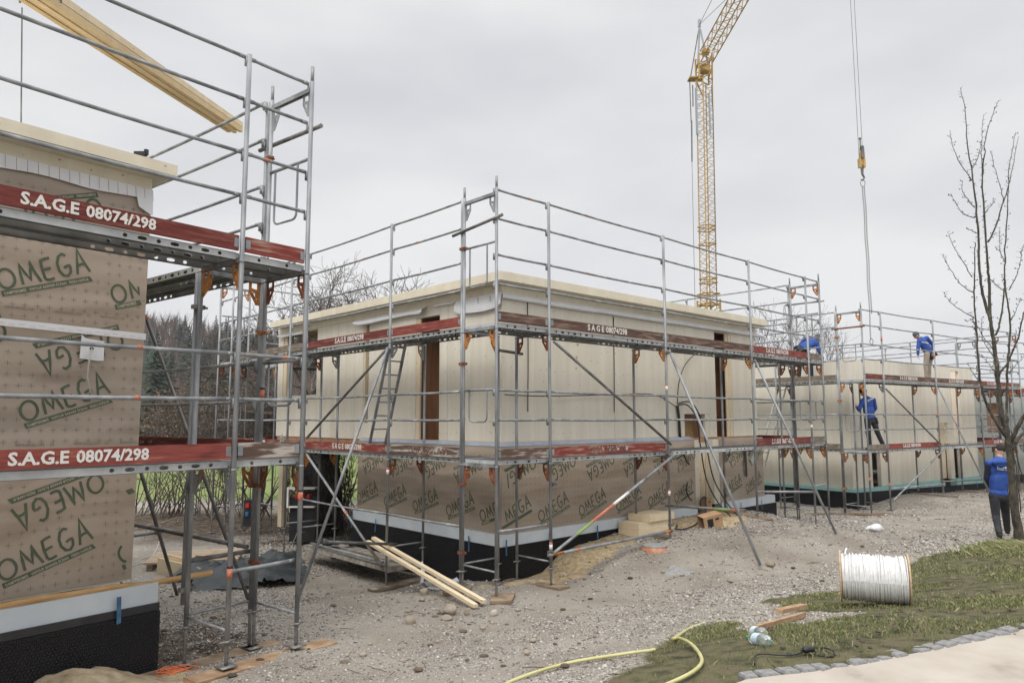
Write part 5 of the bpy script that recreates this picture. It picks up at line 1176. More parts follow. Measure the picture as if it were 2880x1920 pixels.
# big bare orchard tree behind the middle house
bx = ray(860, 1180).x/ray(860, 1180).y*21.5
bare_tree('orchard_tree', 'old bare tree with a wide twiggy crown rising behind the middle house', (bx, 21.5, -2.8), 6.9, .17, (.12,0,1), 5, None, 12, (3,5), .42, .03, bark_dark, [(1.2,.2,.75),(.8,-.3,1),(-.5,.2,1.1),(-1.2,.1,.55),(1.5,.1,.25),(-.1,.6,1.2)], .005)
bx = ray(735, 1180).x/ray(735, 1180).y*24
bare_tree('orchard_tree', 'smaller bare tree seen between the twin posts, left of the old crown', (bx, 24, -2.8), 3.3, .09, (.1,0,1), 5, None, 22, (3,5), .5, .0, bark_dark, [(-1,.2,.7),(.8,.1,.8),(-.3,.3,1),(.2,-.4,1)], .0038)
for i, (px, d, h, lab) in enumerate([(2185,44,9.5,'thin bare tree between the middle and right houses, the left one'),(2160,38,8.4,'thin bare tree between the middle and right houses, nearer the wall'),(2250,50,9.5,'thin bare tree between the middle and right houses, the right one')]):
    x = ray(px, 1180).x/ray(px, 1180).y*d; bare_tree('slim_bare_tree', lab, (x, d, -2.8), h*.93, .075, (0,0,1), 4, 'slim bare trees between the houses', 60+i, (3,4), .30, .12, bark_dark, None, .006)
# hedge and scrub behind the site on the right
for i, (px, d, w, h) in enumerate([(2790,38,4,4.2),(2840,40,4,4.4),(2890,38,4,4.2),(2930,42,4,4.4)]):
    x = ray(px, 1180).x/ray(px, 1180).y*d; scrub('hedge_shrub', 'leafless hedge shrub behind the red scaffold at the right edge', (x, d, -2.8), w, h, 40, 260, 380+i, 'hedge shrubs on the far right')
# the foreground tree on the right, branch by branch
random.seed(3); FD = 12.25
ft = thing('foreground_tree', 'tall slender bare tree with thorny upright stems at the right edge', 'tree', (0,0,0))
base = gpt(2862, 1536)
def chain(mb, pl, r0, r1, n=7, dd=0.0, spur=True, s_every=.055):
    P = [at(px, py, FD+dd*(i/(len(pl)-1))) for i, (px, py) in enumerate(pl)]
    Q = []
    for i in range(len(P)-1):
        p0, p1, p2, p3 = P[max(i-1,0)], P[i], P[i+1], P[min(i+2,len(P)-1)]
        for k in range(5):
            t = k/5; Q.append(.5*((2*p1)+(p2-p0)*t+(2*p0-5*p1+4*p2-p3)*t*t+(3*p1-p0-3*p2+p3)*t**3))
    Q.append(P[-1]); m_ = len(Q); Q = [q+Vector((random.gauss(0,.004), random.gauss(0,.006), 0)) for q in Q]
    mb.tube(Q, [(r0+(r1-r0)*(i/(m_-1))**.8)*random.uniform(.93,1.07) for i in range(m_)], n)
    if spur:
        for a, b in zip(Q[:-1], Q[1:]):
            L = (b-a).length; k = int(1.35*L/s_every)+ (random.random() < (L/s_every) % 1)
            for _ in range(k):
                p = a.lerp(b, random.random()); ang = random.uniform(0, 6.28); l = random.uniform(.02, .075); d = Vector((math.cos(ang), math.sin(ang)*.8, random.uniform(.1,.9))).normalized()
                mb.tube([p, p+d*l], [.0038, .0022], 3); 
                if random.random() < .3: mb.ellipsoid(p+d*l, ((.009,0,0),(0,.009,0),(0,0,.013)), 5, 4)
tk = MB(); 
tb = [(2870,1560),(2864,1500),(2853,1420),(2846,1340),(2841,1280),(2834,1240),(2828,1200)]
chain(tk, tb, .076, .047, 12, 0, False); tk.build('trunk', bark_lichen, ft, True)
cr = MB()
chain(cr, [(2828,1200),(2818,1170),(2812,1122),(2806,1055),(2799,988),(2793,950),(2786,897)], .041, .028, 9)
chain(cr, [(2786,897),(2770,852),(2757,780),(2752,669),(2743,557),(2732,477),(2719,396),(2715,312),(2700,247)], .029, .0035, 7, .3)
chain(cr, [(2786,897),(2782,800),(2778,736),(2768,593),(2763,512),(2768,441),(2777,365),(2809,283)], .027, .0035, 7, -.2)
chain(cr, [(2763,500),(2761,440),(2760,392),(2767,323)], .008, .003, 5)
chain(cr, [(2830,1225),(2821,1218),(2787,1160),(2762,1095),(2752,1010),(2745,914),(2740,820),(2741,740),(2743,682)], .030, .007, 8, -.4)
chain(cr, [(2838,1240),(2833,1180),(2832,1122),(2833,1055),(2837,988),(2841,900),(2828,812),(2826,736),(2830,646),(2835,557),(2837,486),(2844,441),(2857,372)], .026, .0035, 7, .3)
chain(cr, [(2809,1058),(2814,1046),(2833,1021),(2846,992),(2862,954),(2874,905),(2884,860),(2896,780)], .022, .008, 6, -.3)
chain(cr, [(2800,943),(2812,910),(2824,820),(2824,780)], .018, .010, 6)
chain(cr, [(2779,680),(2786,669),(2808,615),(2822,566),(2838,520),(2848,470),(2862,393)], .018, .003, 6)
chain(cr, [(2822,566),(2815,530),(2800,480),(2785,424)], .008, .003, 5)
chain(cr, [(2843,1245),(2852,1222),(2868,1190),(2890,1150),(2905,1060)], .04, .024, 8, -.3); chain(cr, [(2846,1262),(2862,1235),(2892,1205)], .036, .024, 8, .2)
for pl in ([(2734,508),(2696,450),(2680,410),(2672,367)],[(2741,613),(2715,604),(2696,586),(2674,544)],[(2747,655),(2730,648),(2719,642)],[(2734,780),(2715,745),(2696,718),(2676,680),(2666,653)],[(2735,822),(2705,802),(2679,767),(2660,735),(2647,713)],[(2738,892),(2692,865),(2670,845),(2653,821)],[(2741,584),(2722,560),(2706,533),(2707,508)],[(2837,816),(2857,780),(2867,745),(2873,709),(2880,687)],[(2786,785),(2815,812),(2828,818)],[(2732,478),(2752,440),(2760,395)],[(2750,950),(2735,900),(2720,905)],[(2800,1010),(2775,975),(2760,935),(2762,890)],[(2797,985),(2775,960),(2750,920),(2730,900)],[(2806,1060),(2790,1035),(2770,1010),(2752,1000)],[(2812,1120),(2825,1100),(2832,1090)],[(2757,1080),(2735,1045),(2722,1020)],[(2833,1050),(2855,1030),(2880,1000)],[(2826,736),(2812,700),(2812,640)],[(2770,600),(2785,580),(2800,560)],[(2840,900),(2855,880),(2868,840)]):
    chain(cr, pl, .0085, .0025, 5, random.uniform(-.4,.4), True, .04)
cr.build('crown', bark_lichen, ft, True)
mb = MB(); chain(mb, [(2852,1372),(2860,1420),(2868,1460),(2880,1508)], .010, .012, 6, .1, False); tag(mb.build('tree_stake', mat('red_brown_stake',[(.4,(.16,.05,.035)),(.7,(.25,.09,.06))],.8,0,9)), 'thin red-brown stick leaning against the foreground tree trunk', 'stake')
mb = MB()
for pl in ([(2868,1500),(2845,1440),(2838,1400),(2830,1360)],[(2872,1440),(2860,1330),(2846,1260),(2800,1225)],[(2880,1360),(2862,1290),(2850,1230),(2845,1210)]): chain(mb, pl, .011, .004, 5, -.3, True, .09)
tag(mb.build('tree_shoots', bark_dark), 'young side shoots rising in front of the foreground tree trunk', 'shoots')
# long grass and leaves round its foot
V = []; F = []; n_ = 0
for k in range(1500):
    a = rng.uniform(0, 6.28); r = abs(rng.normal(0, .5)); x, y = base.x+math.cos(a)*r, base.y+math.sin(a)*r-.1; z = float(gz0(x, y)[0]); h_ = rng.uniform(.03, .10); lx, ly = rng.normal(0,.12), rng.normal(0,.12); w_ = .004
    V += [(x-w_,y,z),(x+w_,y,z),(x+lx*.5+w_,y+ly*.5,z+h_*.75),(x+lx,y+ly,z+h_)]; F += [(n_,n_+1,n_+2),(n_,n_+2,n_+3)]; n_ += 4
tag(fast_mesh('tall_grass', V, F, gm3[:3], mi=np.repeat(rng.choice(3, 1500, p=[.5,.2,.3]), 2)), 'tall dry and green grass round the foot of the bare tree', 'tall grass', kind='stuff')
# ivy-choked dark stump and brushwood behind the left scaffold
random.seed(9)
mb = MB(); c = Vector((ray(905,1180).x*17.8/ray(905,1180).y, 17.8, 0))
V = []; F = []; n_ = 0
for k in range(2600):
    a = random.uniform(0, 6.28); rr = random.uniform(.25, .62); zz = random.uniform(-2.9, -.75); p = Vector((c.x+math.cos(a)*rr*1.25, c.y+math.sin(a)*rr, zz)); l = random.uniform(.1, .5)
    d = Vector((random.gauss(0,.4), random.gauss(0,.4), random.gauss(0,1))).normalized()*l; s = Vector((.008,.004,0)); V += [p-s, p+s, p+d]; F.append((n_,n_+1,n_+2)); n_ += 3
mb.tube([(c.x,c.y,-3),(c.x+.03,c.y,-1.6),(c.x-.05,c.y,-.72)], [.62,.5,.42], 12)
st = thing('brush_stack', 'dark heap of bundled brushwood standing under the left overhang', 'brushwood', (0,0,0)); mb.build('core', mat('brush_core', [(0,(.012,.011,.011))], .95), st); fast_mesh('twigs', V, F, [mat('brush_twig', [(.4,(.03,.025,.022)),(.6,(.07,.06,.05)),(.8,(.2,.18,.16))], .9, 0, 6)], st)
V = []; F = []; n_ = 0
for k in range(2600):
    x = random.uniform(-9.5, -3.2); y = random.uniform(16.2, 21); z = gz(x, y) if k % 6 == 0 else zc; zc = z; l = random.uniform(.1, .7); a = random.uniform(0, 6.28); d = Vector((math.cos(a), math.sin(a), random.uniform(-.05,.35)))*l; p = Vector((x, y, z+random.uniform(0,.12))); s = Vector((-math.sin(a), math.cos(a), 0))*random.uniform(.003,.010)
    V += [p-s, p+s, p+d]; F.append((n_,n_+1,n_+2)); n_ += 3
tag(fast_mesh('brushwood', V, F, [twig_m, bark_dark, mat('pale_twig',[(0,(.3,.25,.19))],.9)], mi=rng.choice(3, len(F), p=[.45,.4,.15])), 'cut twigs and brushwood lying over the ground behind the left scaffold', 'brushwood', kind='stuff')
# ------------------------------------------------------------------ crane
crane_y = mat('crane_yellow', [(.35,(.36,.22,.06)),(.6,(.46,.30,.10)),(.8,(.44,.33,.17))], .55, .1, .9)
crane_g = mat('crane_grey', [(0,(.30,.33,.34))], .5, .3)
CR = thing('tower_crane', 'yellow lattice tower crane rising behind the middle house roof', 'crane', (14.9,54,-2.8)); CR['off'] = [14.9,54,-2.8]
def lattice(mb, c0, c1, n, zig=1, r=.055, rb=.028, m=0):
    # c0, c1: corner lists of the two ends
    k = len(c0); c0 = [Vector(p) for p in c0]; c1 = [Vector(p) for p in c1]
    for a, b in zip(c0, c1): mb.tube([a, b], r, 6, m)
    for i in range(n):
        t0, t1, tm = i/n, (i+1)/n, (i+.5)/n
        for j in range(k):
            a0, a1 = c0[j].lerp(c1[j], t0), c0[j].lerp(c1[j], t1); b0, b1 = c0[(j+1)%k].lerp(c1[(j+1)%k], t0), c0[(j+1)%k].lerp(c1[(j+1)%k], t1); bm = c0[(j+1)%k].lerp(c1[(j+1)%k], tm)
            mb.tube([a0, bm], rb, 4, m, False); mb.tube([bm, a1], rb, 4, m, False)
def sq(cx, cy, z, w, rot=.35): return [(cx+w*.7071*math.cos(rot+math.pi/4+i*math.pi/2), cy+w*.7071*math.sin(rot+math.pi/4+i*math.pi/2), z) for i in range(4)]
mb = MB(); lattice(mb, sq(14.9,54,8.6,.86), sq(15.1,54,26.3,.86), 24, r=.045, rb=.022); mb.build('mast', crane_y, CR)
mb = MB(); lattice(mb, sq(14.85,54,-2.8,1.2), sq(14.9,54,8.9,1.2), 10, r=.075, rb=.04); mb.build('lower_mast', crane_y, CR)
mb = MB()
for z in (8.55, 9.35): mb.tube(sq(14.9,54,z,1.15)+[sq(14.9,54,z,1.15)[0]], .08, 6)
for z in (10.2,10.55,13.2,14.3,14.6): mb.tube(sq(14.92,54,z,.95)+[sq(14.92,54,z,.95)[0]], .05, 6)
mb.build('collar', crane_y, CR)
mb = MB(); lattice(mb, [(14.62,53.6,26.2),(15.6,53.6,26.2),(15.6,54.6,26.2),(14.62,54.6,26.2)], [(14.6,53.6,28.3),(15.65,53.6,28.3),(15.65,54.6,28.3),(14.6,54.6,28.3)], 2, r=.07, rb=.05); mb.box(14.8,15.5,53.7,54.5,27.0,27.5); mb.box(14.9,15.45,53.4,53.9,28.3,28.6); mb.build('crane_head', crane_y, CR)
JB = MB(); lattice(JB, [(14.75,53.6,27.6),(15.7,53.6,27.6),(15.7,53.6,28.5),(14.75,53.6,28.5)], [(15.0,26.,27.5),(15.8,26.,27.5),(15.8,26.,28.2),(15.0,26.,28.2)], 24, r=.05, rb=.024); JB.build('jib', crane_y, CR)
mb = MB(); ap = at(1967, 73, 54.4)
for q in ((1963,191,54.4),(1992,182,54.0)): mb.tube([ap, at(*q)], .07, 6)
mb.tube([ap+Vector((0,0,-.1)), ap+Vector((0,0,.5))], .12, 6); mb.build('a_frame', crane_g, CR)
mb = MB()
for a, b, r in (((1967,73,54.4),(1941,224,55),.045),((1967,70,54.4),(2003,-2,45),.02),((1967,70,54.4),(2045,-4,44),.02),((1940,226,55),(1944,340,55),.03),((1945,340,55),(1946,455,55),.06),((1946,455,55),(1955,870,55),.02),((2001,240,53.6),(2003,300,53.6),.03),((2005,302,53.6),(2016,870,53.6),.03),((1939,226,55),(1943,345,55),.02),((1948,240,55),(1949,300,55),.05)): mb.tube([at(*a), at(*b)], r, 5)
mb.build('rope', steel_dark, CR)
mb = MB(); a = at(1940,226,55); mb.box(a.x-.15,a.x+1.0,54.4,55.2,a.z-.05,a.z+.05); mb.beam((a.x+1.0,54.8,a.z-1.6),(a.x+.4,54.8,a.z),.08,.08); mb.build('tail_frame', crane_y, CR)
mb = MB(); a = at(1957,248,53.9); b = at(1961,378,53.9); mb.beam(a, b, .25, .12); a = at(1994,262,53.5); b = at(1998,378,53.5); mb.beam(a, b, .16, .1); mb.build('cable_duct', crane_g, CR)
hk = at(2422, 452, 30.7); HK = thing('crane_hook_block', 'yellow hook block with double chain hanging in the sky from two thin ropes', 'crane hook', hk); HK['off'] = [hk.x, hk.y, hk.z]
mb = MB()
for dx in (-.085, .085): mb.tube([hk+Vector((dx,0,.2)), Vector((hk.x+dx, hk.y, 27.6))], .011, 5)
mb.build('rope', steel_dark, HK)
mb = MB(); mb.prism([hk+Vector((x,-.05,z)) for x, z in ((-.08,-.22),(.10,-.22),(.13,-.05),(.06,.4),(-.03,.45),(-.09,.1))], (0,.1,0), 0); mb.box(hk.x-.12,hk.x-.05,hk.y-.09,hk.y+.09,hk.z-.32,hk.z+.08,0); mb.box(hk.x+.06,hk.x+.15,hk.y-.09,hk.y+.09,hk.z-.32,hk.z+.08,0); mb.prism([hk+Vector((x,-.12,z)) for x, z in ((-.03,.1),(.12,.1),(.1,.62),(.02,.66))], (0,.24,0), 1); mb.build('block', [crane_y, steel_dark], HK)
mb = MB(); mb.tube([hk+Vector((0,0,.6)), hk+Vector((0,0,.95))], .03, 6); mb.sphere(hk+Vector((0,0,1.0)), .06, 8, 6); mb.tube([hk+Vector((.02,0,-.3)), hk+Vector((.02,0,-.62)), hk+Vector((.1,0,-.78)), hk+Vector((.02,0,-.9)), hk+Vector((-.06,0,-.84))], [.07,.05,.04,.035,.02], 7)
mb.tube([hk+Vector((.02+.1*math.cos(a), 0, -1.02+.16*math.sin(a))) for a in [i*.524 for i in range(13)]], .014, 5); mb.build('hook', steel_dark, HK)
mb = MB(); zb = at(2430, 955, 30.7).z
def chain_links(x, y, z0, z1):
    z = z0; k = 0
    while z > z1:
        d = Vector((1,0,0)) if k % 2 else Vector((0,1,0)); c = Vector((x+.012*math.sin(z*3), y, z)); P = [c+d*(.026*math.cos(a))+Vector((0,0,.05*math.sin(a))) for a in [i*1.0472 for i in range(7)]]
        mb.tube(P, .0085, 4, cap=False); z -= .075; k += 1
chain_links(hk.x+.0, hk.y, hk.z-1.2, zb); chain_links(hk.x+.085, hk.y, hk.z-1.2, zb+1.1)
c = Vector((hk.x+.02, hk.y, zb-.08)); mb.tube([c+Vector((.07*math.cos(a), 0, .12*math.sin(a))) for a in [i*.524 for i in range(13)]], .014, 5, cap=False); mb.build('chain', steel_dark, HK)

# ------------------------------------------------------------------ timbers hanging at the upper left
BB = thing('hanging_beam_bundle', 'bundle of long pale timber beams hanging over the nearest house', 'beams', (0,0,0))
n0 = at(226, 80, 7.7); f0 = at(660, 366, 12.3); dr = (f0-n0).normalized(); n0 = n0-dr*2.5; side = dr.cross(Vector((0,0,1))).normalized(); upv = side.cross(dr).normalized()
random.seed(11); bw = .062
for i in range(4):
    for j in range(2):
        L0 = random.uniform(-.12,.12); e = random.uniform(-.12, .10); us = (.0,.022,-.01,.012)[i]; a = n0+side*((i-1.5)*bw*1.10)+upv*(j*.092+us*.6)+dr*L0; b = f0+side*((i-1.5)*bw*1.10)+upv*(j*.092+us*.6)+dr*e*2
        mb = MB(); mb.beam(a, b, bw, .084, upv); mb.build('beam', clt_mat('beam_spruce_%d%d' % (i, j), random.choice([(.72,.58,.38),(.66,.51,.30),(.76,.66,.49)]), axis='z') if j == 0 else fresh_wood, BB)
mb = MB()
for t in (-.5, .8):
    c = n0+dr*(t+1)+upv*.07; r = .30
    for sx in (-1, 1): mb.tube([c+side*sx*.21-upv*.08, c+side*sx*.2+upv*.15, c+Vector((0,0,3.5))], .012, 5)
mb.build('lifting_sling', steel_dark, BB)
a = at(62, 22, 8.3); b = at(61, 345, 8.3); mb = MB(); mb.tube([a, b-Vector((0,0,.12))], .008, 6); tag(mb.build('guide_rope', steel_dark), 'thin dark rope hanging down from the beam bundle to the near roof', 'rope')
a = at(400, 432, 8.6); mb = MB(); mb.box(a.x-.09, a.x+.05, a.y-.03, a.y+.03, a.z-.03, a.z+.02); mb.tube([a+Vector((-.1,0,0)), a+Vector((.07,0,.02))], .012, 6); mb.box(a.x+.03,a.x+.07,a.y-.02,a.y+.02,a.z-.02,a.z+.05); tag(mb.build('nail_gun', black), 'small dark tool left lying on the edge of the near roof', 'tool')

# ------------------------------------------------------------------ people
skin_m = mat('skin', [(.4,(.42,.25,.18)),(.6,(.50,.31,.23))], .55, 0, 20)
blue_m = mat('blue_jacket', [(.3,(.012,.045,.22)),(.6,(.02,.075,.33)),(.8,(.03,.10,.38))], .7, 0, 7, (1,1,1), .8, 7, bdist=.03)
navy_m = mat('navy_sleeve', [(0,(.012,.014,.04))], .8)
trou_dark = mat('charcoal_trousers', [(.4,(.022,.023,.028)),(.7,(.04,.042,.05))], .85, 0, 8, (1,1,1), .6, 8, bdist=.03)
trou_beige = mat('beige_trousers', [(.4,(.30,.25,.20)),(.7,(.40,.35,.28))], .85, 0, 8, (1,1,1), .6, 8, bdist=.03)
boot_m = mat('black_boot', [(0,(.02,.018,.017))], .6); hair_m = mat('dark_hair', [(0,(.02,.014,.011))], .8); cap_m = mat('grey_cap', [(0,(.09,.10,.11))], .8)
def fuse(o, vox):
    md = o.modifiers.new('fuse', 'REMESH'); md.mode = 'VOXEL'; md.voxel_size = vox; md.use_smooth_shade = True
    sm = o.modifiers.new('soft', 'SMOOTH'); sm.iterations = 4; sm.factor = .5
def person(label, J, jacket, trousers, hat, group=None, sleeve=None, face=(0,1,0), lettering=None, belt=True, hatbrim=False):
    # J: joints in world space; body is one fused surface, clothing its children
    t = thing('person', label, 'person', (0,0,0), 0, group)
    V_ = {k: Vector(v) for k, v in J.items()}; up = (V_['neck']-V_['pelvis']).normalized(); lr = V_['shR']-V_['shL']; lr = (lr-up*lr.dot(up)).normalized(); fw = up.cross(lr).normalized(); fc = Vector(face).normalized()
    hd = V_['head']; hu = (hd-V_['neck']).normalized(); hf = (fc-hu*fc.dot(hu)).normalized(); hs_ = hu.cross(hf)
    b = MB(); b.ellipsoid(hd, (hs_*.075, hf*.095, hu*.118), 16, 12); b.ellipsoid(hd+hf*.045-hu*.065, (hs_*.05, hf*.045, hu*.045), 10, 8)
    b.cap(hd+hf*.088-hu*.01, hd+hf*.108-hu*.03, .009, .014, 8)
    for s in (-1, 1): b.ellipsoid(hd+hs_*.078*s-hu*.01, (hs_*.012, hf*.025, hu*.034), 8, 6)
    b.cap(hd-hu*.07, V_['neck']-hu*.02, .055, .062, 12)
    ch = V_['neck']-up*.17; b.ellipsoid(ch, (lr*.15, fw*.09, up*.19), 12, 8); b.cap(ch, V_['pelvis'], .10, .10)
    for s in 'LR':
        b.cap(V_['sh'+s], V_['el'+s], .045, .036); b.cap(V_['el'+s], V_['wr'+s], .036, .025)
        w = V_['wr'+s]; hdv = (w-V_['el'+s]).normalized(); sd = hdv.cross(fc); sd = sd.normalized() if sd.length > .1 else lr; pn = hdv.cross(sd)
        b.ellipsoid(w+hdv*.05, (sd*.040, pn*.017, hdv*.052), 10, 8)
        for i, (o_, l) in enumerate(((-.030,.068),(-.010,.078),(.010,.074),(.029,.058))):
            f0_ = w+hdv*.085+sd*o_; f1_ = f0_+(hdv*.8+pn*.35).normalized()*l*.5; f2_ = f1_+(hdv*.45+pn*.8).normalized()*l*.5; b.cap(f0_, f1_, .0095, .009, 8); b.cap(f1_, f2_, .009, .0075, 8)
        th0 = w+hdv*.03-sd*.034; b.cap(th0, th0+(hdv*.6-sd*.6+pn*.2).normalized()*.05, .011, .009, 8)
        b.cap(V_['hp'+s], V_['kn'+s], .075, .055); b.cap(V_['kn'+s], V_['an'+s], .05, .036)
    fuse(b.build('body', skin_m, t, True), .009)
    j = MB(); j.ellipsoid(ch, (lr*.205, fw*.125, up*.23), 16, 12); j.ellipsoid(V_['pelvis']+up*.14, (lr*.175, fw*.125, up*.2), 16, 10); j.ellipsoid(V_['pelvis']+up*.0, (lr*.178, fw*.13, up*.10), 16, 8); j.cap(V_['neck']-up*.05, V_['neck']+hu*.02, .085, .062); mid_ = (ch+V_['pelvis'])/2; j.ellipsoid(mid_, (lr*.185, fw*.135, up*.24), 16, 10)
    j.cap(V_['shL'], V_['shR'], .075, .075)
    sl = j if sleeve is None else MB()
    for s in 'LR': sl.cap(V_['sh'+s], V_['el'+s], .070, .058); sl.cap(V_['el'+s], V_['wr'+s], .056, .040)
    if sleeve is not None: fuse(sl.build('sleeves', sleeve, t, True), .014)
    jo = j.build('jacket', jacket, t, True); fuse(jo, .013)
    tr = MB(); tr.ellipsoid(V_['pelvis']-up*.05, (lr*.165, fw*.12, up*.13), 14, 10)
    for s in 'LR': tr.cap(V_['hp'+s], V_['kn'+s], .098, .072); tr.cap(V_['kn'+s], V_['an'+s], .072, .058)
    fuse(tr.build('trousers', trousers, t, True), .013)
    for s in 'LR':
        bo = MB(); a = V_['an'+s]; tv = V_['to'+s]; dn = Vector((0,0,-.05)); bo.cap(a+Vector((0,0,.05)), a+dn*.4, .052, .05, 10); bo.cap(a+dn, tv+Vector((0,0,-.0)), .045, .036, 10); o = bo.build('boot', boot_m, t, True); fuse(o, .012)
    h = MB(); h.ellipsoid(hd+hu*.03-hf*.012, (hs_*.086, hf*.102, hu*.105), 16, 10)
    if hatbrim: h.ellipsoid(hd+hu*.05+hf*.09, (hs_*.06, hf*.06, hu*.012), 10, 6)
    h.build('cap' if hat is not hair_m else 'hair', hat, t, True)
    if belt:
        bl_ = MB(); 
        for s in (-1, 1): bl_.beam(V_['pelvis']+lr*s*.15-fw*.05-up*.02, V_['pelvis']+lr*s*.16-fw*.06-up*.2, .10, .06, lr)
        bl_.tube([V_['pelvis']+lr*(.175*math.cos(a))+fw*(.13*math.sin(a)) for a in [i*.524 for i in range(13)]], .02, 6); bl_.build('tool_belt', boot_m, t)
    if lettering:
        L_ = MB(); o, r_, h_ = lettering
        put_text(L_, 'LECHNER', V_['neck']-up*.17-fw*.162-lr*.15*r_+up*.0, lr*r_, up, .040, .30, .03); put_text(L_, 'HOLZBAU + ZIMMEREI', V_['neck']-up*.205-fw*.162-lr*.15*r_, lr*r_, up, .022, .30, .01)
        L_.build('lettering', white_paint, jo)
    return t
D = 14.3
person('person in blue hooded jacket and dark trousers walking away beside the bare tree', dict(head=at(2812,1266,D+.05), neck=at(2811,1291,D), pelvis=at(2809,1386,D), shL=at(2783,1303,D), shR=at(2838,1303,D), elL=at(2775,1345,D+.08), elR=at(2846,1345,D+.1), wrL=at(2787,1370,D+.28), wrR=at(2836,1366,D+.3),
    hpL=at(2796,1392,D), hpR=at(2822,1392,D), knL=at(2801,1450,D+.02), knR=at(2829,1447,D+.22), anL=at(2811,1503,D-.22), anR=at(2833,1488,D+.35), toL=at(2814,1512,D-.05), toR=at(2834,1494,D+.55)), blue_m, trou_dark, hair_m, sleeve=navy_m, lettering=(0,1,0), belt=False)
hood = MB(); hc = at(2811,1300,D-.13); hood.ellipsoid(hc, ((.15,0,0),(0,.08,0),(0,0,.065)), 14, 8); hood.ellipsoid(hc+Vector((0,0,-.045)), ((.10,0,0),(0,.07,0),(0,0,.06)), 12, 8)
pw = [o for o in bpy.data.objects if o.name == 'person'][0]; ho = hood.build('hood', blue_m, pw, True)
D = 23.5
person('person in blue jacket and beige trousers standing on the upper deck, looking down', dict(head=at(2577,943,D+.0), neck=at(2587,952,D), pelvis=at(2614,992,D), shL=at(2585,960,D-.12), shR=at(2606,950,D+.15), elL=at(2582,980,D-.15), elR=at(2624,970,D+.2), wrL=at(2582,997,D-.15), wrR=at(2624,990,D+.22),
    hpL=at(2607,996,D-.08), hpR=at(2619,996,D+.08), knL=at(2604,1028,D-.1), knR=at(2613,1028,D+.1), anL=at(2606,1063,D-.1), anR=at(2613,1063,D+.1), toL=at(2596,1067,D-.12), toR=at(2603,1067,D+.1)), blue_m, trou_beige, cap_m, face=(-.7,.3,-.45), lettering=None)
D = 21.2
person('person in blue jacket and grey trousers stepping along the lower deck corner', dict(head=at(2427,1102,D), neck=at(2436,1118,D), pelvis=at(2447,1175,D), shL=at(2426,1127,D-.08), shR=at(2456,1124,D+.14), elL=at(2416,1152,D-.12), elR=at(2462,1148,D+.2), wrL=at(2409,1143,D-.3), wrR=at(2452,1162,D+.45),
    hpL=at(2440,1180,D-.05), hpR=at(2456,1180,D+.08), knL=at(2442,1216,D-.05), knR=at(2467,1214,D+.08), anL=at(2447,1257,D), anR=at(2486,1256,D+.1), toL=at(2437,1262,D-.05), toR=at(2480,1263,D+.02)), blue_m, trou_dark, hair_m, face=(-.8,.4,-.1), lettering=None)
D = 22.1
person('person in a blue jacket bent forward over the deck rail with one arm reaching down', dict(head=at(2300,950,D-.05), neck=at(2292,957,D), pelvis=at(2256,981,D), shL=at(2282,955,D+.12), shR=at(2297,964,D-.12), elL=at(2262,952,D+.3), elR=at(2305,988,D-.15), wrL=at(2246,975,D+.25), wrR=at(2314,1008,D-.15),
    hpL=at(2250,986,D+.1), hpR=at(2266,986,D-.08), knL=at(2249,1026,D+.1), knR=at(2280,1024,D-.08), anL=at(2247,1062,D+.1), anR=at(2283,1060,D-.08), toL=at(2256,1068,D+.05), toR=at(2292,1066,D-.1)), blue_m, trou_dark, cap_m, face=(.75,-.2,-.6), lettering=None, hatbrim=True)
lw = bpy.data.objects.new
for k, (a, b, D_) in enumerate((((2594,951),(2614,957),23.35),)):
    pp = [o for o in bpy.data.objects if o.name.startswith('person')][1]; mb = MB(); p0 = at(2592,963,23.33); p1 = at(2612,967,23.33); put_text(mb, 'LECHNER', p0, (p1-p0).normalized(), (0,0,1), .05, (p1-p0).length, .03)
    mb.build('lettering', white_paint, pp)
pp = [o for o in bpy.data.objects if o.name.startswith('person')][2]; mb = MB(); p0 = at(2440,1129,21.0); p1 = at(2459,1120,21.0); put_text(mb, 'LECHNER', p0, (p1-p0).normalized(), (.2,0,1), .05, (p1-p0).length, .03); mb.build('lettering', white_paint, pp)

# ------------------------------------------------------------------ things on the ground
def G_(px, py, dz=0): return gpt(px, py, dz)
# cable drum
c = Vector((3.80, 7.80, 0)); zg = gz(c.x, c.y); Rr = .268; axd = Vector((.915,-.40,0)).normalized(); cz = zg+Rr+.02; cc = Vector((c.x, c.y, cz))
DR = thing('cable_drum', 'wooden drum wound with white cable lying on the grass', 'cable drum', (c.x, c.y, zg)); DR['off'] = [c.x, c.y, zg]
for s in (-1, 1):
    mb = MB(); mb.tube([cc+axd*(s*.312), cc+axd*(s*.328)], Rr, 36); mb.tube([cc+axd*(s*.328), cc+axd*(s*.330)], .04, 12); mb.build('flange', mat('drum_board_%d' % (s+1), [(.3,(.36,.24,.13)),(.6,(.50,.36,.22)),(.8,(.42,.27,.14))], .8, 0, 6, (1,4,4), .2), DR)
mb = MB(); w1 = axd.cross(Vector((0,0,1))).normalized(); random.seed(4); nt_ = 46
for i in range(nt_):
    x = -.30+.60*i/(nt_-1); off = random.uniform(-.009,.009); rr = Rr-.035+random.uniform(-.006,.006); sk = random.uniform(-.018,.018)
    mb.tube([cc+axd*(x+off*0+sk*math.sin(a))+(w1*math.cos(a)+Vector((0,0,1))*math.sin(a))*rr for a in [k*2*math.pi/28 for k in range(29)]], .0078, 6, cap=False)
mb.tube([cc-axd*.31, cc+axd*.31], Rr-.042, 30)
mb.tube([cc+axd*(.28-.33*t)+(-w1*math.cos(a)+Vector((0,0,1))*math.sin(a))*(Rr-.020) for t, a in [(i/14, 1.15-i*2.0/14) for i in range(15)]], .0085, 6)
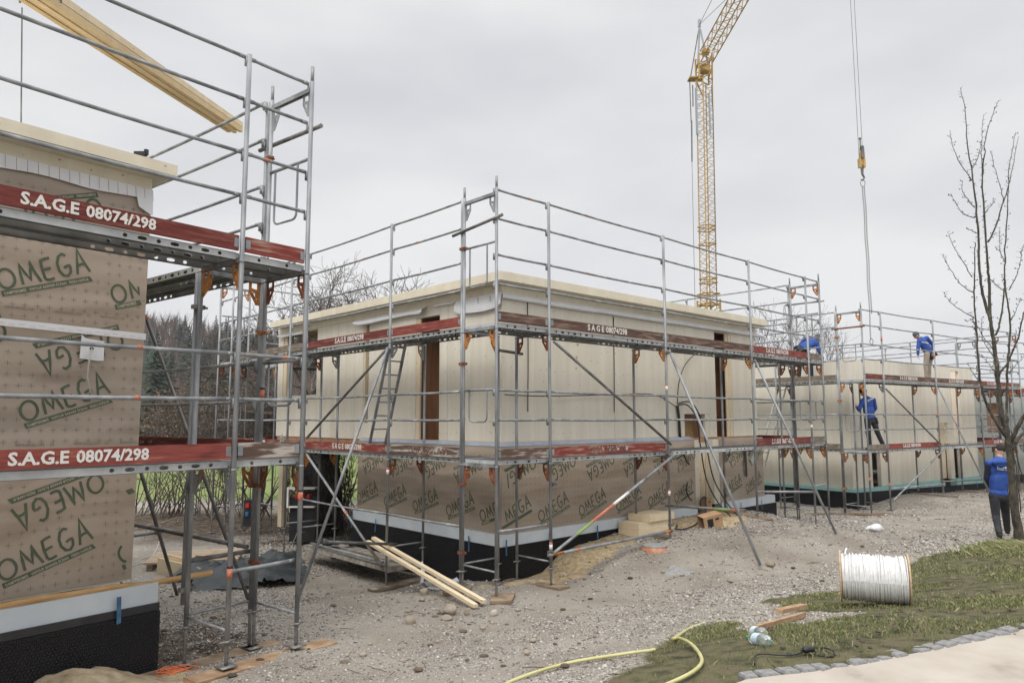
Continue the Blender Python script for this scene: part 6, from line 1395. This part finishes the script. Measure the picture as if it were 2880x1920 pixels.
mb.tube([cc+axd*(-.27+.04*t)+Vector((0,0,Rr-.03+.05*math.sin(math.pi*t)))+w1*(.1-.2*t) for t in [i/10 for i in range(11)]], .0085, 6)
mb.build('wound_cable', mat('white_cable', [(.4,(.62,.62,.61)),(.7,(.74,.74,.73))], .5, 0, 30), DR, True)
# hose
hose_m = mat('yellow_hose', [(.35,(.44,.41,.17)),(.65,(.54,.51,.26))], .5, 0, 6, bump=.05)
cable('garden_hose', 'pale yellow hose winding from the gravel into the lawn', [G_(1400,1945,.014), G_(1440,1920,.014), G_(1530,1887,.014), G_(1620,1864,.014), G_(1720,1848,.014), G_(1790,1838,.014), G_(1825,1834,.014), G_(1842,1830,.012)], .0135, hose_m, 'hose')
cable('garden_hose', 'pale yellow hose curving round in the lawn and out at the bottom edge', [G_(2062,1748,.0), G_(2030,1751,.012), G_(1985,1755,.016), G_(1940,1771,.016), G_(1905,1795,.02), G_(1893,1806,.03), G_(1912,1806,.035), G_(1945,1822,.03), G_(1970,1850,.02), G_(1972,1875,.02), G_(1945,1900,.02), G_(1895,1925,.02), G_(1860,1940,.02)], .0135, hose_m, 'hose')
# bottles
glass_b = mat('clear_bottle', [(0,(.80,.88,.84))], .08, trans=.85); label_m = mat('bottle_label', [(.4,(.62,.70,.74)),(.6,(.45,.58,.68)),(.75,(.7,.72,.6))], .5, 0, 12)
def bottle(label, p, q, capm, lift=.045):
    p = Vector(p); q = Vector(q); p.z += lift; q.z += lift; d = (q-p).normalized(); L = .32; t = thing('drinks_bottle', label, 'bottle', (0,0,0), 0)
    prof = [(.0,.020),(.02,.038),(.03,.043),(.10,.044),(.20,.044),(.235,.040),(.265,.026),(.285,.014),(.31,.0135)]
    mb = MB(); mb.tube([p+d*a for a, r in prof], [r for a, r in prof], 16); mb.build('bottle_body', glass_b, t, True)
    mb = MB(); mb.tube([p+d*.10, p+d*.19], .0448, 16, cap=False); mb.build('bottle_label', label_m, t, True)
    mb = MB(); mb.tube([p+d*.30, p+d*.325], .0155, 12); mb.build('bottle_cap', capm, t, True); return t
grn = mat('green_cap', [(0,(.03,.30,.12))], .4); ylw = mat('yellow_cap', [(0,(.65,.60,.16))], .4)
bp_, bq_ = G_(2163,1822), G_(2044,1796); bottle('lying clear plastic bottle with a green cap, the nearer of two on the lawn', bp_, bp_+(bq_-bp_).normalized()*.32, grn)
bp_, bq_ = G_(2150,1800), G_(2052,1780); bottle('lying clear plastic bottle with a yellow cap, the farther of two on the lawn', bp_, bp_+(bq_-bp_).normalized()*.32, ylw, .05)
# timber offcuts on the lawn edge
def plank(name, label, p, q, w, h, m, up=(0,0,1), parent=None):
    mb = MB(); mb.beam(p, q, w, h, up); o = mb.build(name, m, parent); return tag(o, label, 'timber') if parent is None else o
offc = mat('offcut_wood', [(.3,(.26,.15,.08)),(.5,(.36,.23,.13)),(.7,(.44,.31,.20))], .8, 0, 9, (1,1,4), .3)
p = G_(2128,1775,.03); q = G_(2262,1738,.035); plank('timber_offcut', 'long squared timber offcut lying on the lawn edge, the lower of two', p, q, .04, .045, offc)
p = G_(2192,1745,.09); q = G_(2262,1724,.075); plank('timber_offcut', 'short timber block resting on the longer offcut', p, q, .075, .04, offc)
# black lead with plug
cable('power_lead', 'black power lead with a plug curled on the lawn near the cobbles', [G_(2122,1870,.008), G_(2122,1850,.008), G_(2140,1843,.01), G_(2200,1845,.008), G_(2240,1842,.008), G_(2268,1836,.02), G_(2290,1829,.02), G_(2325,1830,.02), G_(2348,1841,.015), G_(2330,1850,.01), G_(2300,1847,.01)], .0055)
mb = MB(); p = G_(2266,1839,.03); mb.cap(p, p+Vector((.05,.01,0)), .024, .018, 12); mb.tube([p+Vector((-.02,-.01,.0)), p+Vector((-.045,-.02,0))], .004, 6); tag(mb.build('plug', black_rub, None, True), 'round black plug at the end of the lead on the lawn', 'plug')
# stones
stone_m = mat('field_stone', [(.3,(.22,.18,.135)),(.55,(.33,.28,.22)),(.75,(.42,.37,.31))], .9, 0, 5, bump=.4, bscale=20)
def stone(label, px, py, w, h, seed, m=None, group=None):
    r_ = random.Random(seed); c = G_(px, py); mb = MB(); mb.ellipsoid((0,0,0), ((w/2,0,0),(0,w*.4,0),(0,0,h/2)), 14, 10)
    mb.v = [tuple(Vector(v)*(1+.13*math.sin(7*v[0]/w+seed)+.1*math.cos(6*v[1]/w+seed*2)+.08*math.sin(9*v[2]/h+seed))) for v in mb.v]
    o = mb.build('stone', m or stone_m, None, True); o.location = (c.x, c.y, c.z+h*.33); o.rotation_euler = (0,0,seed); tag(o, label, 'stone', group)
stone('largest brown stone beside the foot of the leaning planks', 1262, 1725, .21, .15, 1); stone('smooth grey stone just in front of the largest brown stone', 1256, 1745, .16, .09, 2); stone('small rounded stone right of the largest brown stone', 1312, 1728, .07, .09, 3)
stone('pale stone standing alone to the right below the corner post', 1390, 1731, .11, .09, 4, mat('pale_stone', [(.4,(.38,.34,.28)),(.7,(.52,.48,.42))], .9, 0, 9)); stone('jagged brown stone with a dark notch, farthest left of the loose stones', 1153, 1757, .17, .13, 5); stone('grey stone under the second post left of the corner', 1192, 1672, .12, .12, 6)
stone('single small stone lying on the open gravel', 1937, 1672, .09, .06, 7); stone('grey stone beside the concrete-filled pipe', 1898, 1563, .10, .07, 8); stone('brown stone at the foot of the long diagonal prop', 2165, 1590, .14, .09, 9)
random.seed(21)
for k in range(26):
    px, py = random.uniform(900, 1500), random.uniform(1640, 1860); c = G_(px, py); s = random.uniform(.02, .045)
    mb = MB(); mb.ellipsoid((0,0,0), ((s,0,0),(0,s*.8,0),(0,0,s*.6)), 8, 6); o = mb.build('pebble', stone_m, None, True); o.location = (c.x, c.y, c.z+s*.3); tag(o, 'loose rounded pebble lying on the sandy track', 'pebble', 'loose pebbles on the track')
# concrete-filled orange pipe
c = G_(1848, 1562); PI = thing('drain_pipe', 'short orange pipe filled with concrete standing in the gravel bank', 'pipe', c); PI['off'] = list(c)
mb = MB(); mb.tube([c+Vector((0,.2,-.1)), c+Vector((0,.2,.13))], .215, 28); mb.build('pipe_wall', mat('orange_pipe', [(.35,(.40,.15,.07)),(.5,(.48,.22,.12)),(.6,(.36,.33,.29))], .6, 0, 7), PI, True)
mb = MB(); mb.ellipsoid(c+Vector((0,.2,.135)), ((.222,0,0),(0,.222,0),(0,0,.03)), 24, 8); mb.build('concrete_fill', cement, PI, True)
# white bag
c = G_(2460, 1492); mb = MB(); mb.ellipsoid((0,0,0), ((.17,0,0),(0,.13,0),(0,0,.09)), 18, 12)
mb.v = [(v[0]*(1+.18*math.sin(11*v[1]+3*v[0])), v[1], v[2]*(1+.3*math.sin(14*v[0]))) for v in mb.v]; mb.cap((-.2,0,-.02), (-.12,0,0), .012, .05, 8); mb.cap((.21,0,-.02), (.12,0,0), .012, .05, 8)
o = mb.build('plastic_bag', mat('white_film', [(.4,(.6,.62,.65)),(.7,(.72,.73,.75))], .3, 0, 9, bump=.6, bscale=14), None, True); o.location = (c.x, c.y, c.z+.06); tag(o, 'crumpled white plastic bag lying on the gravel in front of the right house', 'bag')
# sole boards under the base jacks
def sole(b, x0, y0, x1, y1, w, label, zo=0.0, m=None, t=.045):
    p = l2w(b, x0, y0, 0); q = l2w(b, x1, y1, 0); p.z = gz(p.x, p.y)+.018+zo; q.z = gz(q.x, q.y)+.018+zo; mb = MB(); mb.beam(p, q, w, t); tag(mb.build('sole_board', m or sole_wood), label, 'board')
sole('A', -1.1,-.02,.42,.0, .24, 'long brown sole board under the outer jacks of the nearest scaffold', -.005, mat('sole_board_warm', [(.3,(.20,.12,.06)),(.5,(.30,.19,.11)),(.72,(.40,.29,.19))], .85, 0, 6, (1,1,3), .3)); sole('A', -1.5,.72,.35,.80, .26, 'grey sandy sole board under the inner jacks of the nearest scaffold', -.01, sole_wood)
sole('B', 1.107,-.28,1.107,1.0, .22, 'sandy brown sole board under the pair of jacks right of the corner', .0); sole('B', -.12,-.22,.25,.1, .3, 'half-buried sole board under the corner post of the middle scaffold', .0); sole('B', -.28,.62,.12,.9, .3, 'half-buried sole board just left of the corner post', .0); sole('B', -.3,2.77,.9,2.7, .22, 'dark sole board under the second jack pair of the left side', .01, old_board)
sole('B', 4.2,-.15,4.2,1.0, .2, 'dark sole board beside the pale panel stack', -.01, old_board); sole('B', 7.35,-.3,7.35,1.0, .2, 'sole board under the jacks near the right end of the middle house', .0, sole_wood); sole('C', 0,-.3,0,1.0, .24, 'brown sole board under the corner of the right scaffold', 0); sole('C', -.5,1.5,.5,-.3, .2, 'dark board lying loose left of the right scaffold corner', -.02, old_board)
sole('C', 4.22,-.4,4.22,1.0, .2, 'dark sole board under the second jack pair of the right house', 0, old_board); sole('C', 7.3,-.3,7.3,1.0, .2, 'dark sole board under the third jack pair of the right house', 0, old_board)
# low platform left of the middle house
PF = thing('low_platform', 'low sandy steel platform beside the wrapped wall with dropped tools on it', 'platform', bl(.4,4.2,-2.8), math.pi/2-.8199); PF['off'] = [.4,4.2,-2.8]
mb = MB(); 
for t0 in (.04,.39): mb.box(t0, t0+.33, 2.85, 5.75, -2.50, -2.49); mb.box(t0, t0+.012, 2.85, 5.75, -2.57, -2.49); mb.box(t0+.318, t0+.33, 2.85, 5.75, -2.57, -2.49)
mb.box(.04,.72,2.80,2.85,-2.58,-2.49); mb.box(.04,.72,5.75,5.8,-2.58,-2.49); mb.build('platform_deck', mat('sandy_deck', [(.35,(.22,.19,.15)),(.5,(.34,.31,.26)),(.7,(.45,.44,.41))], .8, .2, 9), PF)
mb = MB(); mb.tube([(.1,5.6,-2.44),(.02,2.9,-2.42)], .0242, 8); mb.build('loose_tube', steel, PF, True)
mb = MB(); random.seed(2); 
for k in range(9): c = Vector((.35+random.gauss(0,.12), 5.1+random.gauss(0,.14), -2.44+random.random()*.07)); mb.ellipsoid(bl(c.x,c.y,c.z), ((random.uniform(.04,.12),0,0),(0,random.uniform(.04,.1),0),(0,0,random.uniform(.02,.05))), 8, 6, 1 if k == 3 else 0)
tag(mb.build('tool_bag', [black, white_paint], None, True), 'black tool bag with a white cloth dropped on the low platform', 'tool bag')
# leaning planks
for lab, a, b in (('upper of two long pale planks leaning from the platform to the corner post foot', (1362,1702,.05), (1050,1512)), ('lower of two long pale planks leaning from the platform to the corner post foot', (1338,1712,.04), (1034,1522))):
    p = G_(a[0], a[1], a[2]); q = at(b[0], b[1], 12.75); plank('leaning_plank', lab, p, q, .07, .045, fresh_wood)['group'] = 'pale planks by the corner'
# pallet, slatted pile, tarp, string
slat_m = mat('slat_wood', [(.3,(.40,.30,.20)),(.6,(.52,.41,.29))], .8, 0, 6); c = G_(560, 1585); PL = thing('slatted_pallet', 'stack of narrow pale slats lying on bearers behind the nearest scaffold', 'pallet', c, .25); PL['off'] = [0,0,0]; 
for k in range(9):
    mb = MB(); mb.box(-.85,.75,-.55+k*.13,-.47+k*.13,.13,.165); mb.build('slat', slat_m, PL)
for k in range(3):
    mb = MB(); mb.box(-.8+k*.7,-.7+k*.7,-.55,.6,.0,.125); mb.build('bearer', old_board, PL)
p = at(432,1562,12.3); q = at(545,1605,11.2)
mb = MB(); pa, pb, pc, pd = G_(440,1610), G_(560,1640), G_(565,1605), G_(440,1580)
mb.prism([pa+Vector((0,0,0)), pb, pb+Vector((0,.02,.24)), pa+Vector((0,.02,.26))], (0,.03,0)); mb.prism([pa+Vector((0,.35,0)), pb+Vector((0,.35,0)), pb+Vector((0,.35,.24)), pa+Vector((0,.35,.26))], (0,.03,0)); mb.prism([pa+Vector((0,.0,.05)), pa+Vector((0,.38,.05)), pb+Vector((0,.38,.05)), pb+Vector((0,.0,.05))], (0,0,.02))
tag(mb.build('timber_trough', fresh_wood), 'open pale board trough lying in front of the slatted stack', 'trough')
tarp_m = mat('grey_tarpaulin', [(.35,(.03,.036,.038)),(.65,(.055,.064,.067))], .6, 0, 3, bump=.5, bscale=5, bdist=.06)
poly_ = [(470,1640),(530,1640),(560,1665),(700,1660),(850,1640),(860,1610),(800,1585),(700,1575),(600,1590),(520,1600)]
gp = [G_(*q) for q in poly_]; mb = MB(); x0_, x1_ = min(p.x for p in gp), max(p.x for p in gp); y0_, y1_ = min(p.y for p in gp), max(p.y for p in gp)
n1 = 46; n2 = 30; idx = {}; VV = []; FF = []
for j in range(n2+1):
    for i in range(n1+1):
        x = x0_+(x1_-x0_)*i/n1; y = y0_+(y1_-y0_)*j/n2; ins = inpoly(np.array([x]), np.array([y]), gp)[0]; e = min(i, n1-i, 8)/8*min(j, n2-j, 6)/6
        hgt = e*(.30*float(vnoise(x+40,y+40,1.9,81))**1.5+.16*abs(float(vnoise(x+40,y+40,4,82))-.5)*2+.08*abs(float(vnoise(x+40,y+40,9,83))-.5)*2)
        VV.append((x, y, gz(x, y)+.012+hgt)); idx[(i,j)] = ins
for j in range(n2):
    for i in range(n1):
        if idx[(i,j)] or idx[(i+1,j+1)]: FF.append((j*(n1+1)+i, j*(n1+1)+i+1, (j+1)*(n1+1)+i+1, (j+1)*(n1+1)+i))
mb.add(VV, FF); tag(mb.build('tarpaulin', tarp_m, None, True), 'crumpled grey tarpaulin spread on the ground behind the nearest scaffold', 'tarpaulin')
random.seed(6); P_ = []; c = G_(455, 1898, .02)
for k in range(34): P_.append(c+Vector((random.uniform(-.05,.32)*1.0, random.uniform(-.12,.12), abs(random.gauss(0,.02))+.01)))
cable('orange_string', 'tangled orange string on the sand by the nearest sole board', P_, .0045, mat('orange_string', [(0,(.62,.17,.07))], .7), 'string')
# sand heap at the near wall
hc_ = Vector((-3.86, 6.60, -2.62)); mb = MB(); V = []; n1 = 40; n2 = 14
for j in range(n2+1):
    for i in range(n1):
        a = 2*math.pi*i/n1; r = j/n2; x = hc_.x+math.cos(a)*r*1.0*(.621 if False else 1); y = hc_.y+math.sin(a)*r*.75
        hh = .36*max(0, 1-r)**1.3*(1 if r > .2 else 1)+.05*(float(vnoise(x+9,y+9,5,91))-.5)*(1-r)+.03*(float(vnoise(x+9,y+9,17,92))-.5)
        V.append((x, y, max(hc_.z, gz(x,y)-.03)+hh*(.9 if r < .15 else 1)))
mb.add(V, [(j*n1+i, (j+1)*n1+i, (j+1)*n1+(i+1)%n1, j*n1+(i+1)%n1) for j in range(n2) for i in range(n1)])
tag(mb.build('sand_heap', mat('heap_sand', [(.3,(.22,.165,.10)),(.5,(.34,.27,.175)),(.7,(.44,.36,.25))], .95, 0, 9, bump=.9, bscale=50, detail=10), None, True), 'small heap of yellow-brown sand against the black base of the nearest house', 'sand heap')
random.seed(31); tw = MB()
for k in range(420):
    px, py = random.uniform(430, 2700), random.uniform(1480, 1900); c = G_(px, py, .006)
    if inpoly(np.array([c.x]), np.array([c.y]), lawn_poly)[0] or inpoly(np.array([c.x]), np.array([c.y]), pave_poly)[0]: continue
    a = random.uniform(0, 6.28); l = random.uniform(.015, .09); d = Vector((math.cos(a), math.sin(a), random.uniform(-.05,.15)))*l
    if k % 3: tw.tube([c-d, c+Vector((0,0,.004)), c+d], .0035, 4)
    else: tw.ellipsoid(c, ((l*.6,0,0),(0,l*.45,0),(0,0,l*.25)), 6, 4)
tag(tw.build('ground_debris', mat('debris', [(.4,(.06,.045,.032)),(.7,(.16,.12,.085))], .95, 0, 4)), 'bits of bark, twig and dried mud strewn over the site track', 'debris', kind='stuff')
# pale panel stack, cardboard box, small items by the right wall
zz_ = -2.10
SP = thing('panel_stack', 'stack of short pale timber panels against the wall by the second jack pair', 'timber stack', bl(4.1,.6,zz_), math.pi/2-.8199); SP['off'] = [4.1,.6,zz_]
for k, (x0_, x1_, y0_, y1_) in enumerate(((3.85,4.95,.42,.90),(3.87,4.90,.44,.90),(4.15,4.92,.40,.9))):
    mb = MB(); mb.box(x0_,x1_,y0_,y1_,zz_-.05+k*.125,zz_+.07+k*.125); mb.build('panel', fresh_wood, SP)
card = mat('cardboard', [(.4,(.36,.22,.12)),(.7,(.44,.28,.16))], .85, 0, 6)
c = G_(2000, 1484); CB = thing('cardboard_box', 'open brown cardboard box tilted on the sand with black cable running out', 'box', c, .35); CB['off'] = [0,0,0]; CB.rotation_euler = (.12,-.2,.25)
mb = MB(); w_, h_, d_ = .20, .27, .24
mb.box(-w_,w_,-d_/2,-d_/2+.008,0,h_); mb.box(-w_,w_,d_/2-.008,d_/2,0,h_); mb.box(w_-.008,w_,-d_/2+.009,d_/2-.009,0,h_); mb.box(-w_,w_,-d_/2+.009,d_/2-.009,0,.008); mb.box(-w_,w_,-d_/2+.009,d_/2-.009,h_-.008,h_-.001); mb.build('box_body', card, CB)
mb = MB(); mb.box(.05,.13,-d_/2-.002,-d_/2-.001,.17,.21); mb.box(-.12,-.0,-d_/2-.002,-d_/2-.001,.04,.22); mb.build('print', black_rub, CB)
cable('cable', 'black cable coil spilling from the cardboard box over the sand', [G_(1905,1478,.02), G_(1903,1490,.02), G_(1935,1487,.02), G_(1965,1470,.05), G_(1972,1445,.28), G_(1985,1438,.3), G_(1985,1462,.2), G_(2000,1485,.03), G_(2020,1478,.03), G_(2032,1490,.02), G_(2000,1495,.02), G_(1970,1493,.02)], .014)
mb = MB(); c = bl(6.95,.95,-2.03); o = MB(); o.box(-.1,.1,-.06,.06,0,.32); o.box(-.06,.05,-.0615,-.0605,.06,.16,1); o.box(-.03,.02,-.0615,-.0605,.22,.26,2); ob_ = o.build('tall_carton', [card, tag_orange, black_rub]); ob_.location = (c.x, c.y, c.z); ob_.rotation_euler = (0,0,.75); tag(ob_, 'upright carton with an orange mark standing in the wall niche', 'box')
# glass bottle on the near lower deck edge of the middle scaffold
c = at(793, 1232, 14.9); mb = MB(); 
mb.tube([c+Vector((0,0,z)) for z in (-.22,-.21,-.02,.03,.06,.10)], [.02,.045,.045,.03,.015,.014], 14); o = mb.build('bottle_on_deck', glass_b, None, True); tag(o, 'clear bottle with a yellow top standing on the far left deck', 'bottle')
# ladders
def ladder(label, p, q, side, w, n, m=None, r=.022):
    p = Vector(p); q = Vector(q); s = Vector(side).normalized()*(w/2); t = thing('ladder', label, 'ladder', (0,0,0), 0)
    for k in (-1, 1):
        mb = MB(); mb.beam(p+s*k, q+s*k, .022, .055, s); mb.build('side_rail', m or steel, t)
    mb = MB()
    for i in range(n): c = p.lerp(q, (i+.6)/n); mb.tube([c-s, c+s], .014, 6)
    mb.build('rungs', m or steel, t)
ax_, ay_ = axes('B')[1], axes('B')[2]
ladder('aluminium ladder between the two decks on the left side of the middle scaffold', bl(.40,3.78,-.58), bl(.40,3.12,1.38), ax_, .34, 8)
ladder('white aluminium ladder leaning in the gap between the middle and right houses', l2w('C',.35,4.2,-2.7), l2w('C',.4,2.9,1.0), axes('C')[1], .4, 13, white_paint)
# power distribution box
DB = thing('power_box', 'black power distribution box with red sockets in a white frame on the brush stack', 'power box', at(850,1400,16.4)); DB['off'] = list(at(850,1400,16.4)); c = at(850,1400,16.4)
mb = MB(); mb.box(c.x-.27,c.x+.3,c.y,c.y+.3,c.z-.95,c.z+.02); mb.build('cabinet', black, DB)
mb = MB(); mb.box(c.x-.34,c.x-.28,c.y-.1,c.y+.1,c.z-.2,c.z+.24); mb.box(c.x-.28,c.x+.3,c.y-.1,c.y+.1,c.z+.2,c.z+.24); mb.box(c.x-.28,c.x+.3,c.y-.1,c.y+.1,c.z-.2,c.z-.17); mb.build('white_frame', white_paint, DB)
red_p = mat('red_socket', [(0,(.5,.02,.02))], .4)
for k in range(3):
    mb = MB(); mb.tube([Vector((c.x-.1+k*.13,c.y-.02,c.z+.06)), Vector((c.x-.1+k*.13,c.y-.12,c.z+.04))], .04, 10); mb.build('socket', red_p, DB, True)
cable('cable', 'thin pale cable hanging from the power distribution box', [c+Vector((.05,-.12,-.05)), c+Vector((.02,-.14,-.5)), c+Vector((-.15,-.16,-1.0)), c+Vector((-.3,-.3,-1.35))], .007, mat('grey_cable',[(0,(.35,.37,.37))],.5))
c = at(690,1420,17.5); mb = MB(); mb.box(c.x-.04,c.x+.3,c.y,c.y+.2,c.z-.5,c.z+.12,0); 
for k in range(4): mb.box(c.x+.02+(k%2)*.14,c.x+.10+(k%2)*.14,c.y-.05,c.y-.002,c.z-.05-.2*(k//2),c.z+.05-.2*(k//2),1 if k < 2 else 2)
tag(mb.build('socket_board', [black, red_p, blue_tape]), 'black socket board with red and blue outlets behind the twin posts', 'socket board')
cable('cable', 'pale cable lying on the ground left of the slatted stack', [G_(375,1585,.01), G_(400,1572,.01), G_(432,1560,.01), G_(450,1552,.3)], .008, mat('pale_cable_b',[(0,(.55,.53,.47))],.5))
cable('cable', 'pale cable arching on the ground below the slatted stack', [G_(372,1592,.01), G_(410,1582,.01), G_(440,1590,.01), G_(458,1602,.01)], .008, mat('pale_cable_c',[(0,(.5,.5,.44))],.5))
# torn white tape strips by the leaning planks
mb = MB(); pts = [G_(1187,1640,.3), G_(1192,1600,.5)]
a = at(1184,1580,11.9); P_ = [a, at(1190,1610,11.8), at(1186,1640,11.7), G_(1200,1655,.02), G_(1215,1658,.02), G_(1240,1661,.02)]
V_ = [];  
for q in P_: V_ += [q+Vector((-.025,0,0)), q+Vector((.025,.02,.012))]
mb.add(V_, [(2*i,2*i+1,2*i+3,2*i+2) for i in range(len(P_)-1)]); a = G_(1262,1648,.02); mb.add([a, a+Vector((.16,.05,.06)), a+Vector((.12,.12,.1)), a+Vector((-.04,.06,.02))], [(0,1,2,3)]); mb.add([G_(1240,1661,.02), G_(1262,1666,.02), G_(1264,1660,.05), G_(1243,1655,.04)], [(0,1,2,3)])
tag(mb.build('torn_tape', mat('torn_tape', [(0,(.42,.45,.52))], .5)), 'torn pale tape strips hanging and lying by the foundation corner', 'tape')
# soil clods and leaves on the lawn
random.seed(8); clod = mat('soil_clod', [(.4,(.05,.04,.03)),(.7,(.12,.095,.07))], .95, 0, 20)
lp = []
while len(lp) < 60:
    px, py = random.uniform(2150, 2880), random.uniform(1590, 1850)
    c = G_(px, py)
    if inpoly(np.array([c.x]), np.array([c.y]), lawn_poly)[0]: lp.append(c)
for k, c in enumerate(lp):
    s = random.uniform(.008,.022); mb = MB(); mb.ellipsoid((0,0,0), ((s*1.4,0,0),(0,s,0),(0,0,s*.5)), 7, 5); mb.v = [(v[0]*random.uniform(.8,1.2), v[1]*random.uniform(.8,1.2), v[2]) for v in mb.v]
    o = mb.build('soil_clod', clod); o.location = (c.x, c.y, c.z+.012); o.rotation_euler = (0,0,random.random()*6); tag(o, 'small dark clod of soil scattered on the lawn', 'clod', 'soil clods on the lawn')
# ------------------------------------------------------------------ air
hm = bpy.data.materials.new('haze_air'); hm.use_nodes = True; t = hm.node_tree; t.nodes.clear()
o_ = t.nodes.new('ShaderNodeOutputMaterial'); pv = t.nodes.new('ShaderNodeVolumePrincipled'); pv.inputs['Color'].default_value = (.86,.88,.92,1); pv.inputs['Density'].default_value = .0003
t.links.new(pv.outputs[0], o_.inputs['Volume'])
mb = MB(); mb.box(-440, 440, -40, 430, -5, 75); tag(mb.build('haze', hm), kind='stuff')
